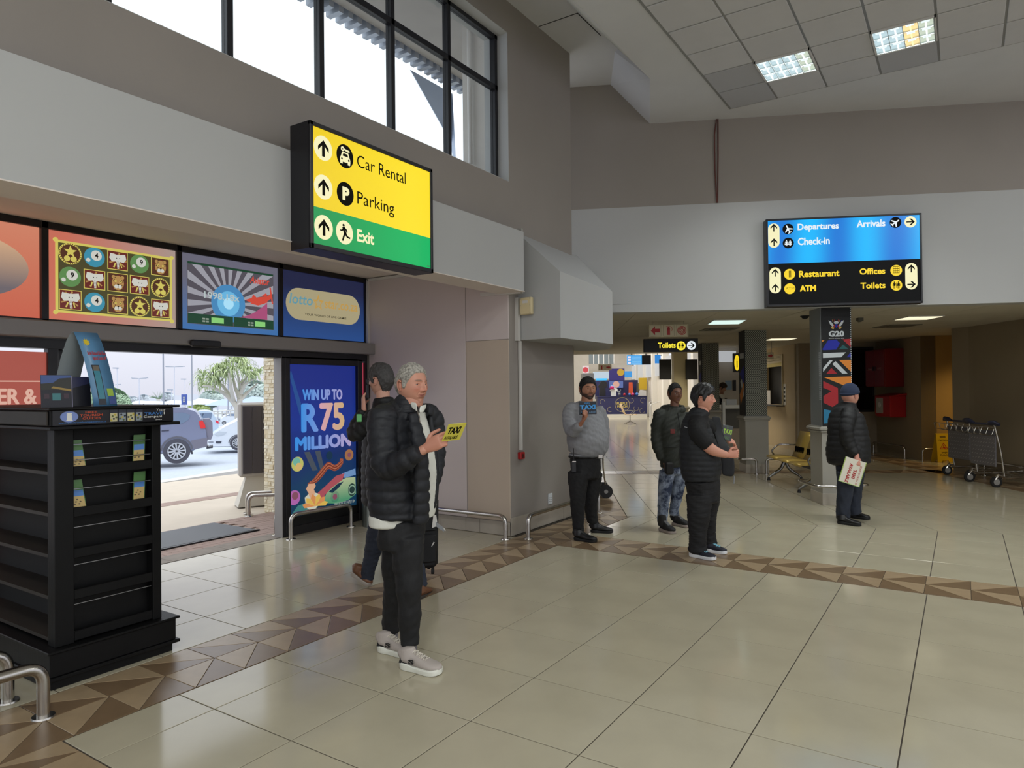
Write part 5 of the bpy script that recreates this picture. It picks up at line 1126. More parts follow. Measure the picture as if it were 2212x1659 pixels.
# ---------------- signs hung from the lower ceiling
def hung(name, lab, px0, py0, px1, py1, d, m, cat='sign'):
    """a board facing the hall, measured at depth d"""
    P = atd(px0, py1, d); Q = atd(px1, py0, d); fr_ = Fr((P.x, P.y, P.z), RH, UP); W_ = (Q-P).dot(RH); H_ = Q.z-P.z
    r = thing(name, lab, cat, P); q = MB(); q.box((0, 0, -.08), (W_, H_, 0), fr_, bev=.005); q.build('case', m, r); return r, fr_, W_, H_
ts, fr_, W_, H_ = hung('toilets_sign', 'black hanging light-box sign reading Toilets with a right arrow', 1391, 731, 1508, 761, 14.0, M_black)
q = MB(); text(q, 'Toilets', fr_, W_*.26, W_*.585, H_*.3, H_*.72, .004, .03, 0, 0); q.disc((W_*.685, H_*.46), H_*.34, .001, .004, fr_, 0, 28); q.disc((W_*.875, H_*.48), H_*.34, .001, .004, fr_, 2, 28)
person_icon(q, fr_, W_*.655, H_*.46, H_*.42, .005, 1); person_icon(q, fr_, W_*.715, H_*.46, H_*.42, .005, 1, True); q.box((W_*.683, H_*.25, .005), (W_*.688, H_*.68, .007), fr_, 1); arrow(q, fr_, W_*.875, H_*.48, H_*.48, .005, 1, -90, .14); q.build('lettering', [lit('toilet_yellow', (250, 230, 60), 1.1), M_ink, M_wl], ts)
def fireboard(lab, px0, py0, px1, py1, d, icons):
    r, fr_, W_, H_ = hung('fire_sign', lab, px0, py0, px1, py1, d, mat('fire_board', (205, 196, 168), .5)); k = len(icons); q = MB()
    for i, ic in enumerate(icons):
        cx = W_*(i+.5)/k; c = H_*.5; s = min(W_/k, H_)*.42; 
        for a, b in (((cx-s*1.05, c-s*1.1), (cx+s*1.05, c-s*1.04)), ((cx-s*1.05, c+s*1.04), (cx+s*1.05, c+s*1.1)), ((cx-s*1.05, c-s*1.1), (cx-s, c+s*1.1)), ((cx+s, c-s*1.1), (cx+s*1.05, c+s*1.1))): q.box((a[0], a[1], .001), (b[0], b[1], .003), fr_, 1)
        if ic in '<>':
            g = -1 if ic == '<' else 1; q.prism([(cx+g*s*.9, c), (cx+g*s*.1, c+s*.85), (cx+g*s*.1, c+s*.35), (cx-g*s*.8, c+s*.35), (cx-g*s*.8, c-s*.35), (cx+g*s*.1, c-s*.35), (cx+g*s*.1, c-s*.85)], .001, .004, fr_, 0)
        elif ic == 'e':
            q.box((cx-s*.3, c-s*.85, .001), (cx+s*.25, c+s*.4, .004), fr_, 0); q.disc((cx-s*.02, c+s*.4), s*.27, .001, .004, fr_, 0, 12); q.box((cx-s*.5, c+s*.7, .001), (cx+s*.3, c+s*.8, .004), fr_, 0); q.ring((cx+s*.15, c+s*.25), s*.48, s*.56, .001, .004, fr_, 0, 16, -40, 80)
        else:
            for r0 in (.85, .62, .39): q.ring((cx, c), s*(r0-.13), s*r0, .001, .004, fr_, 0, 24)
            q.disc((cx, c), s*.12, .001, .004, fr_, 0, 10)
    q.build('symbols', [mat('fire_symbol', (176, 40, 44), .5), mat('fire_line', (150, 140, 112), .5)], r)
    for x in (.1, .9):
        q = MB(); P = fr_.p(W_*x, H_, -.04); q.cyl(P, (P.x, P.y, ZC), .004, k=6); q.build('hanging_wire', M_grid, r)
fireboard('hanging fire sign with left arrow, extinguisher and hose symbols', 1402, 700, 1487, 728, 11.2, '<eh'); fireboard('small fire sign with extinguisher and right arrow, over the far counter', 1293, 787, 1321, 800, 23., 'e>'); fireboard('cream fire sign with right arrow in front of the ticket office', 1643, 761, 1671, 776, 16.5, 'h>')
inf, fr_, W_, H_ = hung('information_sign', 'dark hanging sign with a yellow oval information symbol', 1585, 763, 1599, 804, 15.6, mat('info_dark', (52, 52, 60), .5))
q = MB(); q.disc((W_*.5, H_*.5), W_*.4, .001, .004, fr_, 0, 24, H_*.42); q.box((W_*.44, H_*.25, .004), (W_*.56, H_*.6, .006), fr_, 1); q.disc((W_*.5, H_*.7), W_*.08, .004, .006, fr_, 1, 10); q.build('symbol', [M_yel, M_ink], inf)
# lower ceiling lights, vents, dome camera, speaker
def clight(P, lab, warm=False, pw=14, grp='lights in the lower ceiling'):
    r = thing('ceiling_light', lab, 'ceiling light', (sum(p[0] for p in P)/4, sum(p[1] for p in P)/4, ZC), group=grp)
    q = MB(); q.prism([(p[0], p[1]) for p in P], ZC-.012, ZC+.003); q.build('frame', M_trim, r); c = (sum(p[0] for p in P)/4, sum(p[1] for p in P)/4)
    q = MB(); q.prism([(c[0]+(p[0]-c[0])*.92, c[1]+(p[1]-c[1])*.92) for p in P], ZC-.016, ZC-.012); q.build('diffuser', lit('tube_pale', (215, 240, 232), 1.15) if not warm else lit('tube_cream', (250, 240, 205), 1.2), r)
    if pw: area('corridor_lamp', (c[0], c[1], ZC-.05), (0, 0, pi/6), .5, .5, pw, (1., .97, .9) if not warm else (1., .9, .7))
def sq(a, b, s=.6, t=.6): return [gp(a, b), gp(a+s, b), gp(a+s, b+t), gp(a, b+t)]
clight(sq(2.45, 11.85, 1.2, .3) if False else [(-3.65, 11.67), (-3.35, 11.03), (-2.88, 11.30), (-3.17, 11.95)], 'pale louvred ceiling light left of the G20 column', False, 6)
clight([(-.95, 12.91), (-.70, 12.43), (-.22, 12.70), (-.47, 13.18)], 'warm bright ceiling light above the trolley corner', True, 4)
clight(sq(4.9, 15.6), 'ceiling light just left of the G20 column top', True, 5)
for a, b, l in ((3.0, 19.5, 'small distant ceiling light over the hall, left one'), (3.6, 19.5, 'small distant ceiling light over the hall, right one'), (5.0, 19.2, 'ceiling light before the ticket office')): clight(sq(a, b, .5, .5), l, True, 6)
def vent(P, lab):
    q = MB(); q.prism(P, ZC-.01, ZC+.002); c = tuple(sum(p[i] for p in P)/4 for i in (0, 1))
    for k in range(5): f_ = .9-.16*k; q.prism([(c[0]+(p[0]-c[0])*f_, c[1]+(p[1]-c[1])*f_) for p in P], ZC-.012-.0015*k, ZC-.010-.0015*k, mi=k % 2)
    tag(q.build('ceiling_vent', [mat('vent_grey', (112, 110, 100), .6), mat('vent_dark', (58, 56, 50), .6)]), lab, 'vent')
vent(sq(2.85, 12.75), 'grey square air vent left of the second column'); vent(sq(6.0, 12.6), 'grey square air vent right of the G20 column')
q = MB(); dc = atd(1739, 693, 10.6); q.sphere((dc.x, dc.y, ZC-.01), .055, 14, 0, (1, 1, .8)); q.cyl((dc.x, dc.y, ZC), (dc.x, dc.y, ZC-.012), .07, k=18); tag(q.build('dome_camera', M_blackm, smooth=True), 'small black dome camera on the lower ceiling', 'camera')
sp_ = atd(1858, 689, 11); q = MB(); q.prism([(-.04, -.03), (.04, -.03), (.04, .10), (-.04, .10), ], -.05, .03, Fr(sp_, RH, UP)); q.prism([(-.04, -.03), (.04, -.03), (0, -.05)], -.05, .03, Fr(sp_, RH, UP)); q.cyl(sp_+UP*.1, (sp_.x, sp_.y, ZC), .01, k=8); tag(q.build('ceiling_speaker', mat('speaker_grey', (84, 84, 76), .6)), 'small grey device hanging from the ceiling right of the G20 column', 'speaker')

# ---------------- wheeled cart half hidden behind the grey-jumper man
ct = thing('hand_cart', 'two-wheeled folding hand cart standing behind the man in the grey jumper', 'cart', atz(1310, 1068))
for px_, d in ((1309, 10.3), (1302, 10.6)):
    c = atd(px_, 1055, d); c.z = .1; q = MB(); q.cyl(c-E1*.015-E2*0, c+E1*.02, .1, k=24); q.cyl(c-E2*.0-E1*.02, c+E1*.026, .03, k=12, mi=1); q = MB(); q.cyl(c-E2*.02, c+E2*.02, .1, k=24); q.cyl(c-E2*.026, c+E2*.026, .03, k=12, mi=1); q.build('wheel', [MATS['tyre_black'], MATS['hub_grey']], ct, True)
q = MB(); q.tube([atd(1308, 1050, 10.35), atd(1303, 1010, 10.2), atd(1301, 960, 10.1)], .012, 8); q.tube([atd(1298, 1052, 10.6), atd(1296, 1000, 10.5), atd(1296, 960, 10.4)], .012, 8); q.build('frame_tube', M_steel, ct, True)
rail('guard_rail', 'upright end of the steel rail by the hand cart', [tuple(atz(1293, 1108)), tuple(atz(1293, 1108)+UP*.26), tuple(g2(.75, 14, .26)), tuple(g2(.75, 14, 0))])

# ================================================================ far hall
M_far = mat('far_wall_pale', (206, 200, 190), .7, var=.03); M_farc = mat('far_pillar_cream', (186, 178, 156), .7)
w = MB(); w.prism([gp(.3, 50), gp(6, 50), gp(6, 50.3), gp(.3, 50.3)], 0, 7); w.prism([gp(.0, 21.2), gp(.3, 21.2), gp(.3, 50.3), gp(0, 50.3)], 2.74, 7); w.prism([gp(.0, 24), gp(.3, 24), gp(.3, 50.3), gp(0, 50.3)], 0, 2.74); struct(w, 'wall_far', M_far)
w = MB(); w.prism([gp(5.8, 27), gp(6, 27), gp(6, 50), gp(5.8, 50)], 0, 2.3); w.prism([gp(5.8, 27), gp(6, 27), gp(6, 50), gp(5.8, 50)], 3.4, 7); we = MB(); we.prism([gp(6.02, 26.8), gp(9.5, 26.8), gp(9.5, 27.1), gp(6.02, 27.1)], 0, 7); struct(we, 'wall_far_side', M_far); wr = struct(w, 'wall_far_right', M_far)
for k in range(6): q = MB(); q.prism([gp(5.55, 27.2+3.6*k), gp(5.85, 27.2+3.6*k), gp(5.85, 27.6+3.6*k), gp(5.55, 27.6+3.6*k)], 0, 5.5); q.build('pilaster', mat('far_pillar_white', (222, 218, 210), .6), wr)
q = MB(); [q.prism([gp(5.66, 27.8+3.6*k), gp(5.8, 27.8+3.6*k), gp(5.8, 30.6+3.6*k), gp(5.66, 30.6+3.6*k)], 2.3, 3.2) for k in range(6)]; q.build('white_band', lit('band_white', (240, 240, 238), .55), wr)  # wall band given a white glow of its own, no lamp in it
w = MB(); w.prism([gp(.1, 21.2), gp(9.5, 21.2), gp(9.5, 50.3), gp(.1, 50.3)], 6.6, 6.8); w.prism([gp(0, 21.2), gp(9.5, 21.2), gp(9.5, 21.4), gp(0, 21.4)], ZC+.1, 6.7); struct(w, 'ceiling_4', M_ceil)
for a, b in ((2.6, 28), (2.6, 33), (2.6, 38), (3, 45), (7, 25.2)): area('far_lamp', tuple(g2(a, b, 6.5 if b > 26 else 4.)), (0, 0, 0), 2, 2, 230 if b > 26 else 60, (1., .98, .95))
def fbox(name, lab, cat, px0, py0, px1, py1, d, m, dep=.1, grp=None):
    P = atd(px0, py1, d); Q = atd(px1, py0, d); fr_ = Fr(P, RH, UP); W_ = (Q-P).dot(RH); H_ = Q.z-P.z; q = MB(); q.box((0, 0, -dep), (W_, H_, 0), fr_, bev=.004); o = q.build(name, m); tag(o, lab, cat, grp); return o, fr_, W_, H_
# navy patterned shop counter
M_navy = mat('shop_navy', (36, 38, 84), .5); M_ngold = mat('shop_gold', (150, 140, 110), .5)
D = 39.8; P = atz(1291, 905); P = atd(1291, 905, D); P.z = 0; fr_ = Fr(P, RH, UP); Wc = (atd(1398, 905, D)-P).dot(RH)
ck = thing('shop_counter', 'navy shop counter with pale swirls in the far hall', 'counter', P)
q = MB(); q.box((0, .17, -.6), (Wc, 1.17, 0), fr_, bev=.01); q.build('body', M_navy, ck); q = MB(); q.box((0, 0, -.58), (Wc, .17, .03), fr_); q.build('plinth', mat('plinth_white', (214, 210, 200), .5), ck); q = MB(); q.box((-.02, 1.17, -.65), (Wc+.02, 1.22, .03), fr_, bev=.01); q.build('top', M_navy, ck)
q = MB(); q.ring((Wc*.5, .72), .40, .43, .001, .006, fr_, 0, 36); [q.ring((Wc*x, y_), .13, .15, .001, .006, fr_, 0, 20, a0, a0+250) for x, y_, a0 in ((.1, .9, 0), (.25, .45, 60), (.78, .5, 140), (.92, .95, 30), (.68, .95, 200), (.12, .35, 300), (.9, .35, 90))]; text(q, 'PURPLE', fr_, Wc*.39, Wc*.6, .72, .86, .007, .04, 0, 1); text(q, 'PEACH', fr_, Wc*.4, Wc*.6, .55, .69, .007, .04, 0, 1); q.build('swirl_print', [M_ngold, mat('shop_letters', (186, 168, 90), .5)], ck)
bw, f2_, W_, H_ = fbox('shop_backboard', 'navy backboard behind the far shop counter', 'panel', 1286, 821, 1378, 862, 41.5, M_navy, .1)
scn_, f2_, W_, H_ = fbox('television', 'glowing screen on the far shop backboard', 'screen', 1316, 823, 1346, 838, 41.3, lit('tv_mix', (90, 110, 170), .9), .05)
q = MB(); q.disc((W_*.5, H_*.5), .2, .0, .01, f2_, 0, 16, .2); q.box((W_*.1, H_*.1, 0), (W_*.35, H_*.4, .01), f2_, 1); q.build('picture', [lit('tv_face', (220, 170, 150), .9), lit('tv_blue', (150, 190, 230), .9)], scn_)
for k, (x, y, ww, hh, c, nm, lab) in enumerate(((1295, 858, 18, 33, (18, 17, 24), 'jumper', 'black garment hanging on the left of the far shop counter'), (1320, 860, 15, 18, (214, 218, 214), 'tshirt', 'white T-shirt displayed on the far shop counter'), (1322, 845, 9, 9, (206, 50, 120), 'pink_cap', 'pink cap above the white T-shirt'), (1349, 862, 7, 6, (184, 50, 60), 'red_ball', 'red wool ball on the far counter'), (1360, 862, 7, 6, (80, 120, 190), 'blue_ball', 'blue wool ball beside the red one'), (1367.5, 862, 7, 6.5, (196, 60, 120), 'pink_ball', 'pink wool ball on the far counter'), (1376, 862, 8, 7, (70, 120, 190), 'second_blue_ball', 'second blue wool ball at the right end'), (1358, 856, 10, 28, (214, 86, 50), 'orange_scarf', 'orange scarf hanging behind the balls'), (1375, 852, 8, 22, (84, 80, 72), 'brown_scarf', 'grey-brown scarf at the right of the backboard'), (1338, 860, 7, 14, (120, 124, 130), 'soft_toy', 'grey soft toy with long ears on the far counter'))):
    P = atd(x, y, 40.2 if 'scarf' not in nm else 41.2); P.z = 1.225 if nm not in ('pink_cap', 'orange_scarf', 'brown_scarf') else P.z+(.12 if nm == 'pink_cap' else .08); s = 39.9/F_PX; q = MB(); m_ = mat('goods_'+nm, c, .7); f3 = Fr((P.x, P.y, P.z), RH, UP); W_, H_ = ww*s, hh*s
    if 'ball' in nm: q.sphere(P+UP*H_*.5, H_*.5, 12)
    elif nm == 'pink_cap': q.sphere(P+UP*H_*.4, W_*.5, 12, 0, (1, 1, .7)); q.box((-W_*.6, 0, 0), (W_*.6, H_*.15, .1), f3)
    elif nm in ('tshirt', 'jumper'): q.prism([(0, 0), (W_*.75, 0), (W_*.75, H_*.6), (W_, H_*.5), (W_*.9, H_*.9), (W_*.5, H_), (W_*.2, H_*.95), (-W_*.2, H_*.6), (0, H_*.55)], -.15, 0, f3)
    elif nm == 'soft_toy': q.sphere(P+UP*H_*.25, H_*.25, 10); q.sphere(P+UP*H_*.55, H_*.2, 10); q.cyl(P+UP*H_*.6-RH*.04, P+UP*H_-RH*.09, .02); q.cyl(P+UP*H_*.6+RH*.04, P+UP*H_+RH*.09, .02)
    else: q.prism([(0, 0), (W_, 0), (W_*.9, H_), (W_*.1, H_)], -.06, 0, f3)
    tag(q.build({'second_blue_ball': 'blue_ball', 'pink_cap': 'wool_hat'}.get(nm, nm), m_, smooth=True), lab, 'ball' if 'ball' in nm else 'merchandise')
lg, f2_, W_, H_ = fbox('shop_sign', 'round purple shop sign with a yellow patch over the far counter', 'sign', 1316, 796, 1349, 822, 43, lit('purple_sign', (58, 48, 120), .8), .06); me_ = lg.data
q = MB(); q.disc((W_*.75, H_*.68), H_*.3, .002, .01, f2_, 0, 20); q.build('yellow_patch', lit('patch_yellow', (200, 160, 50), .9), lg); 
fbox('lit_counter', 'white lit kiosk glowing blue along its foot, behind the shop', 'kiosk', 1283, 803, 1316, 818, 46, lit('kiosk_white', (206, 222, 236), .8), .6); fbox('blue_light_strip', 'bright blue light strip at the foot of the white kiosk', 'light strip', 1288, 817, 1311, 822, 45.3, lit('strip_blue', (70, 190, 250), 1.1), .2)
rs, f2_, W_, H_ = fbox('round_red_sign', 'pale sign with a red disc at the left edge of the far hall', 'sign', 1259, 790, 1272, 810, 44, lit('red_sign_white', (236, 214, 214), .9), .1); q = MB(); q.disc((W_*.45, H_*.55), H_*.3, .002, .01, f2_, 0, 20); q.build('red_disc', lit('disc_red', (214, 70, 80), .9), rs)
fbox('grey_machine', 'grey vending machine at the left edge of the far hall', 'machine', 1259, 806, 1283, 850, 30, mat('machine_grey', (116, 116, 120), .5), .8)
for k, (x0, x1) in enumerate(((1426, 1450), (1483, 1507))): fbox('television', ('black screen facing away, left of the cream column', 'black screen facing away, right of the cream column')[k], 'screen', x0, 776, x1, 820, 20.2, M_blackm, .12)
fs, f2_, W_, H_ = fbox('flight_screen', 'blue and black flight information screen hung in the far hall', 'screen', 1355, 767, 1406, 788, 25, lit('screen_blue', (60, 160, 230), 1.1), .08); q = MB(); q.box((W_*.62, 0, 0), (W_, H_, .005), f2_, 0); [q.box((W_*.2, H_*(.1+.12*k), .001), (W_*.58, H_*(.14+.12*k), .006), f2_, 1) for k in range(7)]; [q.box((W_*.03, H_*y, .001), (W_*.15, H_*(y+.2), .006), f2_, 2) for y in (.1, .4, .7)]; [q.cyl(f2_.p(W_*x, H_, -.04), f2_.p(W_*x, H_, -.04)+UP*(6.57-f2_.p(0, H_).z), .02) for x in (.2, .8)]; q.build('rows', [M_blackm, lit('row_pale', (170, 215, 245), 1.), lit('logo_white', (240, 230, 245), 1.)], fs)
bo_, f2_, W_, H_ = fbox('blue_banner', 'tall blue banner beside the flight screen in the far hall', 'banner', 1415, 766, 1427, 785, 27, lit('banner_blue', (50, 140, 220), .9), .05); q = MB(); q.cyl(f2_.p(W_*.5, H_, -.02), f2_.p(W_*.5, H_, -.02)+UP*(6.57-f2_.p(0, H_).z), .02); q.build('rod', M_grid, bo_); fbox('yellow_poster', 'yellow poster on the right wall of the far hall', 'poster', 1380, 816, 1397, 842, 41, mat('poster_yellow', (206, 170, 40), .5), .05); fbox('white_poster', 'white poster under the yellow one in the far hall', 'poster', 1381, 843, 1396, 858, 41, M_trim, .05)
fbox('second_blue_screen', 'small blue screen right of the purple shop sign', 'screen', 1346, 802, 1365, 815, 44, lit('screen_blue2', (60, 150, 220), 1.), .06)
# gallery windows at the far left top
gw = thing('window_5', None, None, atd(1300, 780, 48), kind='structure'); 
for k in range(5):
    P = atd(1272+11*k, 786, 48); Q = atd(1281+11*k, 762, 48); f3 = Fr(P, RH, UP); q = MB(); q.box((0, 0, -.02), ((Q-P).dot(RH), Q.z-P.z, 0), f3); q.build('pane', lit('gallery_glow', (150, 160, 160), .6), gw); q = MB(); q.box(((Q-P).dot(RH), 0, -.05), ((Q-P).dot(RH)+.06, Q.z-P.z, .03), f3); q.build('mullion', M_trim, gw)  # opaque panes glow in place of daylight behind them
# cream swivel chair before the shop
ch = thing('armchair', 'cream swivel armchair standing alone in the far hall', 'chair', atz(1361, 917)); C0 = atz(1361, 916); f3 = Fr(C0, RH, FH, UP); M_chair = mat('chair_cream', (214, 186, 150), .5)
q = MB(); V = []
for x, z in ((.28, .46), (.0, .44), (-.2, .46), (-.3, .6), (-.42, .95)): V += [f3.p(x, -.22, z), f3.p(x, .22, z)]
q.add(V, [(2*i, 2*i+1, 2*i+3, 2*i+2) for i in range(4)]); o = q.build('seat_shell', M_chair, ch, True); md = o.modifiers.new('s', 'SOLIDIFY'); md.thickness = .03
q = MB(); q.cyl(f3.p(0, 0, .1), f3.p(0, 0, .44), .025); q.build('stem', M_chr, ch)
for k in range(4): a = pi/4+pi/2*k; q = MB(); q.tube([f3.p(0, 0, .12), f3.p(.32*math.cos(a), .32*math.sin(a), .03)], [.025, .016], 8); q.build('leg', M_chr, ch)
for s_ in (-.24, .24): q = MB(); q.tube(bend([f3.p(.05, s_, .44), f3.p(.2, s_, .62), f3.p(-.28, s_, .64)], .06), .014, 8); q.build('armrest', M_chr, ch)
# check-in booth with white counter
bo = thing('checkin_booth', 'white and grey check-in desk behind the second column', 'desk', atz(1585, 945)); D = 17.
def bb(nm, x0, y0, x1, y1, d, m, dep=.3):
    P = atd(x0, y1, d); Q = atd(x1, y0, d); q = MB(); q.box((0, 0, -dep), ((Q-P).dot(RH), Q.z-P.z, 0), Fr(P, RH, UP), bev=.01); return q.build(nm, m, bo)
bb('front', 1566, 882, 1598, 926, 17.0, mat('booth_grey', (84, 84, 80), .5), .5); bb('worktop', 1562, 875, 1600, 883, 16.9, mat('booth_white', (216, 220, 222), .4), .6); bb('printer', 1569, 862, 1592, 876, 17.2, mat('printer_pale', (206, 212, 218), .4), .35); bb('end_panel', 1561, 868, 1567, 922, 16.8, MATS['booth_white'], .08)
fbox('whiteboard', 'framed white notice on the pale wall above the check-in desk', 'notice', 1583, 821, 1590, 844, 18.6, M_black, .03); fbox('poster', 'pale blue poster on the wall beside the staff member', 'poster', 1567, 822, 1581, 842, 18.6, mat('poster_paleblue', (150, 180, 214), .5), .02)
w = MB(); P, Q = atd(1548, 900, 18.9), atd(1604, 900, 18.7); f3 = Fr((P.x, P.y, 0), (Q-P), UP); w.box((0, 0, -.1), (.9, ZC, 0), f3); struct(w, 'wall_booth', M_far)
fbox('white_bulkhead', 'white lit panel band above the check-in desk', 'panel', 1550, 758, 1590, 782, 18.5, lit('bulk_white', (215, 218, 222), .6), .1)  # panel brightness put in as a faint glow of its material
# barrier rails and trolley in the far hall
q = MB(); [q.tube(bend([atz(x, 905+k), atz(x, 905+k)+UP*.9, atz(x+20, 899+k)+UP*1.0, atz(x+20, 899+k)], .1), .02, 8) for k, x in ((0, 1403), (12, 1406))]; tag(q.build('barrier', mat('barrier_white', (206, 206, 204), .5)), 'white tubular barrier beside the navy shop counter', 'barrier')
# ================================================================ outside
M_conc = mat('paving_beige', (190, 178, 162), .8, var=.05, vscale=2, bump=.1, bscale=30); M_road = mat('road_grey', (172, 180, 192), .85, var=.07, vscale=9, bump=.2, bscale=60)
M_brick = mat('paver_brick', (150, 128, 118), .85, var=.12, vscale=6); M_thr = mat('threshold_stone', (128, 118, 108), .75, var=.14, vscale=7); M_kerb = mat('kerb_pale', (214, 214, 210), .8)
ZR = -.48
q = MB(); q.box((-12.4, -12, -.12), (-6.44, 9.0, -.02)); g = q.build('ground', M_conc); tag(g, kind='structure')
q = MB(); q.add([(-12.4, -12, -.02), (-12.4, 9, -.02), (-13.2, 12, -.02), (-12.2, 9, -.3), (-9.5, 9.0, -.02), (-9.5, 12, -.02)], [(1, 4, 5, 2)]); q.build('pavement_corner', M_conc, g)
q = MB(); q.tube([(-12.42, -12, -.05), (-12.45, 7.0, -.05), (-13.3, 10.5, -.05), (-14, 14, -.05)], .075, 6); q.build('kerb', M_kerb, g, True)
q = MB(); q.add([(-12.45, -40, -.12), (-12.45, 7, -.12), (-13.3, 10.5, -.12), (-14, 14, -.12), (-90, 60, ZR-.3), (-90, -40, ZR-.3), (-18.5, -40, ZR), (-18.5, 8, ZR), (-18.5, 16, ZR), (-40, 120, ZR-.2), (-90, 120, ZR-.4)], [(0, 1, 7, 6), (1, 2, 3, 8, 7), (6, 7, 8, 9, 10, 4, 5)]); q.build('road', M_road, g)
# pavers, threshold and mat
q = MB(); rr = random.Random(3)
for i in range(12):
    for j in range(26):
        y = 2.2+.2*j+(.1 if i % 2 else 0); x = -7.95+.104*i; P = [(x, y), (x+.099, y), (x+.099, y+.195), (x, y+.195)]
        if -8.0 < x < -6.75 and y < 6.1 and not (x+.1 < -7.02 and x > -7.9 and y < 5.2): q.prism(P, -.02, -.003+rr.uniform(-.001, .001))
for i in range(3):
    for j in range(60): q.prism([(-10.1+.104*i, -1+.2*j), (-10.0+.104*i, -1+.2*j), (-10.0+.104*i, -.805+.2*j), (-10.1+.104*i, -.805+.2*j)], -.02, -.016)
tag(q.build('brick_pavers', M_brick, g), kind='stuff')
q = MB()
for k in range(14): q.box((-6.72, -1+.6*k, -.02), (-6.45, -.405+.6*k, -.001), bev=.003)
tag(q.build('threshold_blocks', M_thr, g), kind='stuff')
mt = thing('door_mat', 'large grey ribbed entrance mat outside the open door', 'mat', (-7.4, 3.5, 0)); q = MB(); q.box((-7.86, 1.4, -.005), (-7.02, 5.17, .012), bev=.004); q.build('base', mat('mat_grey', (120, 120, 124), .8), mt)
q = MB(); [q.box((-7.84+.02*k, 1.42, .012), (-7.832+.02*k, 5.15, .017)) for k in range(41)]; tag(q.build('ribs', mat('mat_rib', (150, 152, 156), .7), mt), kind='stuff'); q = MB(); q.box((-7.02, 1.4, -.005), (-6.99, 5.19, .014)); q.build('edge_strip', M_black, mt)
# stone pillar
pr = thing('stone_pillar', 'cream split-stone pillar outside beside the door', 'pillar', (-7.9, 6.4, 0)); q = MB(); q.box((-8.08, 6.08, -.02), (-7.4, 6.75, 4.6)); q.build('core', mat('pillar_mortar', (196, 180, 146), .9), pr)
def stones(face, nm):
    q = MB(); z = -.01
    while z < 3.4:
        h = rr.choice((.03, .04, .05, .06)); u = 0 if rr.random() < .5 else -.03
        while u < .68:
            w_ = rr.uniform(.05, .14); a, b = max(u, -.0), min(u+w_, .685)
            if abs(a-.345) < .04: a = .35
            if b-a > .015:
                n = rr.uniform(.004, .014); n2 = rr.uniform(.004, .016); f_ = face; m_ = .0015
                P = [f_.p(a+m_, z+m_, 0), f_.p(b-m_, z+m_, 0), f_.p(b-m_, z+h-m_, 0), f_.p(a+m_, z+h-m_, 0), f_.p(a+.005, z+.005, n), f_.p(b-.005, z+.005, n2), f_.p(b-.005, z+h-.005, n), f_.p(a+.005, z+h-.005, n2)]
                q.add(P, [(4, 5, 6, 7), (0, 1, 5, 4), (1, 2, 6, 5), (2, 3, 7, 6), (3, 0, 4, 7)], rr.choice((0, 0, 1, 2)))
            u += w_
        z += h
    tag(q.build(nm, [mat('stone_cream', (232, 222, 196), .85, bump=.3, bscale=50), mat('stone_tan', (222, 208, 176), .85, bump=.3, bscale=50), mat('stone_pale', (238, 232, 212), .85, bump=.3, bscale=50)], pr), kind='stuff')
stones(Fr((-7.40, 6.08, 0), (0, 1, 0), UP, (1, 0, 0)), 'stone_cladding'); stones(Fr((-8.08, 6.08, 0), (1, 0, 0), UP, (0, -1, 0)), 'stone_cladding')
# display board outdoors
db = thing('display_board', 'tall pale-framed outdoor board with dark slats on a tapered grey foot', 'display board', (-8.6, 6.2, 0)); a0 = atz(516, 1095); DB = (a0-EYEP).dot(CF)
f_ = Fr((a0.x, a0.y, 0), Vector((.45, .9, 0)), UP); s = DB/F_PX
q = MB(); q.box((0, .42, -.12), (.75, 1.49, .04), f_, bev=.03); q.build('frame', mat('board_frame', (176, 172, 168), .5), db)
for k in range(5): q = MB(); q.box((.05+.135*k, .47, .04), (.05+.135*k+.13, 1.44, .052), f_, bev=.004); q.build('slat', mat('slat_dark', (74, 70, 76), .5), db)
q = MB(); q.add([f_.p(u, v, n) for u, v, n in ((-.02, 0, .06), (.7, 0, .06), (.66, .42, .0), (.1, .42, .0), (-.02, 0, -.3), (.7, 0, -.3), (.66, .42, -.12), (.1, .42, -.12))], [(0, 1, 2, 3), (4, 7, 6, 5), (0, 3, 7, 4), (1, 5, 6, 2)]); q.build('foot', mat('board_foot', (196, 192, 182), .6), db)
# canopy, brace and wing wall seen through the high window
q = MB(); q.box((-4.7, -9, 6.5), (-6.5, 14, 6.75)); cn = q.build('canopy', mat('canopy_grey', (176, 172, 170), .8, var=.04)); tag(cn, 'grey concrete canopy outside above the high window', 'canopy')
q = MB(); [q.box((-6.5, -9+.16*k, 6.42), (-6.74, -8.92+.16*k, 6.6)) for k in range(144)]; tag(q.build('corrugated_edge', mat('edge_metal', (170, 176, 188), .4, metal=.4), cn), kind='stuff'); q = MB(); q.box((-6.5, -9, 6.6), (-6.8, 14, 6.66)); q.build('edge_top', M_trim, cn)
q = MB(); q.box((-4.56, 7.3, 3.4), (-5.52, 7.6, 6.6)); tag(q.build('wing_wall', mat('wing_paint', (206, 202, 196), .7, var=.03)), kind='structure')
q = MB(); q.tube([(-5.36, 7.24, 6.48), (-5.36, 7.24, 4.6)], .03, 10); tag(q.build('drain_pipe', M_trim), 'thin white pipe running down the pale wing wall outside the high window', 'pipe')
br = thing('sail_brace', 'pale blue mesh triangular brace under the canopy edge outside', 'brace', (-6.6, 8, 5)); q = MB(); q.add([(-6.80, 7.7, 6.40), (-6.80, 8.7, 6.40), (-6.95, 9.0, 5.0), (-7.05, 8.98, 5.75)], [(0, 1, 2, 3)]); o = q.build('mesh_panel', mat('mesh_blue', (176, 190, 214), .5), br); md = o.modifiers.new('s', 'SOLIDIFY'); md.thickness = .04
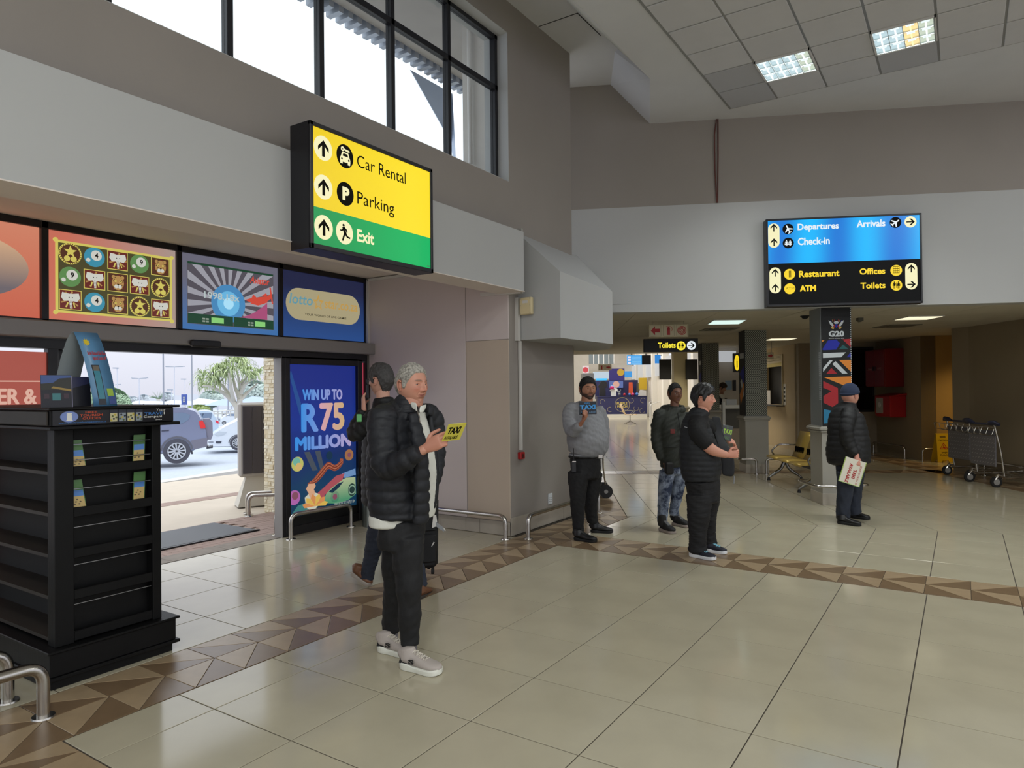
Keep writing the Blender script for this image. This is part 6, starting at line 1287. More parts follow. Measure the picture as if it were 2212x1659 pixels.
q = MB(); bk2 = thing('strut_end', 'round pale strut end bolted to a plate, low outside the last high window pane', 'strut', (-5.4, 7.1, 4.3)); q.tube([(-5.35, 7.15, 4.42), (-5.9, 7.0, 4.45)], .12, 14); q.build('pipe_end', mat('pipe_pale', (190, 186, 184), .5), bk2, True); q = MB(); q.box((-4.95, 7.26, 3.9), (-5.35, 7.295, 4.4)); q.build('bolt_plate', mat('plate_grey', (160, 166, 178), .5), bk2)

# ---------------- vehicles: side profiles measured at their own depth, pulled to full width
def carbody(name, lab, D, prof, glass, wheels, col, z0, width=1.55, extra=(), xc=440, rnd=.09):
    O = atd(xc, 1000, D); O.z = 0; n_ = ray(xc, 843); n_.z = 0; n_.normalize(); f_ = Fr(O, Vector((n_.y, -n_.x, 0)), UP, -n_)
    def U_(x, y): p = aty_plane(x, y, O, n_); return ((p-O).dot(f_.U), p.z)
    r = thing(name, lab, 'car', f_.p(*U_(*prof[0])), group=None); m_ = mat(name+'_paint', col, .3, metal=.3, coat=.6); P = [U_(*p) for p in prof]; Pb = bend([Vector((*p, 0)) for p in P+[P[0], P[1]]], rnd, 3)[1:]; P = [(v.x, v.y) for v in Pb[:-1]]
    q = MB(); k = len(P); c = (sum(p[0] for p in P)/k, sum(p[1] for p in P)/k)
    ins = [(c[0]+(p[0]-c[0])*.985, c[1]+(p[1]-c[1])*.955) for p in P]
    q.prism(P, -width+.09, -.09, f_); b = len(q.V)
    q.add([f_.p(p[0], p[1], -.09) for p in P]+[f_.p(p[0], p[1], 0) for p in ins], [(i, (i+1) % k, (i+1) % k+k, i+k) for i in range(k)]+[tuple(range(k, 2*k))]); q.build('body', m_, r)
    for i, gl in enumerate(glass): q = MB(); q.prism([U_(*p) for p in gl], -.03, .008, f_); q.build('window', mat('car_glass_tint', (120, 136, 160), .08, spec=.8), r)
    for (x, y, rad) in wheels:
        u, v = U_(x, y); R_ = rad*D/F_PX; q = MB(); q.cyl(f_.p(u, v, .02), f_.p(u, v, -.2), R_, k=28); w_ = q.build('wheel', mat('car_tyre', (78, 78, 88), .8), r)
        q = MB(); q.disc((u, v), R_*.66, .02, .024, f_, 0, 24); q.build('hub', mat('hub_dark', (40, 40, 46), .5), w_)
        q = MB(); q.ring((u, v), R_*.6, R_*.68, .024, .035, f_, 0, 24)
        for j in range(12): a = 2*pi*j/12+.1; q.prism([(u+R_*.08*math.cos(a-.6), v+R_*.08*math.sin(a-.6)), (u+R_*.64*math.cos(a-.09), v+R_*.64*math.sin(a-.09)), (u+R_*.64*math.cos(a+.09), v+R_*.64*math.sin(a+.09)), (u+R_*.08*math.cos(a+.6), v+R_*.08*math.sin(a+.6))], .024, .034, f_)
        q.build('rim', mat('rim_silver', (206, 208, 214), .3, metal=.6), w_)
        q = MB(); q.ring((u, v), R_*1.06, R_*1.2, -.0, .014, f_, 0, 22, 5, 175); q.build('wheel_arch', mat('arch_dark', (96, 96, 106), .6), r)
    for nm, poly, cc, n in extra: q = MB(); q.prism([U_(*p) for p in poly], -.05, n, f_); q.build(nm, mat('car_'+nm+'_%d%d%d' % cc, cc, .35, emit=0), r)
    return r
carbody('suv_car', 'grey-blue off-road car parked outside the door, spare wheel on its back', 20., [(130, 985), (130, 940), (165, 925), (215, 915), (245, 884), (330, 882), (400, 881), (424, 886), (436, 905), (446, 928), (449, 950), (447, 965), (420, 972), (412, 978), (150, 990)],
    [[(345, 893), (395, 891), (411, 896), (408, 906), (394, 915), (345, 916)], [(262, 893), (338, 892), (338, 916), (258, 916)]], [(382, 974.5, 26.5), (185, 978, 26.5)], (132, 138, 166), ZR,
    extra=(('tail_light', [(430, 910), (437, 908), (443, 918), (444, 925), (434, 926), (431, 918)], (226, 52, 52), .02), ('spare_wheel', [(438, 905), (452, 904), (459, 912), (460, 940), (456, 950), (444, 950)], (126, 124, 140), -.5), ('tow_bar', [(446, 962), (452, 966), (460, 963), (460, 968), (446, 970)], (60, 60, 66), -.6), ('door_handle', [(349, 930), (365, 929), (365, 931), (349, 932)], (60, 62, 78), .02), ('mud_flap', [(410, 970), (415, 972), (417, 981), (413, 981)], (60, 60, 66), .0), ('roof_rail', [(366, 881), (400, 880), (412, 885), (400, 882), (366, 883.5)], (96, 100, 120), -.1), ('rear_bumper', [(412, 952), (448, 945), (447, 965), (420, 971)], (120, 118, 132), .01)))
carbody('white_car', 'white hatchback car facing left beyond the off-road car', 24., [(449, 966), (452, 945), (460, 937), (486, 921), (505, 912), (540, 890), (600, 888), (620, 930), (620, 966)], [[(512, 912), (542, 893), (560, 893), (560, 914)]], [(513, 957, 15.5), (588, 957, 15.5)], (232, 238, 246), ZR,
    extra=(('head_light', [(463, 937), (474, 932), (490, 933), (484, 939), (468, 942)], (196, 204, 214), .015), ('fog_grille', [(466, 953), (479, 953), (477, 958), (467, 958)], (70, 74, 86), .015), ('grille', [(450, 954), (461, 954), (461, 956), (450, 956)], (120, 126, 136), .01)), xc=455)
carbody('blue_car', 'pale blue-white car behind the off-road car, red tail light showing', 28., [(420, 935), (424, 888), (440, 886), (456, 888), (464, 900), (472, 910), (473, 925), (466, 930), (465, 935)], [[(430, 893), (441, 893), (436, 903), (430, 903)], [(436, 893), (458, 892), (456, 905), (438, 904)]], [(440, 935, 10)], (196, 214, 232), ZR, extra=(('tail_light', [(465, 908), (472, 910), (473, 915), (468, 914)], (224, 50, 70), .02),), xc=468)
carbody('parked_car', 'small white car parked far behind beside the tree', 40., [(476, 917), (477, 905), (486, 898), (496, 893), (512, 892), (512, 917)], [[(488, 898), (498, 894), (508, 894), (508, 899)]], [(484, 914, 4), (504, 914, 4)], (226, 232, 240), ZR)
carbody('parked_car', 'grey car parked under the shade roofs', 46., [(478, 895), (480, 889), (492, 884), (508, 884), (512, 895)], [[(486, 888), (492, 885), (504, 885), (506, 888)]], [(485, 895, 3), (504, 895, 3)], (150, 156, 172), ZR)
# ---------------- trees, bushes, posts
M_bark = mat('aloe_bark', (196, 190, 180), .8, bump=.2, bscale=12); M_leafA = mat('aloe_leaf', (172, 186, 136), .6, var=.12, vscale=2); DT = 34.
tr_ = thing('aloe_tree', 'branching tree aloe with drooping leaf tufts outside the door', 'tree', tuple(atd(520, 925, DT)))
T = lambda x, y, dd=0: atd(x, y, DT+dd)
q = MB()
br_ = [([(518, 935, 0), (515, 895, 0), (512, 878, 0), (500, 864, 0)], .42, .26), ([(515, 890, 0), (518, 866, 0), (520, 845, .5), (524, 820, .6)], .34, .14), ([(500, 864, 0), (488, 852, 0), (470, 842, -.4), (452, 834, -.6), (438, 834, -.5)], .24, .1), ([(500, 864, 0), (492, 848, .4), (480, 832, .5), (466, 826, .6), (455, 820, .6)], .22, .08), ([(505, 868, 0), (500, 845, -.5), (497, 822, -.6), (494, 805, -.6)], .22, .1), ([(518, 862, 0), (508, 838, .4), (504, 818, .6), (500, 800, .4)], .2, .09), ([(520, 850, 0), (528, 832, 0), (540, 822, 0), (552, 818, 0)], .2, .08), ([(518, 866, 0), (532, 850, .5), (546, 838, .6), (556, 828, .6)], .2, .08), ([(520, 845, .5), (516, 820, .2), (512, 800, .2)], .18, .08), ([(524, 830, .5), (534, 812, .3), (530, 800, .3)], .12, .07)]
for P, r0, r1 in br_:
    pts = chain([tuple(T(*p)) for p in P], .5); q.tube([Vector(p) for p in pts], [.5*(r0+(r1-r0)*i/(len(pts)-1)) for i in range(len(pts))], 8)
q.build('trunk', M_bark, tr_, True)
q = MB(); tufts = [(432, 822), (440, 812), (450, 835), (438, 838), (462, 804), (470, 795), (478, 812), (456, 820), (490, 790), (482, 800), (500, 782), (512, 785), (508, 776), (522, 780), (530, 786), (518, 796), (536, 800), (500, 800), (528, 808), (552, 812), (560, 806), (545, 818), (474, 828), (466, 816), (490, 812)]
for (x, y) in tufts:
    c = T(x, y, rr.uniform(-1, 1))
    for k in range(34):
        a = rr.uniform(0, 2*pi); e = rr.uniform(-.1, 1.2); L_ = rr.uniform(.3, .62)*1.35; d = RH*math.cos(a)*math.cos(e)+FH*math.sin(a)*math.cos(e)+UP*math.sin(e)
        p0 = c; p1 = c+d*L_*.5; p2 = p1+d*L_*.35-UP*L_*.28; p3 = p2+d*L_*.1-UP*L_*.42; w_ = d.cross(UP).normalized()*.026
        q.add([p0-w_, p0+w_, p1-w_, p1+w_, p2-w_*.8, p2+w_*.8, p3], [(0, 1, 3, 2), (2, 3, 5, 4), (4, 5, 6)])
tag(q.build('foliage', M_leafA, tr_), kind='stuff')
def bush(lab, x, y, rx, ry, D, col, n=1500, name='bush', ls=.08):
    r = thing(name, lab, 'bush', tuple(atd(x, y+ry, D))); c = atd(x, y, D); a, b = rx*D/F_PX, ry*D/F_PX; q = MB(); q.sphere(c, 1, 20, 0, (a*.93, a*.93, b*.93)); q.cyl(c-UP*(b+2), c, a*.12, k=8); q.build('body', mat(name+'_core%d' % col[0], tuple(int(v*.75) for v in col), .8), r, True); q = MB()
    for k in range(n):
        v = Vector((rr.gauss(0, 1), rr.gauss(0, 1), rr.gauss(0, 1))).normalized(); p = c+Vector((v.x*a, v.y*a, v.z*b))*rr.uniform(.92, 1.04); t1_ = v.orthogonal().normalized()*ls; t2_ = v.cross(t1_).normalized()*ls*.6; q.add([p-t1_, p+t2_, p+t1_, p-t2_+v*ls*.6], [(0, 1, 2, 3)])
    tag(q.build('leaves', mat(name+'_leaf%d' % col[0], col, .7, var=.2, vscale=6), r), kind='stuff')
bush('round clipped green bush beyond the cardboard arch', 232, 882, 46, 44, 26, (150, 176, 146), 7000, 'clipped_bush', .045); bush('low yellow-green shrub behind the off-road car', 428, 886, 22, 9, 34, (160, 176, 110), 900, 'shrub', .12)
for k, (x, y, rx, ry, lab) in enumerate(((457, 862, 22, 16, 'hazy grey-green tree behind the aloe on its left'), (545, 850, 30, 28, 'hazy grey-green tree behind the aloe on its right'), (362, 858, 12, 9, 'faint round tree left of the bus sign'), (310, 862, 10, 8, 'faint far tree above the shade roofs'), (286, 864, 10, 6, 'faintest small tree at the left on the skyline'))): bush(lab, x, y, rx, ry, 90+10*k, (205, 213, 219) if k > 1 else (184, 198, 192), 1600, 'hazy_tree', .28)  # distance haze is painted into these pale leaf colours
pm = thing('palm', 'small palm on the skyline above the shade roofs', 'palm', tuple(atd(342, 872, 80))); q = MB(); c = atd(342, 862, 80)
for k in range(26): a = rr.uniform(0, pi); d = RH*math.cos(a)+UP*math.sin(a)+FH*rr.uniform(-.5, .5); q.add([c-UP*.1, c+d*.6+UP*.1, c+d*1.1, c+UP*.1], [(0, 1, 2, 3)])
q.build('fronds', mat('palm_green', (130, 150, 126), .7), pm); q = MB(); q.cyl(c-UP*1.5, c, .2); q.build('trunk', M_bark, pm)
def post(lab, x, y0, y1, D, w_, head, name='lamp_post'):
    a, b = atd(x[0], y1, D), atd(x[1], y0, D); s = D/F_PX; r = thing(name, lab, 'lamp post' if head else 'pole', a); q = MB(); q.cyl(a-UP*3, b, w_*s*.5, w_*s*.42, 10); q.build('pole', mat('post_grey' if w_ > 2.4 else 'post_pale', (150, 154, 166) if w_ > 2.4 else (196, 200, 210), .5), r)
    if head == 2:
        for g_ in (-1, 1): q = MB(); q.add([b+RH*0+UP*0, b+RH*g_*17*s*w_*.55+UP*s*1.5, b+RH*g_*15*s*w_*.55-UP*s*1.0, b-UP*s*1.2, b+FH*.3, b+FH*.3+RH*g_*16*s*w_*.55], [(0, 1, 2, 3), (0, 1, 5, 4)]); q.build('lamp_head', mat('head_grey', (160, 166, 176), .5), r)
    elif head == 1: q = MB(); q.box((-7*s, -1.2*s, -.2), (1*s, 1.2*s, .2), Fr(b, RH, UP)); q.build('lamp_head', mat('head_grey', (160, 166, 176), .5), r)
post('tall thick grey pole rising right of the cardboard arch', (354, 352), 700, 872, 30, 3.6, 0, 'tall_pole'); post('tall grey pole left of the aloe tree', (415.5, 413.5), 700, 880, 32, 3.2, 0, 'tall_pole')
post('twin-head lamp post between the two tall poles', (377, 376.5), 792, 880, 46, 2.2, 2); post('twin-head lamp post just right of the cardboard arch', (301, 300.5), 817, 872, 60, 1.9, 2); post('single-arm lamp post beside the cardboard arch', (254, 253), 795, 868, 60, 1.6, 1)
post('small twin-head lamp post low behind the clipped bush', (245, 245), 831, 850, 80, 1.6, 2); post('thin lamp post above the bus sign', (399.5, 399.5), 819, 852, 70, 1.3, 1); post('short curved lamp post right of the palm', (371, 370.5), 842, 866, 60, 1.4, 1)
post('pale lamp post standing behind the aloe trunk', (492, 493), 800, 900, 44, 3.0, 0)
bs = thing('bus_sign', 'blue bus stop sign on a thin pole', 'sign', tuple(atd(397, 885, 36))); P = atd(391.5, 874.5, 36); s = 36/F_PX; f_ = Fr(P, RH, UP); q = MB(); q.box((0, 0, -.05), (12.5*s, 22.5*s, 0), f_, bev=.01); q.build('plate', mat('bus_blue', (70, 90, 164), .5), bs)
q = MB(); q.box((4*s, 6*s, 0), (8.5*s, 13*s, .02), f_, 0); q.box((4.6*s, 9*s, .02), (7.9*s, 11.5*s, .03), f_, 1); q.disc((4.8*s, 6*s), .8*s, 0, .02, f_, 0, 10); q.disc((7.7*s, 6*s), .8*s, 0, .02, f_, 0, 10); q.box((4*s, 16*s, 0), (8.4*s, 17*s, .02), f_, 0); q.disc((5*s, 15*s), .9*s, 0, .02, f_, 0, 10); q.disc((7.5*s, 15*s), .9*s, 0, .02, f_, 0, 10); q.build('symbol', [M_white, MATS['bus_blue']], bs); q = MB(); q.cyl(P+RH*6*s-UP*1.2, P+RH*6*s, .03); q.build('pole', M_trim, bs)
# shade roofs over the car park
for k, (x0, xm, x1, y0, ym, D, lab) in enumerate(((268, 300, 345, 872, 865, 62, 'pale blue shade roof, leftmost over the car park'), (335, 370, 400, 873, 864, 58, 'pale shade roof behind the first thick pole'), (395, 430, 470, 874, 860, 55, 'pale shade roof behind the bus sign'), (440, 480, 530, 876, 862, 50, 'blue-grey shade roof behind the aloe trunk'), (500, 545, 600, 872, 856, 56, 'blue-grey shade roof right of the aloe'))):
    r = thing('shade_roof', lab, 'roof', tuple(atd(xm, y0, D))); A, B, C_ = atd(x0, y0, D), atd(xm, ym, D+2), atd(x1, y0, D); A2, C2 = A+FH*6, C_+FH*6; q = MB(); q.add([A, B, C_, A2, C2], [(0, 1, 2), (0, 3, 1), (1, 4, 2), (3, 4, 1)]); o = q.build('shade_cloth', mat('shade_pale', (196, 206, 222), .8) if k < 3 else mat('shade_blue', (158, 174, 200), .8), r)
    for p in (A, C_): q = MB(); q.cyl(p-UP*2.4, p, .06); q.build('post', mat('post_pale', (196, 200, 210), .5), r)
q = MB(); pts = [(x, 858-6*math.sin(x*.02)-2*math.sin(x*.11)) for x in range(100, 640, 12)]
V = [];
for x, y in pts: V += [atd(x, y, 190), atd(x, 905, 190), atd(x, y+1, 215)]
q.add(V, [(3*i, 3*i+1, 3*i+4, 3*i+3) for i in range(len(pts)-1)]+[(3*i, 3*i+3, 3*i+5, 3*i+2) for i in range(len(pts)-1)]); tag(q.build('hills', mat('haze_hill', (206, 212, 220), .9)), kind='structure')  # haze of distance put into the hill colour
q = MB(); [q.tube([atd(x, 900, 36), atd(x, 888, 36)], .03, 6) for x in range(462, 514, 9)]; q.tube([atd(460, 889, 36), atd(516, 886, 36)], .03, 6); q.tube([atd(460, 894, 36), atd(516, 892, 36)], .03, 6); tag(q.build('fence', M_trim), 'low white rail fence in front of the parked cars', 'fence')
# slim steel bin by the mauve wall
bi = thing('waste_bin', 'tall brushed-steel cylinder bin beside the blue poster', 'bin', (-6.02, 6.08, 0)); q = MB(); q.cyl((-6.02, 6.1, 0), (-6.02, 6.1, .72), .145, k=32); q.build('body', mat('bin_steel', (150, 158, 154), .3, metal=.9), bi, True); q = MB(); q.cyl((-6.02, 6.1, .72), (-6.02, 6.1, .86), .147, k=32); q.build('rim_band', mat('bin_band', (190, 186, 172), .5), bi, True)
# ================================================================ people
def nv(a): a = np.asarray(a, float); return a/np.linalg.norm(a)
def loft(rows, side=None, k=20, step=.02, quilt=None, ex=2.0):
    """rows: x y z a b  (a half-width along side, b half-depth); returns closed V, F"""
    R_ = chain([tuple(r[0])+tuple(r[1:]) if not isinstance(r[0], (int, float)) else r for r in rows], step)
    P = R_[:, :3]; n = len(P); T = np.gradient(P, axis=0); T /= np.linalg.norm(T, axis=1)[:, None]+1e-9
    X = np.array(side if side is not None else ((1, 0, 0) if abs(T[0][0]) < .8 else (0, 1, 0)), float); V = []
    s = np.concatenate([[0], np.cumsum(np.linalg.norm(np.diff(P, axis=0), axis=1))])
    th = np.linspace(0, 2*pi, k, endpoint=False); c, q = np.cos(th), np.sin(th)
    c = np.sign(c)*np.abs(c)**(2/ex); q = np.sign(q)*np.abs(q)**(2/ex)
    for i in range(n):
        x = X-T[i]*X.dot(T[i]); x /= np.linalg.norm(x)+1e-9
        if side is None: X = x
        y = np.cross(T[i], x); f_ = 1.
        V.append(P[i]+np.outer(c*R_[i, 3]*f_, x)+np.outer(q*R_[i, 4]*f_, y))
    V = np.concatenate(V); F = [(i*k+j, i*k+(j+1) % k, (i+1)*k+(j+1) % k, (i+1)*k+j) for i in range(n-1) for j in range(k)]
    V = np.vstack([V, P[0]-T[0]*min(R_[0, 3], R_[0, 4])*.35, P[-1]+T[-1]*min(R_[-1, 3], R_[-1, 4])*.35]); a, b = n*k, n*k+1
    F += [(a, (j+1) % k, j) for j in range(k)]+[(b, (n-1)*k+j, (n-1)*k+(j+1) % k) for j in range(k)]
    return V, F
def join(isl):
    V, F, b = [], [], 0
    for v, f in isl: V.append(np.asarray(v)); F += [tuple(i+b for i in q) for q in f]; b += len(v)
    return np.concatenate(V), F
def ball(c, r, sc=(1, 1, 1), k=16):
    m = MB(); m.sphere(tuple(c), r, k, 0, sc); return np.array([tuple(v) for v in m.V]), m.F
def remesh(isl, vox, smooth=3):
    V, F = join(isl); me = bpy.data.meshes.new('tmp'); me.from_pydata([tuple(v) for v in V], [], F); me.update()
    o = bpy.data.objects.new('tmp', me); COL.objects.link(o)
    md = o.modifiers.new('r', 'REMESH'); md.mode = 'VOXEL'; md.voxel_size = vox; md.adaptivity = 0
    if smooth: sm = o.modifiers.new('s', 'SMOOTH'); sm.iterations = smooth; sm.factor = .5
    dg = bpy.context.evaluated_depsgraph_get(); ev = o.evaluated_get(dg); m2 = ev.to_mesh()
    n = len(m2.vertices); A = np.empty(n*3); m2.vertices.foreach_get('co', A); N_ = np.empty(n*3); m2.vertices.foreach_get('normal', N_)
    Fo = [tuple(p.vertices) for p in m2.polygons]; ev.to_mesh_clear(); bpy.data.objects.remove(o); bpy.data.meshes.remove(me)
    return A.reshape(-1, 3), Fo, N_.reshape(-1, 3)
def wob(P, f_, seed=0):
    r = np.random.default_rng(seed); out = np.zeros(len(P))
    for k in range(5): d = r.normal(size=3)*f_*(1+.6*k); out += np.sin(P@d+r.uniform(0, 6))/(1+.6*k)
    return out/2.2
def segd(P, A, B):                                                   # distance to and place along a segment
    d = B-A; t = np.clip(((P-A)@d)/(d@d), 0, 1); return np.linalg.norm(P-A-np.outer(t, d), axis=1), t
def along(P, pts):
    best = np.full(len(P), 9.); s = np.zeros(len(P)); acc = 0.
    for a, b in zip(pts[:-1], pts[1:]):
        a, b = np.array(a, float), np.array(b, float); d, t = segd(P, a, b); L_ = np.linalg.norm(b-a); u = d < best; best[u] = d[u]; s[u] = acc+t[u]*L_; acc += L_
    return best, s
def cloth(name, m, parent, isl, vox=.01, smooth=3, quilts=None, qa=.010, wr=.0, wf=28., arms=(), tube_arm=.09, seed=1, base=0., cut=None, qshape=.6, qtilt=None):
    V, F, N_ = remesh(isl, vox, smooth)
    if quilts:
        s = V[:, 2]-base
        if qtilt is not None: s = s+(V-np.array(qtilt[0]))@np.array(qtilt[1])
        for pts in arms:
            d, t = along(V, pts); u = d < tube_arm; s = np.where(u, t, s)
        ph = s/quilts; h = np.abs(np.sin(pi*ph))**qshape-1; V = V+N_*(h*qa)[:, None]
        V = V+N_*(wob(V*np.array([1, 1, 3.]), 60, seed)*qa*.22)[:, None]
    if wr: V = V+N_*(wob(V, wf, seed)*wr+wob(V*np.array([1, 1, 2.2]), wf*1.9, seed+3)*wr*.6)[:, None]
    return mesh(name, V, F, m, parent, True)
def skin_mat(name, c): return mat(name, c, .5, attr='Col', bump=.03, bscale=180)

# ---- head: a sphere pushed into a face; +y is forward, z up, origin at the centre of the skull, chin at -0.118
def headpos(U_, p):
    """U_: unit directions (n,3) -> positions; p: parameters"""
    x, y, z = U_.T; w_, d_, h_ = p.get('w', .077), p.get('d', .098), .120
    X, Y, Z = x*w_, y*d_, z*h_
    lo = np.clip(-Z/.11, 0, 1)                                       # below the eyes the head narrows to the jaw
    X = X*(1-p.get('jawn', .20)*lo**1.6); Y = np.where(Y < 0, Y*(1-.45*lo**1.2), Y*(1-.06*lo))
    Z = np.where(Z < 0, Z*(1-.06*np.clip(-y, 0, 1)), Z); Y = Y+.006*lo
    Y = np.where((y > 0) & (np.abs(z) < .8), Y*(1-.05*(1-np.abs(x))), Y)
    front = np.clip(y*3, 0, 1)
    def g(cx, cz, sx_, sz_): return np.exp(-((X-cx)/sx_)**2-((Z-cz)/sz_)**2)*front
    def gs(cx, cz, sx_, sz_): return g(cx, cz, sx_, sz_)+g(-cx, cz, sx_, sz_)
    A = np.zeros_like(X); n_ = p.get('nose', 1.)
    A -= .010*gs(.031, .006, .017, .012); A += .006*gs(.028, .028, .022, .007)+.004*g(0, .026, .02, .008)
    A += n_*(.010*g(0, .008, .0075, .016)+.017*g(0, -.012, .0085, .014)+.022*g(0, -.028, .011, .010)+.010*gs(.013, -.031, .006, .007))
    A += .005*gs(.040, -.018, .018, .016)*p.get('cheek', 1.)
    A += .0065*g(0, -.0535, .020, .0045)+.0075*g(0, -.064, .017, .0050)-.005*g(0, -.0588, .022, .0020)-.003*gs(.024, -.059, .004, .006)
    A += .009*g(0, -.098, .018, .014)-.003*g(0, -.078, .02, .006)
    A -= .003*np.exp(-(((np.abs(X)-.020-.35*np.clip(-.03-Z, 0, .03))/.0035)**2))*np.clip((-.030-Z)/.01, 0, 1)*np.clip((Z+.062)/.01, 0, 1)*front*p.get('fold', 0)
    for s_ in (-1, 1):                                               # eye opening and lids
        u, v = (X-s_*.031)/.0145, (Z-.004)/.0062; r2 = u*u+v*v
        A += .0075*np.exp(-(((X-s_*.031)/.016)**2+((Z-.004)/.011)**2))*front
        A -= .008*(r2 < 1)*np.clip(1.4*(1-r2), 0, 1)*front
        A += .0018*np.exp(-((v-1.25+.3*u*u)/.3)**2)*(np.abs(u) < 1.15)*front
    Y = Y+A; f_ = p.get('fat', 0.)
    if f_: X = X*(1+f_*np.exp(-((Z+.06)/.05)**2)); Y = Y+np.where(y > 0, f_*.05*np.exp(-((Z+.10)/.03)**2), 0)
    return np.stack([X, Y, Z], 1)
def sph(nu=132, nvv=100):
    a = np.linspace(0, 2*pi, nu, endpoint=False); a = a-.55*np.sin(a)*1.0; t = np.linspace(0, pi, nvv); t = t-.0*np.sin(2*t)
    # a measured from +y so the face gets the dense part
    U_ = [(0, 0, 1)]; 
    for tt in t[1:-1]:
        st_ = math.sin(tt); U_ += [(st_*math.sin(q), st_*math.cos(q), math.cos(tt)) for q in a]
    U_.append((0, 0, -1)); F = [(0, 1+(j+1) % nu, 1+j) for j in range(nu)]; m = nvv-2
    for i in range(m-1): F += [(1+i*nu+j, 1+i*nu+(j+1) % nu, 1+(i+1)*nu+(j+1) % nu, 1+(i+1)*nu+j) for j in range(nu)]
    e = len(U_)-1; F += [(e, 1+(m-1)*nu+j, 1+(m-1)*nu+(j+1) % nu) for j in range(nu)]
    return np.array(U_), F
SPH = {}
def make_head(body, C, R, p, skin, lip, brow, scale=1.):
    """returns face islands with colours; adds eyes and hair as children of body. C centre, R 3x3 (columns right, forward, up)"""
    key = p.get('res', (120, 90))
    if key not in SPH: SPH[key] = sph(*key)
    U_, F = SPH[key]; L_ = headpos(U_, p); V = np.asarray(C)+(L_*scale)@R.T
    col = np.tile(np.array([*skin, 1.]), (len(V), 1)); X, Y, Z = L_.T; fr = Y > .04
    def mixc(mask, c, a=1.): mask = (mask*a)[:, None]; col[:, :3] = col[:, :3]*(1-mask)+np.array(c)*mask
    mixc(fr*np.exp(-((np.abs(X)/.021)**4)-(((Z+.0585)/.0085)**4)), lip, .8)
    bz = .029+.002*p.get('browup', 0)-10*(np.abs(X)-.03)**2*.8
    mixc(fr*np.exp(-(((Z-bz)/.0042)**4)-(((np.abs(X)-.031)/.0175)**6)), brow, .85)
    if 'red' in p: mixc(fr*np.exp(-(((np.abs(X)-.04)/.02)**2)-(((Z+.022)/.02)**2)), p['red'], .45); mixc(fr*np.exp(-((X/.013)**2)-(((Z+.028)/.012)**2)), p['red'], .4)
    mixc(fr*np.exp(-(((np.abs(X)-.031)/.017)**2)-(((Z+.008)/.006)**2)), tuple(v*.6 for v in skin), .5)
    if 'beard' in p:
        jaw = np.clip((-.045-Z+.25*(np.abs(X)-.02))/.014, 0, 1)*np.clip((Y+.015)/.02, 0, 1); mou = np.exp(-((X/.026)**4)-(((Z+.0585)/.0095)**4))
        mus = np.exp(-((X/.03)**4)-(((Z+.0455)/.0055)**2))*fr; side = np.clip((.03-np.abs(Y-.012))/.01, 0, 1)*(Z < .0)*(np.abs(X) > .05)
        mixc(np.clip(np.maximum(np.maximum(jaw, mus), side)*(1-mou), 0, 1), p['beard'], p.get('beardk', .9))
    isl = [(V, F, col)]
    for s_ in (-1, 1):                                               # ears
        E0 = np.array([s_*(p.get('w', .077)-.004), -.008, -.004]); rows = []
        for i in range(11):
            t = -2.2+4.6*i/10; rows.append((E0[0]+s_*(.010+.004*math.sin(t)), E0[1]-.017*math.cos(t), E0[2]+.029*math.sin(t)+.002, .0048, .0048))
        v, f_ = loft(rows, step=.004, k=8); v2, f2 = ball(E0+np.array([s_*.006, 0, 0]), 1, (.009, .013, .024), 12)
        for vv, ff in ((v, f_), (v2, f2)):
            vv = np.asarray(C)+(vv*scale)@R.T; cc = np.tile(np.array([*[q*.9 for q in skin], 1.]), (len(vv), 1)); cc[:, 0] *= 1.08; isl.append((vv, ff, cc))
    eyes = []
    for s_ in (-1, 1):
        c = np.array([s_*.031, headpos(np.array([nv((s_*.031/.077, .93, .004/.12))]), p)[0][1]-.0105, .004]); look = nv(p.get('look', (0, 1, 0)))
        v, f_ = ball((0, 0, 0), .0122, k=20); d = v/.0122; cc = np.tile(np.array([.46, .44, .42, 1.]), (len(v), 1)); a = d@look; cc[a > .86] = (*p.get('iris', (.05, .035, .03)), 1); cc[a > .965] = (.004, .004, .004, 1)
        V2 = np.asarray(C)+((v+c)*scale)@R.T; mesh('eye', V2, f_, mat('eye_surface', (200, 200, 196), .12, attr='Col'), body, True, None, cc)
    return isl
def hair_shell(body, name, C, R, p, m, thick, rows=None, noise=.003, nf=120, scale=1., seed=2, line=None, flat=1., res=None):
    key = res or p.get('res', (120, 90)); 
    if key not in SPH: SPH[key] = sph(*key)
    U_, F = SPH[key]; q = dict(p); L_ = headpos(U_, q); X, Y, Z = L_.T; N_ = nv(U_/np.array([.077, .098, .12])**1.0) if False else U_
    msk = line(X, Y, Z)                                              # >0 inside the hair
    t = np.clip(msk/.012, -1, 1); th = np.where(t > 0, thick(X, Y, Z)*np.clip(t, 0, 1)**.5, -.008*np.clip(-t*2, 0, 1))
    nzv = wob(L_*np.array([1.0, 1.0, .55]), nf, seed)*noise*(t > 0)+wob(L_, nf*2.2, seed+5)*noise*.6*(t > 0)
    L2 = L_+U_*(th+nzv)[:, None]; V = np.asarray(C)+(L2*scale)@R.T
    return mesh(name, V, F, m, body, True)
def cap_line(front=.062, side=.0, back=-.075, ear=.02, temple=.045):
    def f_(X, Y, Z):
        ph = np.degrees(np.arctan2(np.abs(X), Y)); s0 = min(side-.02, -.018)
        lim = np.interp(ph, [0, 28, 42, 54, 62, 72, 80, 88, 108, 120, 138, 180], [front, front-.002, front-.018, .030, .012, s0, s0, .030, .030, -.025, back, back-.01])
        return Z-lim
    return f_

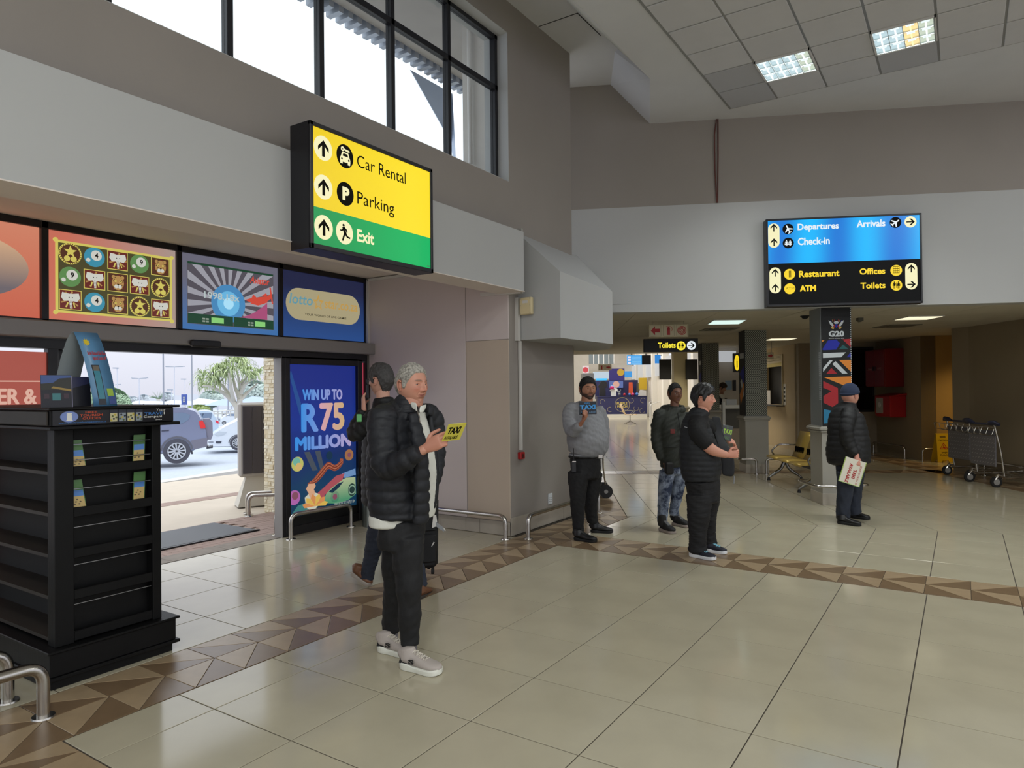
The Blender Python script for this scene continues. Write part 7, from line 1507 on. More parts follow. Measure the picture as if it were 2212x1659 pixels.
# ---- hand: palm and five fingers. P wrist, D towards the fingers, Nn palm side normal, th: thumb side vector
def hand(P, D, Nn, th, curl=(.3, .35, .4, .45), size=1., spread=.12, thumb=(.6, .3), f2=1.0):
    P = np.array(P, float); D = nv(D); Nn = nv(np.array(Nn)-D*np.dot(Nn, D)); S = nv(np.array(th)-D*np.dot(th, D)-Nn*np.dot(th, Nn)); L_ = size
    isl = [loft([(*(P-D*.035*L_), .026*L_, .021*L_), (*(P+D*.0*L_), .027*L_, .019*L_), (*(P+D*.04*L_), .037*L_, .016*L_), (*(P+D*.08*L_), .041*L_, .014*L_), (*(P+D*.096*L_), .038*L_, .011*L_)], S, 16, .012)]
    for i, (ln, off) in enumerate(((.072, .028), (.080, .0095), (.074, -.010), (.058, -.028))):
        c = curl[i]; d = nv(D+S*spread*(off/.028)*.8); p = P+D*.088*L_+S*off*L_; rows = [(*(p-d*.03*L_), .0095*L_, .0095*L_), (*p, .0098*L_, .0098*L_)]; a = 0.
        for k, fr_ in enumerate((.42, .32, .26)):
            a += c*(1.0, 1.15, .8)[k]; dd = d*math.cos(a)+Nn*math.sin(a); p = p+dd*ln*fr_*L_; r = (.0092, .0084, .0070)[k]*L_; rows.append((*p, r, r))
        isl.append(loft(rows, S, 10, .006))
    a, b = thumb; p = P+D*.018*L_+S*.024*L_; d1 = nv(D*.75+S*.75+Nn*a); rows = [(*(p-S*.012*L_), .015*L_, .014*L_), (*(p+d1*.02*L_), .0145*L_, .0135*L_)]; p2 = p+d1*.05*L_; rows.append((*p2, .0112*L_, .0108*L_)); d2 = nv(D*1.0+S*.2+Nn*(a+b)); p3 = p2+d2*.030*L_; rows.append((*p3, .0102*L_, .0095*L_)); rows.append((*(p3+nv(d2+Nn*b*.6)*.022*L_), .0078*L_, .0070*L_)); isl.append(loft(rows, Nn, 10, .006))
    return isl
def shoe(name, parent, heel, toe, w_, h_, up_m, sole_m, sole=.028, laces=None, label=None, ank=.05, ah=.9):
    heel, toe = np.array(heel, float), np.array(toe, float); D = nv(toe-heel); L_ = np.linalg.norm(toe-heel); Z = np.array([0, 0, 1.]); S = nv(np.cross(D, Z)); U2 = np.cross(S, D)
    prof = [(0, .30, .75), (.06, .62, 1.), (.2, .72, 1.0), (.4, .70, .80), (.55, .86, .62), (.72, 1.0, .50), (.86, .92, .42), (.95, .68, .34), (1.0, .35, .22)]
    rows = [(*(heel+D*L_*t+U2*(sole*.7+h_*hh*.5)), w_*.5*ww*.93, h_*hh*.5) for t, ww, hh in prof]
    isl = [loft(rows, S, 20, .012, ex=2.3), loft([(*(heel+D*L_*.2+U2*(sole+h_*.3)), ank*.95, ank*1.1), (*(heel+D*L_*.18+U2*(sole+h_*ah*.85)), ank*.82, ank*1.05), (*(heel+D*L_*.17+U2*(sole+h_*ah)), ank*.78, ank*1.0)], S, 16, .012)]
    V, F, N_ = remesh(isl, .006 if h_ < .2 else .008, 3); o = mesh(name, V, F, up_m, parent, True)
    if label: o['label'] = label
    srows = []
    k = 28; out = []
    for i in range(k):
        a = 2*pi*i/k; t = .5-.5*math.cos(a); ww = np.interp(t, [0, .03, .1, .25, .42, .6, .75, .88, .96, 1.0], [0.0, .42, .64, .74, .70, .88, 1.0, .92, .62, .0]); out.append((t*L_*1.03-.012*L_, w_*.53*ww*(1 if math.sin(a) > 0 else -1)))
    q = MB(); f_ = Fr(Vector(heel), Vector(D), Vector(S), Vector(U2)); lift = [max(0, (x/L_-.78))**1.5*.10*L_*2 for x, y in out]; hh = [sole*(1.15 if x < .35*L_ else .85) for x, y in out]
    V = [f_.p(x*.985+.004, y*.95, .002+lf) for (x, y), lf in zip(out, lift)]+[f_.p(x, y, .010+lf) for (x, y), lf in zip(out, lift)]+[f_.p(x, y*1.02, h2+lf) for (x, y), lf, h2 in zip(out, lift, hh)]+[f_.p(x*.98+.004, y*.90, h2+.006+lf) for (x, y), lf, h2 in zip(out, lift, hh)]
    q.add(V, [(r*k+i, r*k+(i+1) % k, (r+1)*k+(i+1) % k, (r+1)*k+i) for r in range(3) for i in range(k)]+[tuple(range(k))[::-1], tuple(range(3*k, 4*k))]); q.build('sole', sole_m, o, True)
    if laces:
        q = MB()
        for i in range(6):
            t = .36+.055*i; z = sole*.7+h_*np.interp(t, [p[0] for p in prof], [p[2] for p in prof])+.004; w2 = .022*(1 if i % 2 else -1)
            q.tube([f_.p(t*L_-.005, -w2, z-.004), f_.p(t*L_+.004, 0, z+.004), f_.p((t+.045)*L_, w2, z-.006)], .0035, 6); q.tube([f_.p(t*L_, w2, z-.004), f_.p((t+.045)*L_, -w2, z-.004)], .003, 6)
        q.build('laces', laces, o, True)
    return o, f_
def fig(name_label, base, D0):
    r = thing('person', name_label, 'person', base)
    return r, (lambda x, y, d=0.: np.array(atd(x, y, D0+d)))
def hrot(face, up=(0, 0, 1)):
    f_ = nv(face); r = nv(np.cross(f_, up)); u = np.cross(r, f_); return np.stack([r, f_, u], 1)
def dirc(deg, down=0.):                                              # heading seen from the camera: 0 to us, 90 to the right, 180 away
    a = math.radians(deg); v = np.array(RH)*math.sin(a)-np.array(FH)*math.cos(a); return v+np.array([0, 0, -down])
def body_mesh(parent, core, hands, head_isl, m, skin, vox=.012, hv=.0045):
    isl = []
    if core: V, F, N_ = remesh(core, vox, 3); isl.append((V, F, np.tile(np.array([*skin, 1.]), (len(V), 1))))
    for h in hands: V, F, N_ = remesh(h, hv, 2); c = np.tile(np.array([*[v*.95 for v in skin], 1.]), (len(V), 1)); c[:, 0] *= 1.07; isl.append((V, F, c))
    isl += head_isl; V, F, C_, b = [], [], [], 0
    for v, f_, c in isl: V.append(v); C_.append(c); F += [tuple(i+b for i in q) for q in f_]; b += len(v)
    o = mesh('body', np.concatenate(V), F, m, parent, True, None, np.concatenate(C_)); return o
def L3(c): return s2l(c)
def card(name, lab, c4, th, m, words, mats, back=None):
    """c4: bottom-left, bottom-right, top-left corner (world)"""
    O, A, B = (Vector(c) for c in c4); W_, H_ = (A-O).length, (B-O).length; f_ = Fr(O, A-O, (B-O)-(A-O).normalized()*((B-O).dot((A-O).normalized()))); H_ = (B-O).dot(f_.V)
    q = MB(); q.box((0, 0, -th), (W_, H_, 0), f_, bev=th*.4); o = q.build(name, m); tag(o, lab, 'sign card'); q = MB()
    for w_, x0, x1, y0, y1, mi, sh, bo in words: text(q, w_, f_, x0*W_, x1*W_, y0*H_, y1*H_, .0008, bo, sh, mi)
    q.build('lettering', mats, o); return o, f_, W_, H_

M_puff = mat('puffer_navy_black', (21, 23, 30), .62, bump=.12, bscale=220); M_puffb = mat('puffer_black', (15, 16, 19), .65, bump=.12, bscale=220)
M_trk = mat('black_trousers', (17, 17, 20), .75, bump=.15, bscale=160); M_shirt = mat('white_shirt', (214, 214, 206), .75, bump=.1, bscale=300)

# ======================= 1. grey-haired man with the yellow card
SK1 = L3((196, 140, 118)); P1, J = fig('grey-haired man in a black puffer jacket holding a yellow taxi card', (-2.85, 3.2, 0), 4.13)
side = nv(np.cross(dirc(58), (0, 0, 1))); sd = lambda deg: nv(np.cross(dirc(deg), (0, 0, 1)))
hc = J(889, 832, .0); HR = hrot(dirc(52, .02))
p1 = dict(w=.080, d=.102, nose=1.1, fat=.05, fold=1, jawn=.14, red=L3((196, 108, 92)), look=(.1, 1, 0), iris=(.06, .07, .08), res=(200, 150))
hd = make_head(P1, hc, HR, p1, SK1, L3((150, 84, 78)), L3((112, 88, 74)), 1.03)
W1 = J(921, 968, -.33)                                               # wrist
core = [loft([(*J(881, 925, .02), .07, .07), (*J(887, 895, .0), .064, .068), (*J(892, 868, -.01), .060, .066), (*J(893, 845, 0), .056, .064)], None, 18, .02), loft([(*J(866, 1120, .04), .15, .12), (*J(862, 1000, .04), .17, .14), (*J(870, 920, .02), .17, .1)], side, 20, .04),
        loft([(*J(838, 925, -.14), .05, .05), (*J(838, 1000, -.2), .045, .045), (*J(880, 990, -.30), .038, .038), (*W1, .028, .024)], None, 12, .03)]
hd_dir = J(958, 948, -.38)-W1
hands = [hand(W1, hd_dir, nv(-np.array(FH)*.2-np.array([0, 0, 1.])*.15-np.array(RH)*-.1+np.array(FH)*1.2), np.array([0, 0, 1.]), curl=(.55, .75, .85, .9), size=1.06, thumb=(.5, .35), spread=.05)]
body1 = body_mesh(P1, core, hands, hd, skin_mat('skin_fair', (196, 140, 118)), SK1)
M_hg = mat('grey_hair', (150, 146, 138), .65, var=.55, vscale=90)
hair_shell(P1, 'hair', hc, HR, p1, M_hg, lambda X, Y, Z: .007+.004*np.clip((Z-.06)/.05, 0, 1)+.006*np.clip(Y/.08, 0, 1), noise=.0035, nf=170, scale=1.03, line=cap_line(front=.072, side=.012, back=-.055, ear=.034), res=(200, 150))
# jacket: torso and two sleeves
arm1 = [J(826, 905, -.12), J(826, 960, -.17), J(836, 1006, -.20), J(872, 996, -.29), J(908, 974, -.335)]
arm2 = [J(930, 905, .20), J(938, 960, .22), J(936, 1010, .16), J(930, 1040, .05)]
tors = [loft([(*J(892, 895, -.10), .04, .03), (*J(900, 930, -.14), .05, .035), (*J(906, 965, -.16), .055, .04), (*J(909, 1000, -.165), .06, .04), (*J(911, 1060, -.155), .06, .04), (*J(910, 1128, -.12), .06, .038)], side, 16, .02), loft([(*J(880, 1122, -.02), .16, .10), (*J(880, 1080, -.0), .16, .12)], side, 20, .02), loft([(*J(866, 1112, .04), .205, .155), (*J(866, 1080, .04), .215, .168), (*J(864, 1020, .04), .222, .175), (*J(864, 960, .04), .215, .162), (*J(866, 915, .03), .212, .135), (*J(874, 890, .02), .15, .11), (*J(882, 875, .01), .10, .09)], side, 26, .02, ex=2.3)]
slv = [loft([(*J(840, 898, -.08), .085, .085), (*arm1[0], .092, .092), (*arm1[1], .088, .086), (*arm1[2], .084, .082), (*arm1[3], .066, .066), (*arm1[4], .048, .050)], None, 18, .02), loft([(*J(905, 895, .12), .08, .08), (*arm2[0], .08, .085), (*arm2[1], .075, .078), (*arm2[2], .07, .07), (*arm2[3], .06, .06)], None, 18, .02)]
jk = cloth('jacket', M_puff, P1, tors+slv, .0095, 3, quilts=.068, qa=.009, arms=([J(830, 885, -.1)]+arm1, [J(915, 885, .15)]+arm2), tube_arm=.098, base=.03, wr=.002, wf=45)
col_ = [loft([(*J(882, 896, .01), .115, .105), (*J(881, 880, .015), .100, .098), (*J(878, 862, .025), .085, .090), (*J(875, 854, .03), .078, .080)], side, 24, .012)]
cloth('collar', M_puff, P1, col_, .008, 2, quilts=.03, qa=.006)
# open front: white zip shirt showing between the flaps, lying just proud of the jacket front
fd = nv(dirc(72))
def strip(name, m, rows, parent, th=.01):
    V, F = [], []
    for a, b in rows: V += [a, (np.array(a)+np.array(b))/2+fd*.02, b]
    for i in range(len(rows)-1): F += [(3*i, 3*i+1, 3*i+4, 3*i+3), (3*i+1, 3*i+2, 3*i+5, 3*i+4)]
    o = mesh(name, V, F, m, parent, True); s_ = o.modifiers.new('s', 'SOLIDIFY'); s_.thickness = th; ss = o.modifiers.new('b', 'SUBSURF'); ss.levels = 2; ss.render_levels = 2; return o
D_ = lambda x, y, d: J(x, y, d)
sh = cloth('shirt', M_shirt, P1, [loft([(*J(905, 1112, .02), .11, .085), (*J(910, 1060, .02), .12, .09), (*J(909, 1000, .02), .125, .092), (*J(902, 950, .01), .11, .08), (*J(896, 912, -.0), .09, .065), (*J(895, 888, -.0), .075, .06)], side, 22, .02)], .008, 3, wr=.002, wf=40)
strip('shirt_collar', M_shirt, [(J(886, 868, -.10), J(900, 871, -.13)), (J(888, 876, -.10), J(900, 880, -.135)), (J(893, 884, -.11), J(899, 890, -.135))], P1, .008); strip('shirt_collar', M_shirt, [(J(906, 876, -.10), J(919, 872, -.03)), (J(905, 884, -.11), J(917, 880, -.04)), (J(904, 893, -.12), J(911, 889, -.06))], P1, .008)
strip('jacket_flap', M_puff, [(J(926, 893, .10), J(934, 889, .02)), (J(929, 930, .12), J(938, 935, .0)), (J(938, 980, .12), J(946, 985, .0)), (J(941, 1030, .12), J(948, 1035, .0)), (J(939, 1070, .1), J(946, 1075, -.01)), (J(932, 1098, .08), J(940, 1105, -.0))], P1, .03)
strip('jacket_collar_wing', M_puff, [(J(918, 872, .03), J(926, 876, .09)), (J(925, 880, .0), J(934, 885, .07)), (J(922, 898, -.01), J(930, 900, .06))], P1, .014)
cloth('shirt_hem', M_shirt, P1, [loft([(*J(858, 1130, .04), .20, .135), (*J(858, 1108, .04), .2, .14)], side, 24, .01)], .009, 2)
q = MB(); [q.box((-.0015, -.004+.012*k, 0), (.0015, .002+.012*k, .003), Fr(Vector(J(903, 893, -.115)), RH, UP)) for k in range(3)]; q.tube([Vector(J(902, 886, -.105)), Vector(J(908, 915, -.125)), Vector(J(912, 926, -.12))], .003, 6); q.build('zip', mat('zip_grey', (120, 110, 100), .4), P1)
legs = [loft([(*J(868, 1120, .02), .155, .125), (*J(868, 1150, .02), .16, .13), (*J(868, 1180, .02), .15, .125)], side, 22, .02), loft([(*J(878, 1160, -.04), .095, .105), (*J(882, 1220, -.05), .088, .095), (*J(884, 1270, -.06), .072, .078), (*J(884, 1330, -.04), .066, .07), (*J(885, 1372, -.03), .055, .058), (*J(886, 1392, -.03), .052, .056)], side, 18, .02),
        loft([(*J(856, 1160, .10), .09, .10), (*J(854, 1220, .13), .082, .088), (*J(852, 1275, .17), .066, .072), (*J(846, 1330, .22), .058, .062), (*J(844, 1362, .24), .052, .056)], side, 18, .02)]
cloth('trousers', M_trk, P1, legs, .010, 3, wr=.006, wf=22, seed=4)
M_sup = mat('sneaker_grey', (176, 166, 160), .8, bump=.25, bscale=400); M_ssl = mat('sneaker_sole', (222, 222, 212), .6)
so1, f1 = shoe('shoe', P1, atz(866, 1441, .0), atz(952, 1458, .0), .115, .10, M_sup, M_ssl, .032, laces=mat('lace_cream', (206, 198, 186), .8), ank=.048)
so2, f2 = shoe('shoe', P1, atz(818, 1405, .0), atz(888, 1418, .0), .11, .10, M_sup, M_ssl, .032, laces=MATS['lace_cream'], ank=.046)
for so_, f_ in ((so1, f1), (so2, f2)):
    q = MB(); q.prism([(.00, .04), (.02, .075), (.07, .038), (.03, .036)], .0385, .0475, Fr(f_.O, f_.U, f_.N, -f_.V)*1 if False else Fr(f_.O, f_.U, f_.N), 0) if False else None
    g_ = Fr(f_.O, f_.U, f_.N, f_.V); q = MB()
    for nn in (.024, -.034): q.prism([(.008, .04), (.02, .075), (.075, .040)], nn, nn+.010, g_)
    for nn in (.044,): text(q, 'S', g_, .085, .125, .05, .078, nn+.006, .06)
    q.build('side_marks', mat('mark_black', (24, 24, 26), .6), so_)
cloth('socks', mat('sock_grey', (110, 106, 110), .8), P1, [loft([(*J(886, 1385, -.03), .042, .045), (*J(886, 1405, -.03), .04, .043)], side, 14, .01), loft([(*J(845, 1358, .24), .042, .044), (*J(846, 1385, .25), .04, .042)], side, 14, .01)], .006, 2, quilts=.008, qa=.002)
card('taxi_card', 'yellow card reading TAXI AVAILABLE in the grey-haired man\'s hand', (J(954, 954, -.40), J(993, 950, -.33), J(966, 917, -.47)), .0025, mat('card_yellow', (224, 214, 84), .4), [('TAXI', .12, .80, .42, .82, 0, .15, .045), ('AVAILABLE', .06, .80, .10, .30, 0, .15, .02)], [M_ink])
# ======================= 2. walker with a phone, behind
SK2 = L3((206, 156, 136)); P2, J = fig('man in a black puffer and jeans walking with a phone at his ear, half hidden', (-4.0, 4.5, 0), 5.6)
hc = J(823, 823, 0.); HR = hrot(dirc(-118, .02)); p2 = dict(w=.078, res=(110, 80)); sd2 = sd(150)
hd = make_head(P2, hc, HR, p2, SK2, L3((160, 100, 90)), L3((70, 60, 56)), 1.05)
W2 = J(786, 880, -.05)
core = [loft([(*J(828, 885, .0), .065, .065), (*J(827, 860, 0), .058, .06), (*J(826, 840, 0), .056, .06)], None, 14, .02), loft([(*J(838, 1110, 0), .15, .11), (*J(838, 920, 0), .17, .1)], sd2, 16, .05)]
body_mesh(P2, core, [hand(W2, J(784, 845, .0)-W2, nv(np.array(RH)*1.+np.array(FH)*.4), nv(np.array(FH)), curl=(.45, .5, .55, .7), size=1.0, thumb=(.4, .5))], hd, skin_mat('skin_tanned', (206, 156, 136)), SK2, hv=.006)
hair_shell(P2, 'hair', hc, HR, p2, mat('dark_grey_hair', (62, 60, 60), .7, var=.4, vscale=70), lambda X, Y, Z: .014+.012*np.clip(Z/.1, 0, 1), noise=.004, nf=120, scale=1.05, line=cap_line(front=.065, side=.0, back=-.08, ear=.03))
a2 = [J(812, 900, -.16), J(782, 925, -.14), J(766, 940, -.12), J(770, 920, -.09), J(784, 888, -.06)]
cloth('jacket', M_puffb, P2, [loft([(*J(838, 1090, 0), .23, .17), (*J(838, 1010, 0), .235, .17), (*J(838, 930, 0), .225, .15), (*J(834, 895, 0), .18, .12), (*J(829, 872, 0), .095, .085), (*J(828, 860, 0), .08, .08)], sd2, 22, .025, ex=2.3), loft([(*J(828, 893, -.1), .08, .08), (*a2[0], .08, .08), (*a2[1], .075, .072), (*a2[2], .07, .07), (*a2[3], .062, .062), (*a2[4], .042, .042)], None, 14, .02)], .012, 3, quilts=.06, qa=.009, arms=(a2,), tube_arm=.08)
q = MB(); q.box((-.02, -.03, 0), (.02, .03, .01), Fr(Vector(J(776, 903, -.22)), RH, UP), bev=.004); q.build('green_patch', mat('patch_green', (110, 190, 120), .6), P2)
M_jean = mat('jeans_dark', (38, 44, 58), .85, bump=.3, bscale=300, var=.25, vscale=6)
cloth('jeans', M_jean, P2, [loft([(*J(840, 1085, 0), .15, .12), (*J(840, 1130, 0), .15, .12)], sd2, 18, .02), loft([(*J(826, 1120, .02), .10, .10), (*J(813, 1160, .04), .085, .085), (*J(803, 1200, .08), .068, .068), (*J(794, 1238, .12), .060, .060), (*J(792, 1252, .12), .062, .062)], None, 16, .02), loft([(*J(858, 1120, -.05), .10, .10), (*J(884, 1180, -.1), .08, .085), (*J(900, 1230, -.12), .066, .07), (*J(908, 1268, -.12), .062, .066)], None, 16, .02)], .012, 3, wr=.006, wf=24)
M_bsh = mat('brown_leather', (112, 74, 50), .5, var=.2, vscale=12); M_bso = mat('shoe_sole_pale', (160, 152, 144), .7)
shoe('shoe', P2, J(757, 1240, .13), J(800, 1266, .10), .10, .09, M_bsh, M_bso, .025, ank=.045); shoe('shoe', P2, J(903, 1297, -.2), J(926, 1282, .05), .10, .10, M_bsh, mat('sole_dark', (50, 42, 36), .7), .025, ank=.048)
gl = MB(); g0 = Vector(hc+HR@np.array([0, .098, .008])); 
for s_ in (-1, 1):
    c = hc+HR@(np.array([s_*.032, .106, .004])*1.05); gl.tube([Vector(c+HR@np.array([.022*math.cos(a), 0, .016*math.sin(a)])) for a in np.linspace(0, 2*pi, 14)], .0016, 5, caps=False); gl.tube([Vector(hc+HR@np.array([s_*.058, .1, .008])), Vector(hc+HR@np.array([s_*.084, .02, .006])), Vector(hc+HR@np.array([s_*.086, -.005, .002]))], .002, 5)
gl.build('glasses', M_black, P2)
ph = MB(); pf = Fr(Vector(J(795, 846, -.03)), Vector(HR[:, 1]*.3+np.array(RH)*.3), UP); ph.box((-.02, -.055, -.012), (.022, .06, .012), pf, bev=.006); ph.cyl(pf.p(-.008, .06, 0), pf.p(-.012, .10, 0), .004); tag(ph.build('handheld_radio', M_black), 'black handheld radio raised to the walking man\'s mouth', 'radio')
sc_ = thing('suitcase', 'black soft trolley suitcase with white airline tag behind the grey-haired man', 'suitcase', atz(925, 1246)); SD = 5.9; S3 = lambda x, y, d=0: Vector(atd(x, y, SD+d)); b0 = S3(898, 1232); f_ = Fr(b0, RH*.9+FH*.3, UP+RH*.02)
q = MB(); q.box((0, .0, -.24), (.20, .62, 0), f_, bev=.035); q.build('shell', mat('suitcase_black', (18, 18, 21), .7, bump=.2, bscale=200), sc_, True); q = MB(); q.box((.02, .06, 0), (.17, .30, .03), f_, bev=.012); q.box((.02, .33, 0), (.17, .54, .022), f_, bev=.01); q.build('front_pocket', MATS['suitcase_black'], sc_)
for x_, n_ in ((.155, -.03), (.03, -.2), (.155, -.2)): c = f_.p(x_, -.028, n_); q = MB(); q.cyl(c-RH*.012, c+RH*.012, .026, k=16); q.build('wheel', MATS['tyre_black'], sc_, True)
q = MB(); q.tube([f_.p(.05, .6, -.12), f_.p(.04, .88, -.12), f_.p(.15, .88, -.12), f_.p(.15, .6, -.12)], .008, 8); q.build('handle', M_steel, sc_)
q = MB(); q.prism([(.13, .36), (.165, .37), (.175, .41), (.165, .47), (.14, .465)], .035, .037, f_, 0); q.prism([(.165, .37), (.165, .41), (.24, .35), (.235, .32)], .037, .039, f_, 1); q.prism([(.225, .36), (.245, .345), (.25, .325), (.24, .33)], .038, .04, f_, 0); q.prism([(.125, .2), (.135, .205), (.155, .235), (.145, .24)], .035, .037, f_, 0); q.build('luggage_tag', [M_trim, mat('tag_grey', (140, 142, 146), .5)], sc_)

# ======================= 3. man in the grey jumper
SK3 = L3((168, 118, 92)); P3, J = fig('bearded man in a grey jumper holding a blue and black taxi card', (-3.48, 6.9, 0), 7.65); sd3 = sd(42)
hc = J(1269.5, 841, 0); HR = hrot(dirc(14, -.02)); p3 = dict(w=.080, beard=L3((34, 28, 26)), fat=.06, look=(-.1, 1, 0), res=(130, 100))
hd = make_head(P3, hc, HR, p3, SK3, L3((140, 84, 76)), L3((30, 25, 24)), 1.06); W3 = J(1256, 914, -.42)
core = [loft([(*J(1267, 885, 0), .075, .07), (*J(1268, 866, 0), .066, .066), (*J(1269, 850, 0), .062, .064)], None, 14, .02), loft([(*J(1268, 975, 0), .15, .13), (*J(1266, 900, 0), .14, .08)], sd3, 16, .05), loft([(*J(1234, 892, -.08), .035, .035), (*J(1231, 915, -.14), .035, .035), (*J(1239, 930, -.27), .035, .035), (*J(1250, 920, -.38), .028, .028), (*W3, .027, .024)], None, 12, .03)]
body_mesh(P3, core, [hand(W3, J(1266, 900, -.47)-W3, nv(-np.array(FH)*.2+np.array([0, 0, 1.])*.8-np.array(RH)*.4), nv(-np.array(RH)*.6-np.array([0, 0, 1])*.0+np.array(FH)*.3), curl=(.5, .55, .6, .6), size=1.1, thumb=(.6, .5))], hd, skin_mat('skin_olive', (168, 118, 92)), SK3, hv=.006)
hair_shell(P3, 'hair', hc, HR, p3, mat('black_hair', (20, 18, 19), .75, var=.6, vscale=120, bump=.6, bscale=300), lambda X, Y, Z: .008+.009*np.clip(Z/.1, 0, 1), noise=.004, nf=150, scale=1.06, line=cap_line(front=.058, side=-.01, back=-.08, ear=.03))
a3 = [J(1232, 886, -.06), J(1230, 915, -.14), J(1238, 932, -.26), J(1250, 920, -.38)]
M_knit = mat('grey_knit', (140, 141, 146), .9, bump=.3, bscale=260, var=.08, vscale=30)
cloth('jumper', M_knit, P3, [loft([(*J(1265, 983, 0), .195, .17), (*J(1268, 968, 0), .225, .205), (*J(1269, 948, 0), .235, .215), (*J(1267, 920, 0), .225, .185), (*J(1264, 897, 0), .215, .145), (*J(1264, 882, 0), .16, .11), (*J(1267, 871, 0), .088, .085)], sd3, 26, .02, ex=2.2), loft([(*J(1242, 884, -.04), .075, .075), (*a3[0], .08, .08), (*a3[1], .078, .075), (*a3[2], .068, .066), (*a3[3], .052, .05), (*J(1254, 917, -.405), .045, .043)], None, 16, .02), loft([(*J(1290, 884, .1), .07, .07), (*J(1300, 905, .15), .075, .075), (*J(1304, 940, .16), .065, .065), (*J(1303, 975, .12), .055, .055)], None, 14, .02)], .011, 4, wr=.005, wf=26, seed=9)
cloth('jumper_hem', M_knit, P3, [loft([(*J(1265, 986, 0), .19, .165), (*J(1265, 980, 0), .198, .172)], sd3, 26, .008)], .009, 2)
cloth('trousers', M_trk, P3, [loft([(*J(1265, 984, 0), .185, .155), (*J(1265, 1010, 0), .185, .155), (*J(1264, 1030, 0), .175, .15)], sd3, 22, .02), loft([(*J(1249, 1020, -.08), .115, .12), (*J(1248, 1060, -.09), .095, .10), (*J(1248, 1100, -.08), .072, .078), (*J(1249, 1135, -.07), .062, .066), (*J(1250, 1148, -.07), .062, .066)], sd3, 18, .02), loft([(*J(1280, 1020, .08), .11, .115), (*J(1277, 1065, .1), .088, .094), (*J(1277, 1100, .14), .07, .075), (*J(1280, 1128, .16), .06, .064)], sd3, 18, .02)], .011, 3, wr=.006, wf=26, seed=12)
M_bs = mat('black_leather', (20, 20, 22), .4); M_bso2 = mat('black_sole', (14, 14, 15), .7)
shoe('shoe', P3, atz(1240, 1166), atz(1289, 1172), .105, .10, M_bs, M_bso2, .024, ank=.05); shoe('shoe', P3, atz(1276, 1150), atz(1324, 1151), .105, .10, M_bs, M_bso2, .024, ank=.05)
q = MB(); q.tube([Vector(c) for c in [J(1265, 985.5, 0)+(sd3*math.cos(t)*.197+nv(dirc(42))*math.sin(t)*.168) for t in np.linspace(0, 2*pi, 30)]], .012, 8); q.build('belt', mat('belt_black', (16, 15, 15), .4), P3); q = MB(); q.box((-.025, -.02, 0), (.025, .02, .008), Fr(Vector(J(1297, 986, -.15)), RH, UP), bev=.003); q.build('belt_buckle', M_steel, P3)
rd = thing('handheld_radio', 'black radio with a long aerial clipped to the grey-jumper man\'s hip', 'radio', J(1239, 1005, -.2)); q = MB(); q.box((-.025, -.09, -.03), (.025, .03, .01), Fr(Vector(J(1240, 1003, -.20)), RH, UP), bev=.006); q.build('case', M_black, rd); q = MB(); q.cyl(Vector(J(1239.5, 998, -.2)), Vector(J(1239, 968, -.21)), .005, .004, 8); q.build('aerial', M_black, rd); q = MB(); q.box((-.02, .02, .01), (.02, .032, .014), Fr(Vector(J(1240, 1002, -.20)), RH, UP)); q.build('clip', M_steel, rd)
cd, f_, W_, H_ = card('taxi_card', 'black card with blue TAXI lettering held by the bearded man', (J(1251, 896, -.50), J(1289, 894.5, -.42), J(1247, 868, -.50)), .003, mat('card_black', (16, 20, 28), .3), [('TAXI', .06, .95, .38, .74, 0, 0, .05), ('AVAILABLE', .08, .95, .08, .26, 1, 0, .01), ('EDEN', .32, .62, .84, .92, 0, 0, .01)], [mat('card_cyan', (60, 150, 220), .4), mat('card_paleblue', (96, 130, 165), .4)])

# ======================= 4. man in the dark olive parka
SK4 = L3((112, 74, 56)); P4, J = fig('slim man in a dark olive hooded parka and acid-washed jeans', (-2.85, 7.8, 0), 8.0); sd4 = sd(25)
hc = J(1458, 851, 0); HR = hrot(dirc(16, .0)); p4 = dict(w=.074, d=.096, look=(-.15, 1, 0), jawn=.28, res=(120, 90))
hd = make_head(P4, hc, HR, p4, SK4, L3((98, 58, 52)), L3((22, 18, 17)), 1.0); W4 = J(1434, 998, -.06)
core = [loft([(*J(1458, 900, 0), .06, .06), (*J(1457, 880, 0), .052, .054), (*J(1458, 862, 0), .05, .054)], None, 14, .02), loft([(*J(1455, 990, 0), .14, .1), (*J(1455, 900, 0), .15, .08)], sd4, 16, .05)]
body_mesh(P4, core, [hand(W4, J(1439, 1020, -.1)-W4, nv(np.array(RH)), nv(-np.array(FH)), curl=(.4, .45, .5, .55), size=.98)], hd, skin_mat('skin_dark', (112, 74, 56)), SK4, hv=.006)
hair_shell(P4, 'hair', hc, HR, p4, MATS['black_hair'], lambda X, Y, Z: .005+.007*np.clip(Z/.1, 0, 1), noise=.003, nf=190, scale=1.0, line=cap_line(front=.070, side=.0, back=-.07, ear=.03))
M_olv = mat('parka_olive', (40, 44, 38), .7, bump=.2, bscale=120); a4 = [J(1424, 898, -.04), J(1419, 930, -.02), J(1420, 962, -.04), J(1430, 992, -.06)]
cloth('parka', M_olv, P4, [loft([(*J(1456, 1006, 0), .165, .125), (*J(1455, 985, 0), .17, .135), (*J(1453, 950, 0), .17, .135), (*J(1453, 915, 0), .18, .125), (*J(1455, 893, 0), .15, .10), (*J(1457, 880, 0), .09, .09)], sd4, 24, .02, ex=2.3), loft([(*J(1432, 895, -.02), .07, .07), (*a4[0], .072, .074), (*a4[1], .068, .07), (*a4[2], .062, .064), (*a4[3], .05, .05)], None, 14, .02), loft([(*J(1478, 895, .03), .07, .07), (*J(1488, 930, .05), .065, .065), (*J(1490, 975, .03), .055, .055)], None, 14, .02)], .011, 3, wr=.007, wf=24, seed=21)
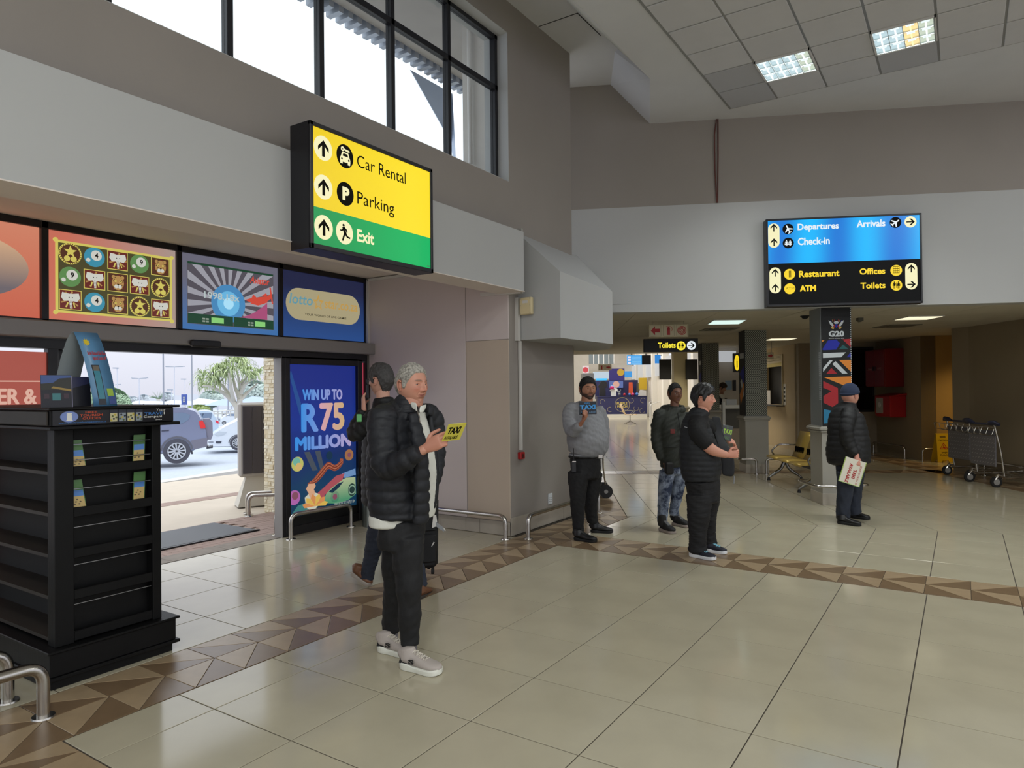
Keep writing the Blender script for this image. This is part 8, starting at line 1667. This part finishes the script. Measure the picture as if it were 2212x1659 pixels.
cloth('hood', M_olv, P4, [loft([(*(J(1455, 884, 0)+np.array(RH)*.115*math.cos(t)+np.array(FH)*(.03+.095*math.sin(t))+np.array([0, 0, .02*math.sin(t)])), .034, .042) for t in np.linspace(-1.1, pi+1.1, 14)], None, 12, .02)], .010, 3, wr=.005, wf=30)
q = MB(); bf_ = Fr(Vector(J(1453, 931, -.19)), RH, UP); q.box((-.026, -.03, 0), (.026, .022, .006), bf_, bev=.002); q.build('red_badge', mat('badge_red', (110, 38, 36), .5), P4); q = MB(); q.tube([Vector(J(1464, 893, -.13)), Vector(J(1470, 930, -.145)), Vector(J(1472, 980, -.15)), Vector(J(1472, 1004, -.14))], .006, 6); q.tube([Vector(J(1432, 966, -.155)), Vector(J(1452, 966, -.165)), Vector(J(1466, 965, -.15))], .005, 6); q.build('zip', M_blackm, P4)
pc_ = MB(); pc_.box((-.05, -.09, -.05), (.05, .05, .02), Fr(Vector(J(1446, 1008, -.17)), RH, UP), bev=.02); tag(pc_.build('belt_bag', M_blackm), 'small black pouch hanging at the hip of the man in the olive parka', 'pouch')
def acid():
    m = mat('acid_jeans', (70, 84, 110), .85, bump=.3, bscale=300); t = m.node_tree; b = t.nodes['Principled BSDF']; n = t.nodes.new('ShaderNodeTexNoise'); n.inputs['Scale'].default_value = 9; n.inputs['Detail'].default_value = 8; n.inputs['Roughness'].default_value = .7; g = t.nodes.new('ShaderNodeTexCoord'); r = t.nodes.new('ShaderNodeValToRGB')
    r.color_ramp.elements[0].position = .42; r.color_ramp.elements[0].color = (*s2l((34, 46, 72)), 1); r.color_ramp.elements[1].position = .62; r.color_ramp.elements[1].color = (*s2l((152, 164, 184)), 1); t.links.new(g.outputs['Object'], n.inputs['Vector']); t.links.new(n.outputs['Fac'], r.inputs[0]); t.links.new(r.outputs[0], b.inputs['Base Color']); return m
cloth('jeans', acid(), P4, [loft([(*J(1458, 1000, 0), .15, .11), (*J(1458, 1022, 0), .15, .115)], sd4, 20, .02), loft([(*J(1441, 1018, -.04), .088, .09), (*J(1436, 1060, -.06), .074, .08), (*J(1433, 1090, -.06), .06, .064), (*J(1431, 1118, -.05), .056, .06), (*J(1431, 1126, -.05), .058, .06)], sd4, 16, .02), loft([(*J(1470, 1015, .05), .086, .09), (*J(1464, 1060, .06), .07, .076), (*J(1458, 1092, .08), .058, .062), (*J(1456, 1112, .09), .055, .058)], sd4, 16, .02)], .010, 3, wr=.006, wf=30, seed=23)
M_ht = mat('hightop_black', (26, 25, 27), .7); M_hts = mat('hightop_sole', (150, 138, 132), .6)
shoe('shoe', P4, atz(1425, 1146), atz(1457, 1154), .10, .125, M_ht, M_hts, .028, ank=.05, ah=1.2, laces=mat('lace_grey', (120, 120, 122), .8)); shoe('shoe', P4, atz(1452, 1134), atz(1489, 1140), .10, .125, M_ht, M_hts, .028, ank=.05, ah=1.2, laces=MATS['lace_grey'])

# ======================= 5. woman in the quilted vest
SK5 = L3((204, 146, 124)); P5, J = fig('dark-haired woman in a black quilted vest holding a green-lettered taxi card', (-2.1, 6.65, 0), 6.72); sd5 = sd(68)
hc = J(1519, 862, 0); HR = hrot(dirc(66, -.02)); p5 = dict(w=.077, d=.098, nose=.95, fat=.06, red=L3((205, 120, 104)), look=(.15, 1, 0), res=(150, 110))
hd = make_head(P5, hc, HR, p5, SK5, L3((176, 104, 98)), L3((60, 44, 40)), 1.04); W5 = J(1571, 983, -.24); W6 = J(1589, 968, .2)
core = [loft([(*J(1511, 917, 0), .08, .075), (*J(1516, 896, 0), .066, .066), (*J(1519, 872, 0), .06, .064)], None, 14, .02), loft([(*J(1513, 1030, 0), .17, .14), (*J(1506, 920, 0), .17, .1)], sd5, 16, .05),
        loft([(*J(1508, 930, -.17), .055, .055), (*J(1527, 962, -.22), .056, .054), (*J(1545, 975, -.24), .050, .047), (*W5, .032, .028)], None, 14, .02), loft([(*J(1542, 930, .18), .05, .05), (*J(1568, 975, .26), .042, .042), (*W6, .03, .028)], None, 12, .02)]
hn = [hand(W5, J(1589, 981, -.24)-W5, nv(np.array(FH)), nv(np.array([0, 0, 1.])), curl=(.5, .6, .65, .7), size=.95, thumb=(.2, .1)), hand(W6, J(1582, 944, .12)-W6, nv(-np.array(RH)), nv(-np.array(FH)), curl=(.6, .6, .6, .6), size=.95)]
body_mesh(P5, core, hn, hd, skin_mat('skin_rosy', (204, 146, 124)), SK5, hv=.005)
hair_shell(P5, 'hair', hc, HR, p5, mat('glossy_black_hair', (16, 15, 18), .42, var=.3, vscale=50), lambda X, Y, Z: .018+.018*np.clip(Z/.1, 0, 1)+.006*np.clip(Y/.08, 0, 1), noise=.005, nf=85, scale=1.04, line=lambda X, Y, Z: cap_line(front=.046, side=.02, back=-.10)(X, Y, Z))
M_tee = mat('black_tee', (15, 15, 17), .8, bump=.1, bscale=120)
cloth('tee', M_tee, P5, [loft([(*J(1506, 1000, 0), .18, .14), (*J(1506, 920, 0), .185, .12), (*J(1512, 900, 0), .10, .09), (*J(1515, 893, 0), .08, .078)], sd5, 22, .02), loft([(*J(1507, 916, -.12), .085, .085), (*J(1508, 932, -.18), .082, .080), (*J(1522, 952, -.22), .075, .07), (*J(1531, 961, -.23), .072, .066)], None, 16, .02), loft([(*J(1525, 915, .12), .075, .075), (*J(1545, 940, .2), .065, .065)], None, 14, .02)], .011, 3, wr=.003, wf=30)
cloth('quilted_vest', mat('vest_black', (19, 22, 27), .65, bump=.1, bscale=200), P5, [loft([(*J(1515, 1036, 0), .20, .17), (*J(1514, 1015, 0), .215, .195), (*J(1512, 985, 0), .215, .195), (*J(1506, 950, .01), .20, .17), (*J(1502, 920, .03), .185, .135), (*J(1506, 903, .02), .14, .11), (*J(1513, 890, .01), .095, .09), (*J(1515, 884, .01), .085, .082)], sd5, 26, .02, ex=2.3)], .010, 3, quilts=.052, qa=.007, wr=.002, wf=40)
fd = nv(dirc(90))
strip('vest_flap', MATS['vest_black'], [(J(1534, 897, .10), J(1555, 900, .14)), (J(1538, 920, .12), J(1558, 925, .16)), (J(1545, 948, .10), J(1564, 952, .12)), (J(1552, 970, .04), J(1584, 976, .02)), (J(1560, 1005, .02), J(1588, 1008, .0)), (J(1556, 1028, .03), J(1586, 1031, .0))], P5, .014)
q = MB(); q.tube([Vector(J(1586, 1028, -.02)), Vector(J(1585, 1045, -.02))], .006, 6); q.box((-.014, -.002, 0), (.016, .004, .004), Fr(Vector(J(1481, 923, -.2)), RH*.95-UP*.25, UP)); q.build('vest_trim', mat('trim_grey', (140, 142, 146), .5), P5)
cloth('trousers', M_trk, P5, [loft([(*J(1516, 1035, 0), .19, .165), (*J(1520, 1060, 0), .18, .16), (*J(1520, 1080, 0), .165, .15)], sd5, 22, .02), loft([(*J(1510, 1070, -.08), .115, .13), (*J(1509, 1110, -.09), .098, .108), (*J(1508, 1145, -.08), .082, .09), (*J(1507, 1175, -.07), .078, .084), (*J(1508, 1192, -.07), .082, .09)], sd5, 18, .02), loft([(*J(1530, 1070, .09), .11, .125), (*J(1526, 1110, .12), .09, .10), (*J(1528, 1145, .14), .076, .082), (*J(1533, 1178, .16), .072, .08)], sd5, 18, .02)], .011, 3, wr=.008, wf=22, seed=31)
M_ws = mat('runner_navy', (24, 26, 40), .7, bump=.2, bscale=300); M_wso = mat('runner_sole', (220, 222, 226), .6)
shoe('shoe', P5, atz(1489, 1201), atz(1546, 1211), .10, .085, M_ws, M_wso, .03, ank=.045, laces=mat('lace_blue', (140, 200, 220), .7)); shoe('shoe', P5, atz(1524, 1192), atz(1570, 1197), .10, .085, M_ws, M_wso, .03, ank=.045, laces=MATS['lace_blue'])
card('taxi_card', 'black card with lime TAXI lettering held at the vest woman\'s chest', (J(1557, 949, .12), J(1579, 953, .10), J(1563, 917.5, .14)), .003, MATS['card_black'], [('TAXI', .12, .95, .42, .76, 0, 0, .045), ('AVAILABLE', .02, .82, .08, .27, 1, 0, .01), ('EDEN D', .40, .62, .86, .93, 1, 0, .01)], [mat('card_lime', (170, 214, 60), .4), mat('card_dull_green', (70, 120, 50), .4)])

# ======================= 6. man in the navy beanie
SK6 = L3((206, 150, 132)); P6, J = fig('man in a navy beanie and black puffer, back half turned, holding a white board', (-1.15, 9.3, 0), 8.3); sd6 = sd(125)
hc = J(1836, 855, 0); HR = hrot(dirc(116, .04)); p6 = dict(w=.08, d=.1, fat=.08, res=(100, 80)); hd = make_head(P6, hc, HR, p6, SK6, L3((170, 110, 100)), L3((120, 96, 84)), 1.06); W7 = J(1851, 987, -.25)
core = [loft([(*J(1832, 895, 0), .075, .07), (*J(1834, 872, 0), .064, .064), (*J(1836, 860, 0), .06, .062)], None, 14, .02), loft([(*J(1832, 1000, 0), .18, .16), (*J(1828, 890, 0), .17, .1)], sd6, 16, .05)]
body_mesh(P6, core, [hand(W7, J(1852, 1010, -.27)-W7, nv(np.array(FH)), nv(np.array(RH)), curl=(.8, .85, .9, .9), size=1.02, thumb=(.7, .4))], hd, skin_mat('skin_rosy2', (206, 150, 132)), SK6, hv=.006)
o = hair_shell(P6, 'beanie', hc, HR, p6, mat('beanie_navy', (44, 56, 84), .9, bump=.6, bscale=90, kind='wave'), lambda X, Y, Z: .014+.014*np.clip(Z/.1, 0, 1)+.005*(np.abs(Z-.0) < .02), noise=.0015, nf=60, scale=1.06, line=lambda X, Y, Z: Z-.012-.18*Y)
cloth('patterned_scarf', mat('scarf_mix', (54, 54, 58), .9, var=.9, vscale=90), P6, [loft([(*J(1832, 884, 0), .088, .085), (*J(1834, 876, 0), .084, .082), (*J(1835, 870, 0), .076, .076)], sd6, 18, .01)], .008, 2)
a7 = [J(1834, 896, -.16), J(1828, 925, -.2), J(1832, 955, -.2), J(1848, 982, -.24)]
cloth('jacket', M_puffb, P6, [loft([(*J(1834, 1000, 0), .24, .20), (*J(1832, 975, 0), .25, .215), (*J(1832, 945, 0), .235, .20), (*J(1829, 915, 0), .22, .17), (*J(1829, 893, 0), .19, .135), (*J(1832, 877, 0), .10, .095), (*J(1833, 872, 0), .088, .085)], sd6, 26, .02, ex=2.3), loft([(*J(1832, 888, -.1), .08, .08), (*a7[0], .085, .085), (*a7[1], .082, .08), (*a7[2], .075, .072), (*a7[3], .052, .05)], None, 16, .02)], .012, 3, quilts=.07, qa=.007, arms=(a7,), tube_arm=.09, wr=.002)
cloth('jeans', M_jean, P6, [loft([(*J(1836, 995, 0), .17, .14), (*J(1836, 1030, 0), .16, .135)], sd6, 20, .02), loft([(*J(1828, 1020, -.08), .105, .11), (*J(1826, 1060, -.09), .088, .095), (*J(1822, 1095, -.08), .076, .082), (*J(1822, 1118, -.07), .078, .086)], sd6, 16, .02), loft([(*J(1848, 1020, .06), .1, .1), (*J(1846, 1060, .08), .082, .088), (*J(1845, 1095, .1), .072, .078), (*J(1848, 1108, .11), .072, .078)], sd6, 16, .02)], .011, 3, wr=.006, wf=26, seed=41)
shoe('shoe', P6, atz(1809, 1131), atz(1860, 1137), .105, .085, M_bs, M_bso2, .03, ank=.05); shoe('shoe', P6, atz(1836, 1118), atz(1879, 1123), .105, .085, M_bs, M_bso2, .03, ank=.05)
cd, f_, W_, H_ = card('taxi_board', 'white board with red AVAILABLE TAXI lettering hanging sideways from the beanie man\'s hand', (J(1828, 986, -.31), J(1812, 1038, -.31), J(1872, 997, -.25)), .006, mat('board_white', (226, 222, 208), .5), [('AVAILABLE', .20, .98, .27, .43, 0, 0, .045), ('TAXI', .40, .76, .52, .68, 0, 0, .05), ('EDEN D TAXI CO', .20, .97, .78, .87, 0, 0, .01), ('044 000 0000', .35, .65, .13, .18, 0, 0, .005)][:3], [mat('board_red', (172, 44, 44), .5)])
q = MB(); q.box((-.002, -.002, -.008), (W_+.004, .004, .002), f_); q.box((-.002, H_-.002, -.008), (W_+.004, H_+.006, .002), f_); q.box((W_-.002, 0, -.008), (W_+.005, H_, .002), f_); q.build('green_edge', mat('edge_green', (170, 196, 110), .5), cd)

# ======================= 7. staff member at the desk
P7, J = fig('staff member in a black V-neck over a white shirt, head bent at the check-in desk', tuple(atz(1558, 932)), 17.95)
SK7 = L3((170, 126, 104)); hc = J(1560, 838.5, 0); HR = hrot(dirc(55, .45)); p7 = dict(res=(70, 56)); hd = make_head(P7, hc, HR, p7, SK7, L3((150, 96, 86)), L3((50, 38, 34)), 1.0); W8 = J(1568, 880, -.2)
body_mesh(P7, [loft([(*J(1557, 860, 0), .06, .06), (*J(1559, 846, 0), .055, .055)], None, 12, .02), loft([(*J(1557, 900, 0), .15, .1), (*J(1557, 862, 0), .15, .09)], sd(40), 14, .05)], [hand(W8, J(1572, 884, -.3)-W8, np.array([0, 0, -1.]), nv(np.array(RH)*-1), size=1.)], hd, skin_mat('skin_staff', (170, 126, 104)), SK7, .02, .008)
hair_shell(P7, 'hair', hc, HR, p7, mat('brown_hair', (52, 38, 30), .6, var=.3, vscale=50), lambda X, Y, Z: .016+.02*np.clip(Z/.1, 0, 1), noise=.004, nf=80, line=cap_line(front=.05, side=-.02, back=-.09, ear=.02))
cloth('shirt', M_shirt, P7, [loft([(*J(1558, 862, -.03), .08, .09), (*J(1558, 853, -.01), .07, .07)], sd(40), 14, .01)], .012, 2)
cloth('jumper', mat('jumper_black', (22, 24, 34), .85), P7, [loft([(*J(1557, 898, 0), .17, .13), (*J(1557, 875, 0), .18, .13), (*J(1556, 862, .03), .17, .11), (*J(1557, 856, .04), .1, .07)], sd(40), 18, .03), loft([(*J(1547, 865, -.05), .06, .06), (*J(1549, 880, -.1), .055, .055), (*J(1566, 879, -.22), .045, .045)], None, 12, .02), loft([(*J(1566, 862, .0), .06, .06), (*J(1572, 874, -.05), .05, .05)], None, 12, .02)], .016, 3, wr=.004)
cloth('trousers', mat('trousers_navy', (40, 46, 62), .85), P7, [loft([(*J(1557, 895, 0), .16, .12), (*J(1557, 908, 0), .16, .12)], sd(40), 16, .03), loft([(*J(1552, 905, 0), .09, .09), (*J(1552, 965, 0), .065, .07)], None, 12, .04), loft([(*J(1562, 905, 0), .09, .09), (*J(1563, 965, 0), .065, .07)], None, 12, .04)], .016, 3)
for x_ in (1551, 1562): shoe('shoe', P7, (*J(x_, 900, .05)[:2], 0.), (*J(x_+10, 900, -.15)[:2], 0.), .1, .08, M_bs, M_bso2, .02)
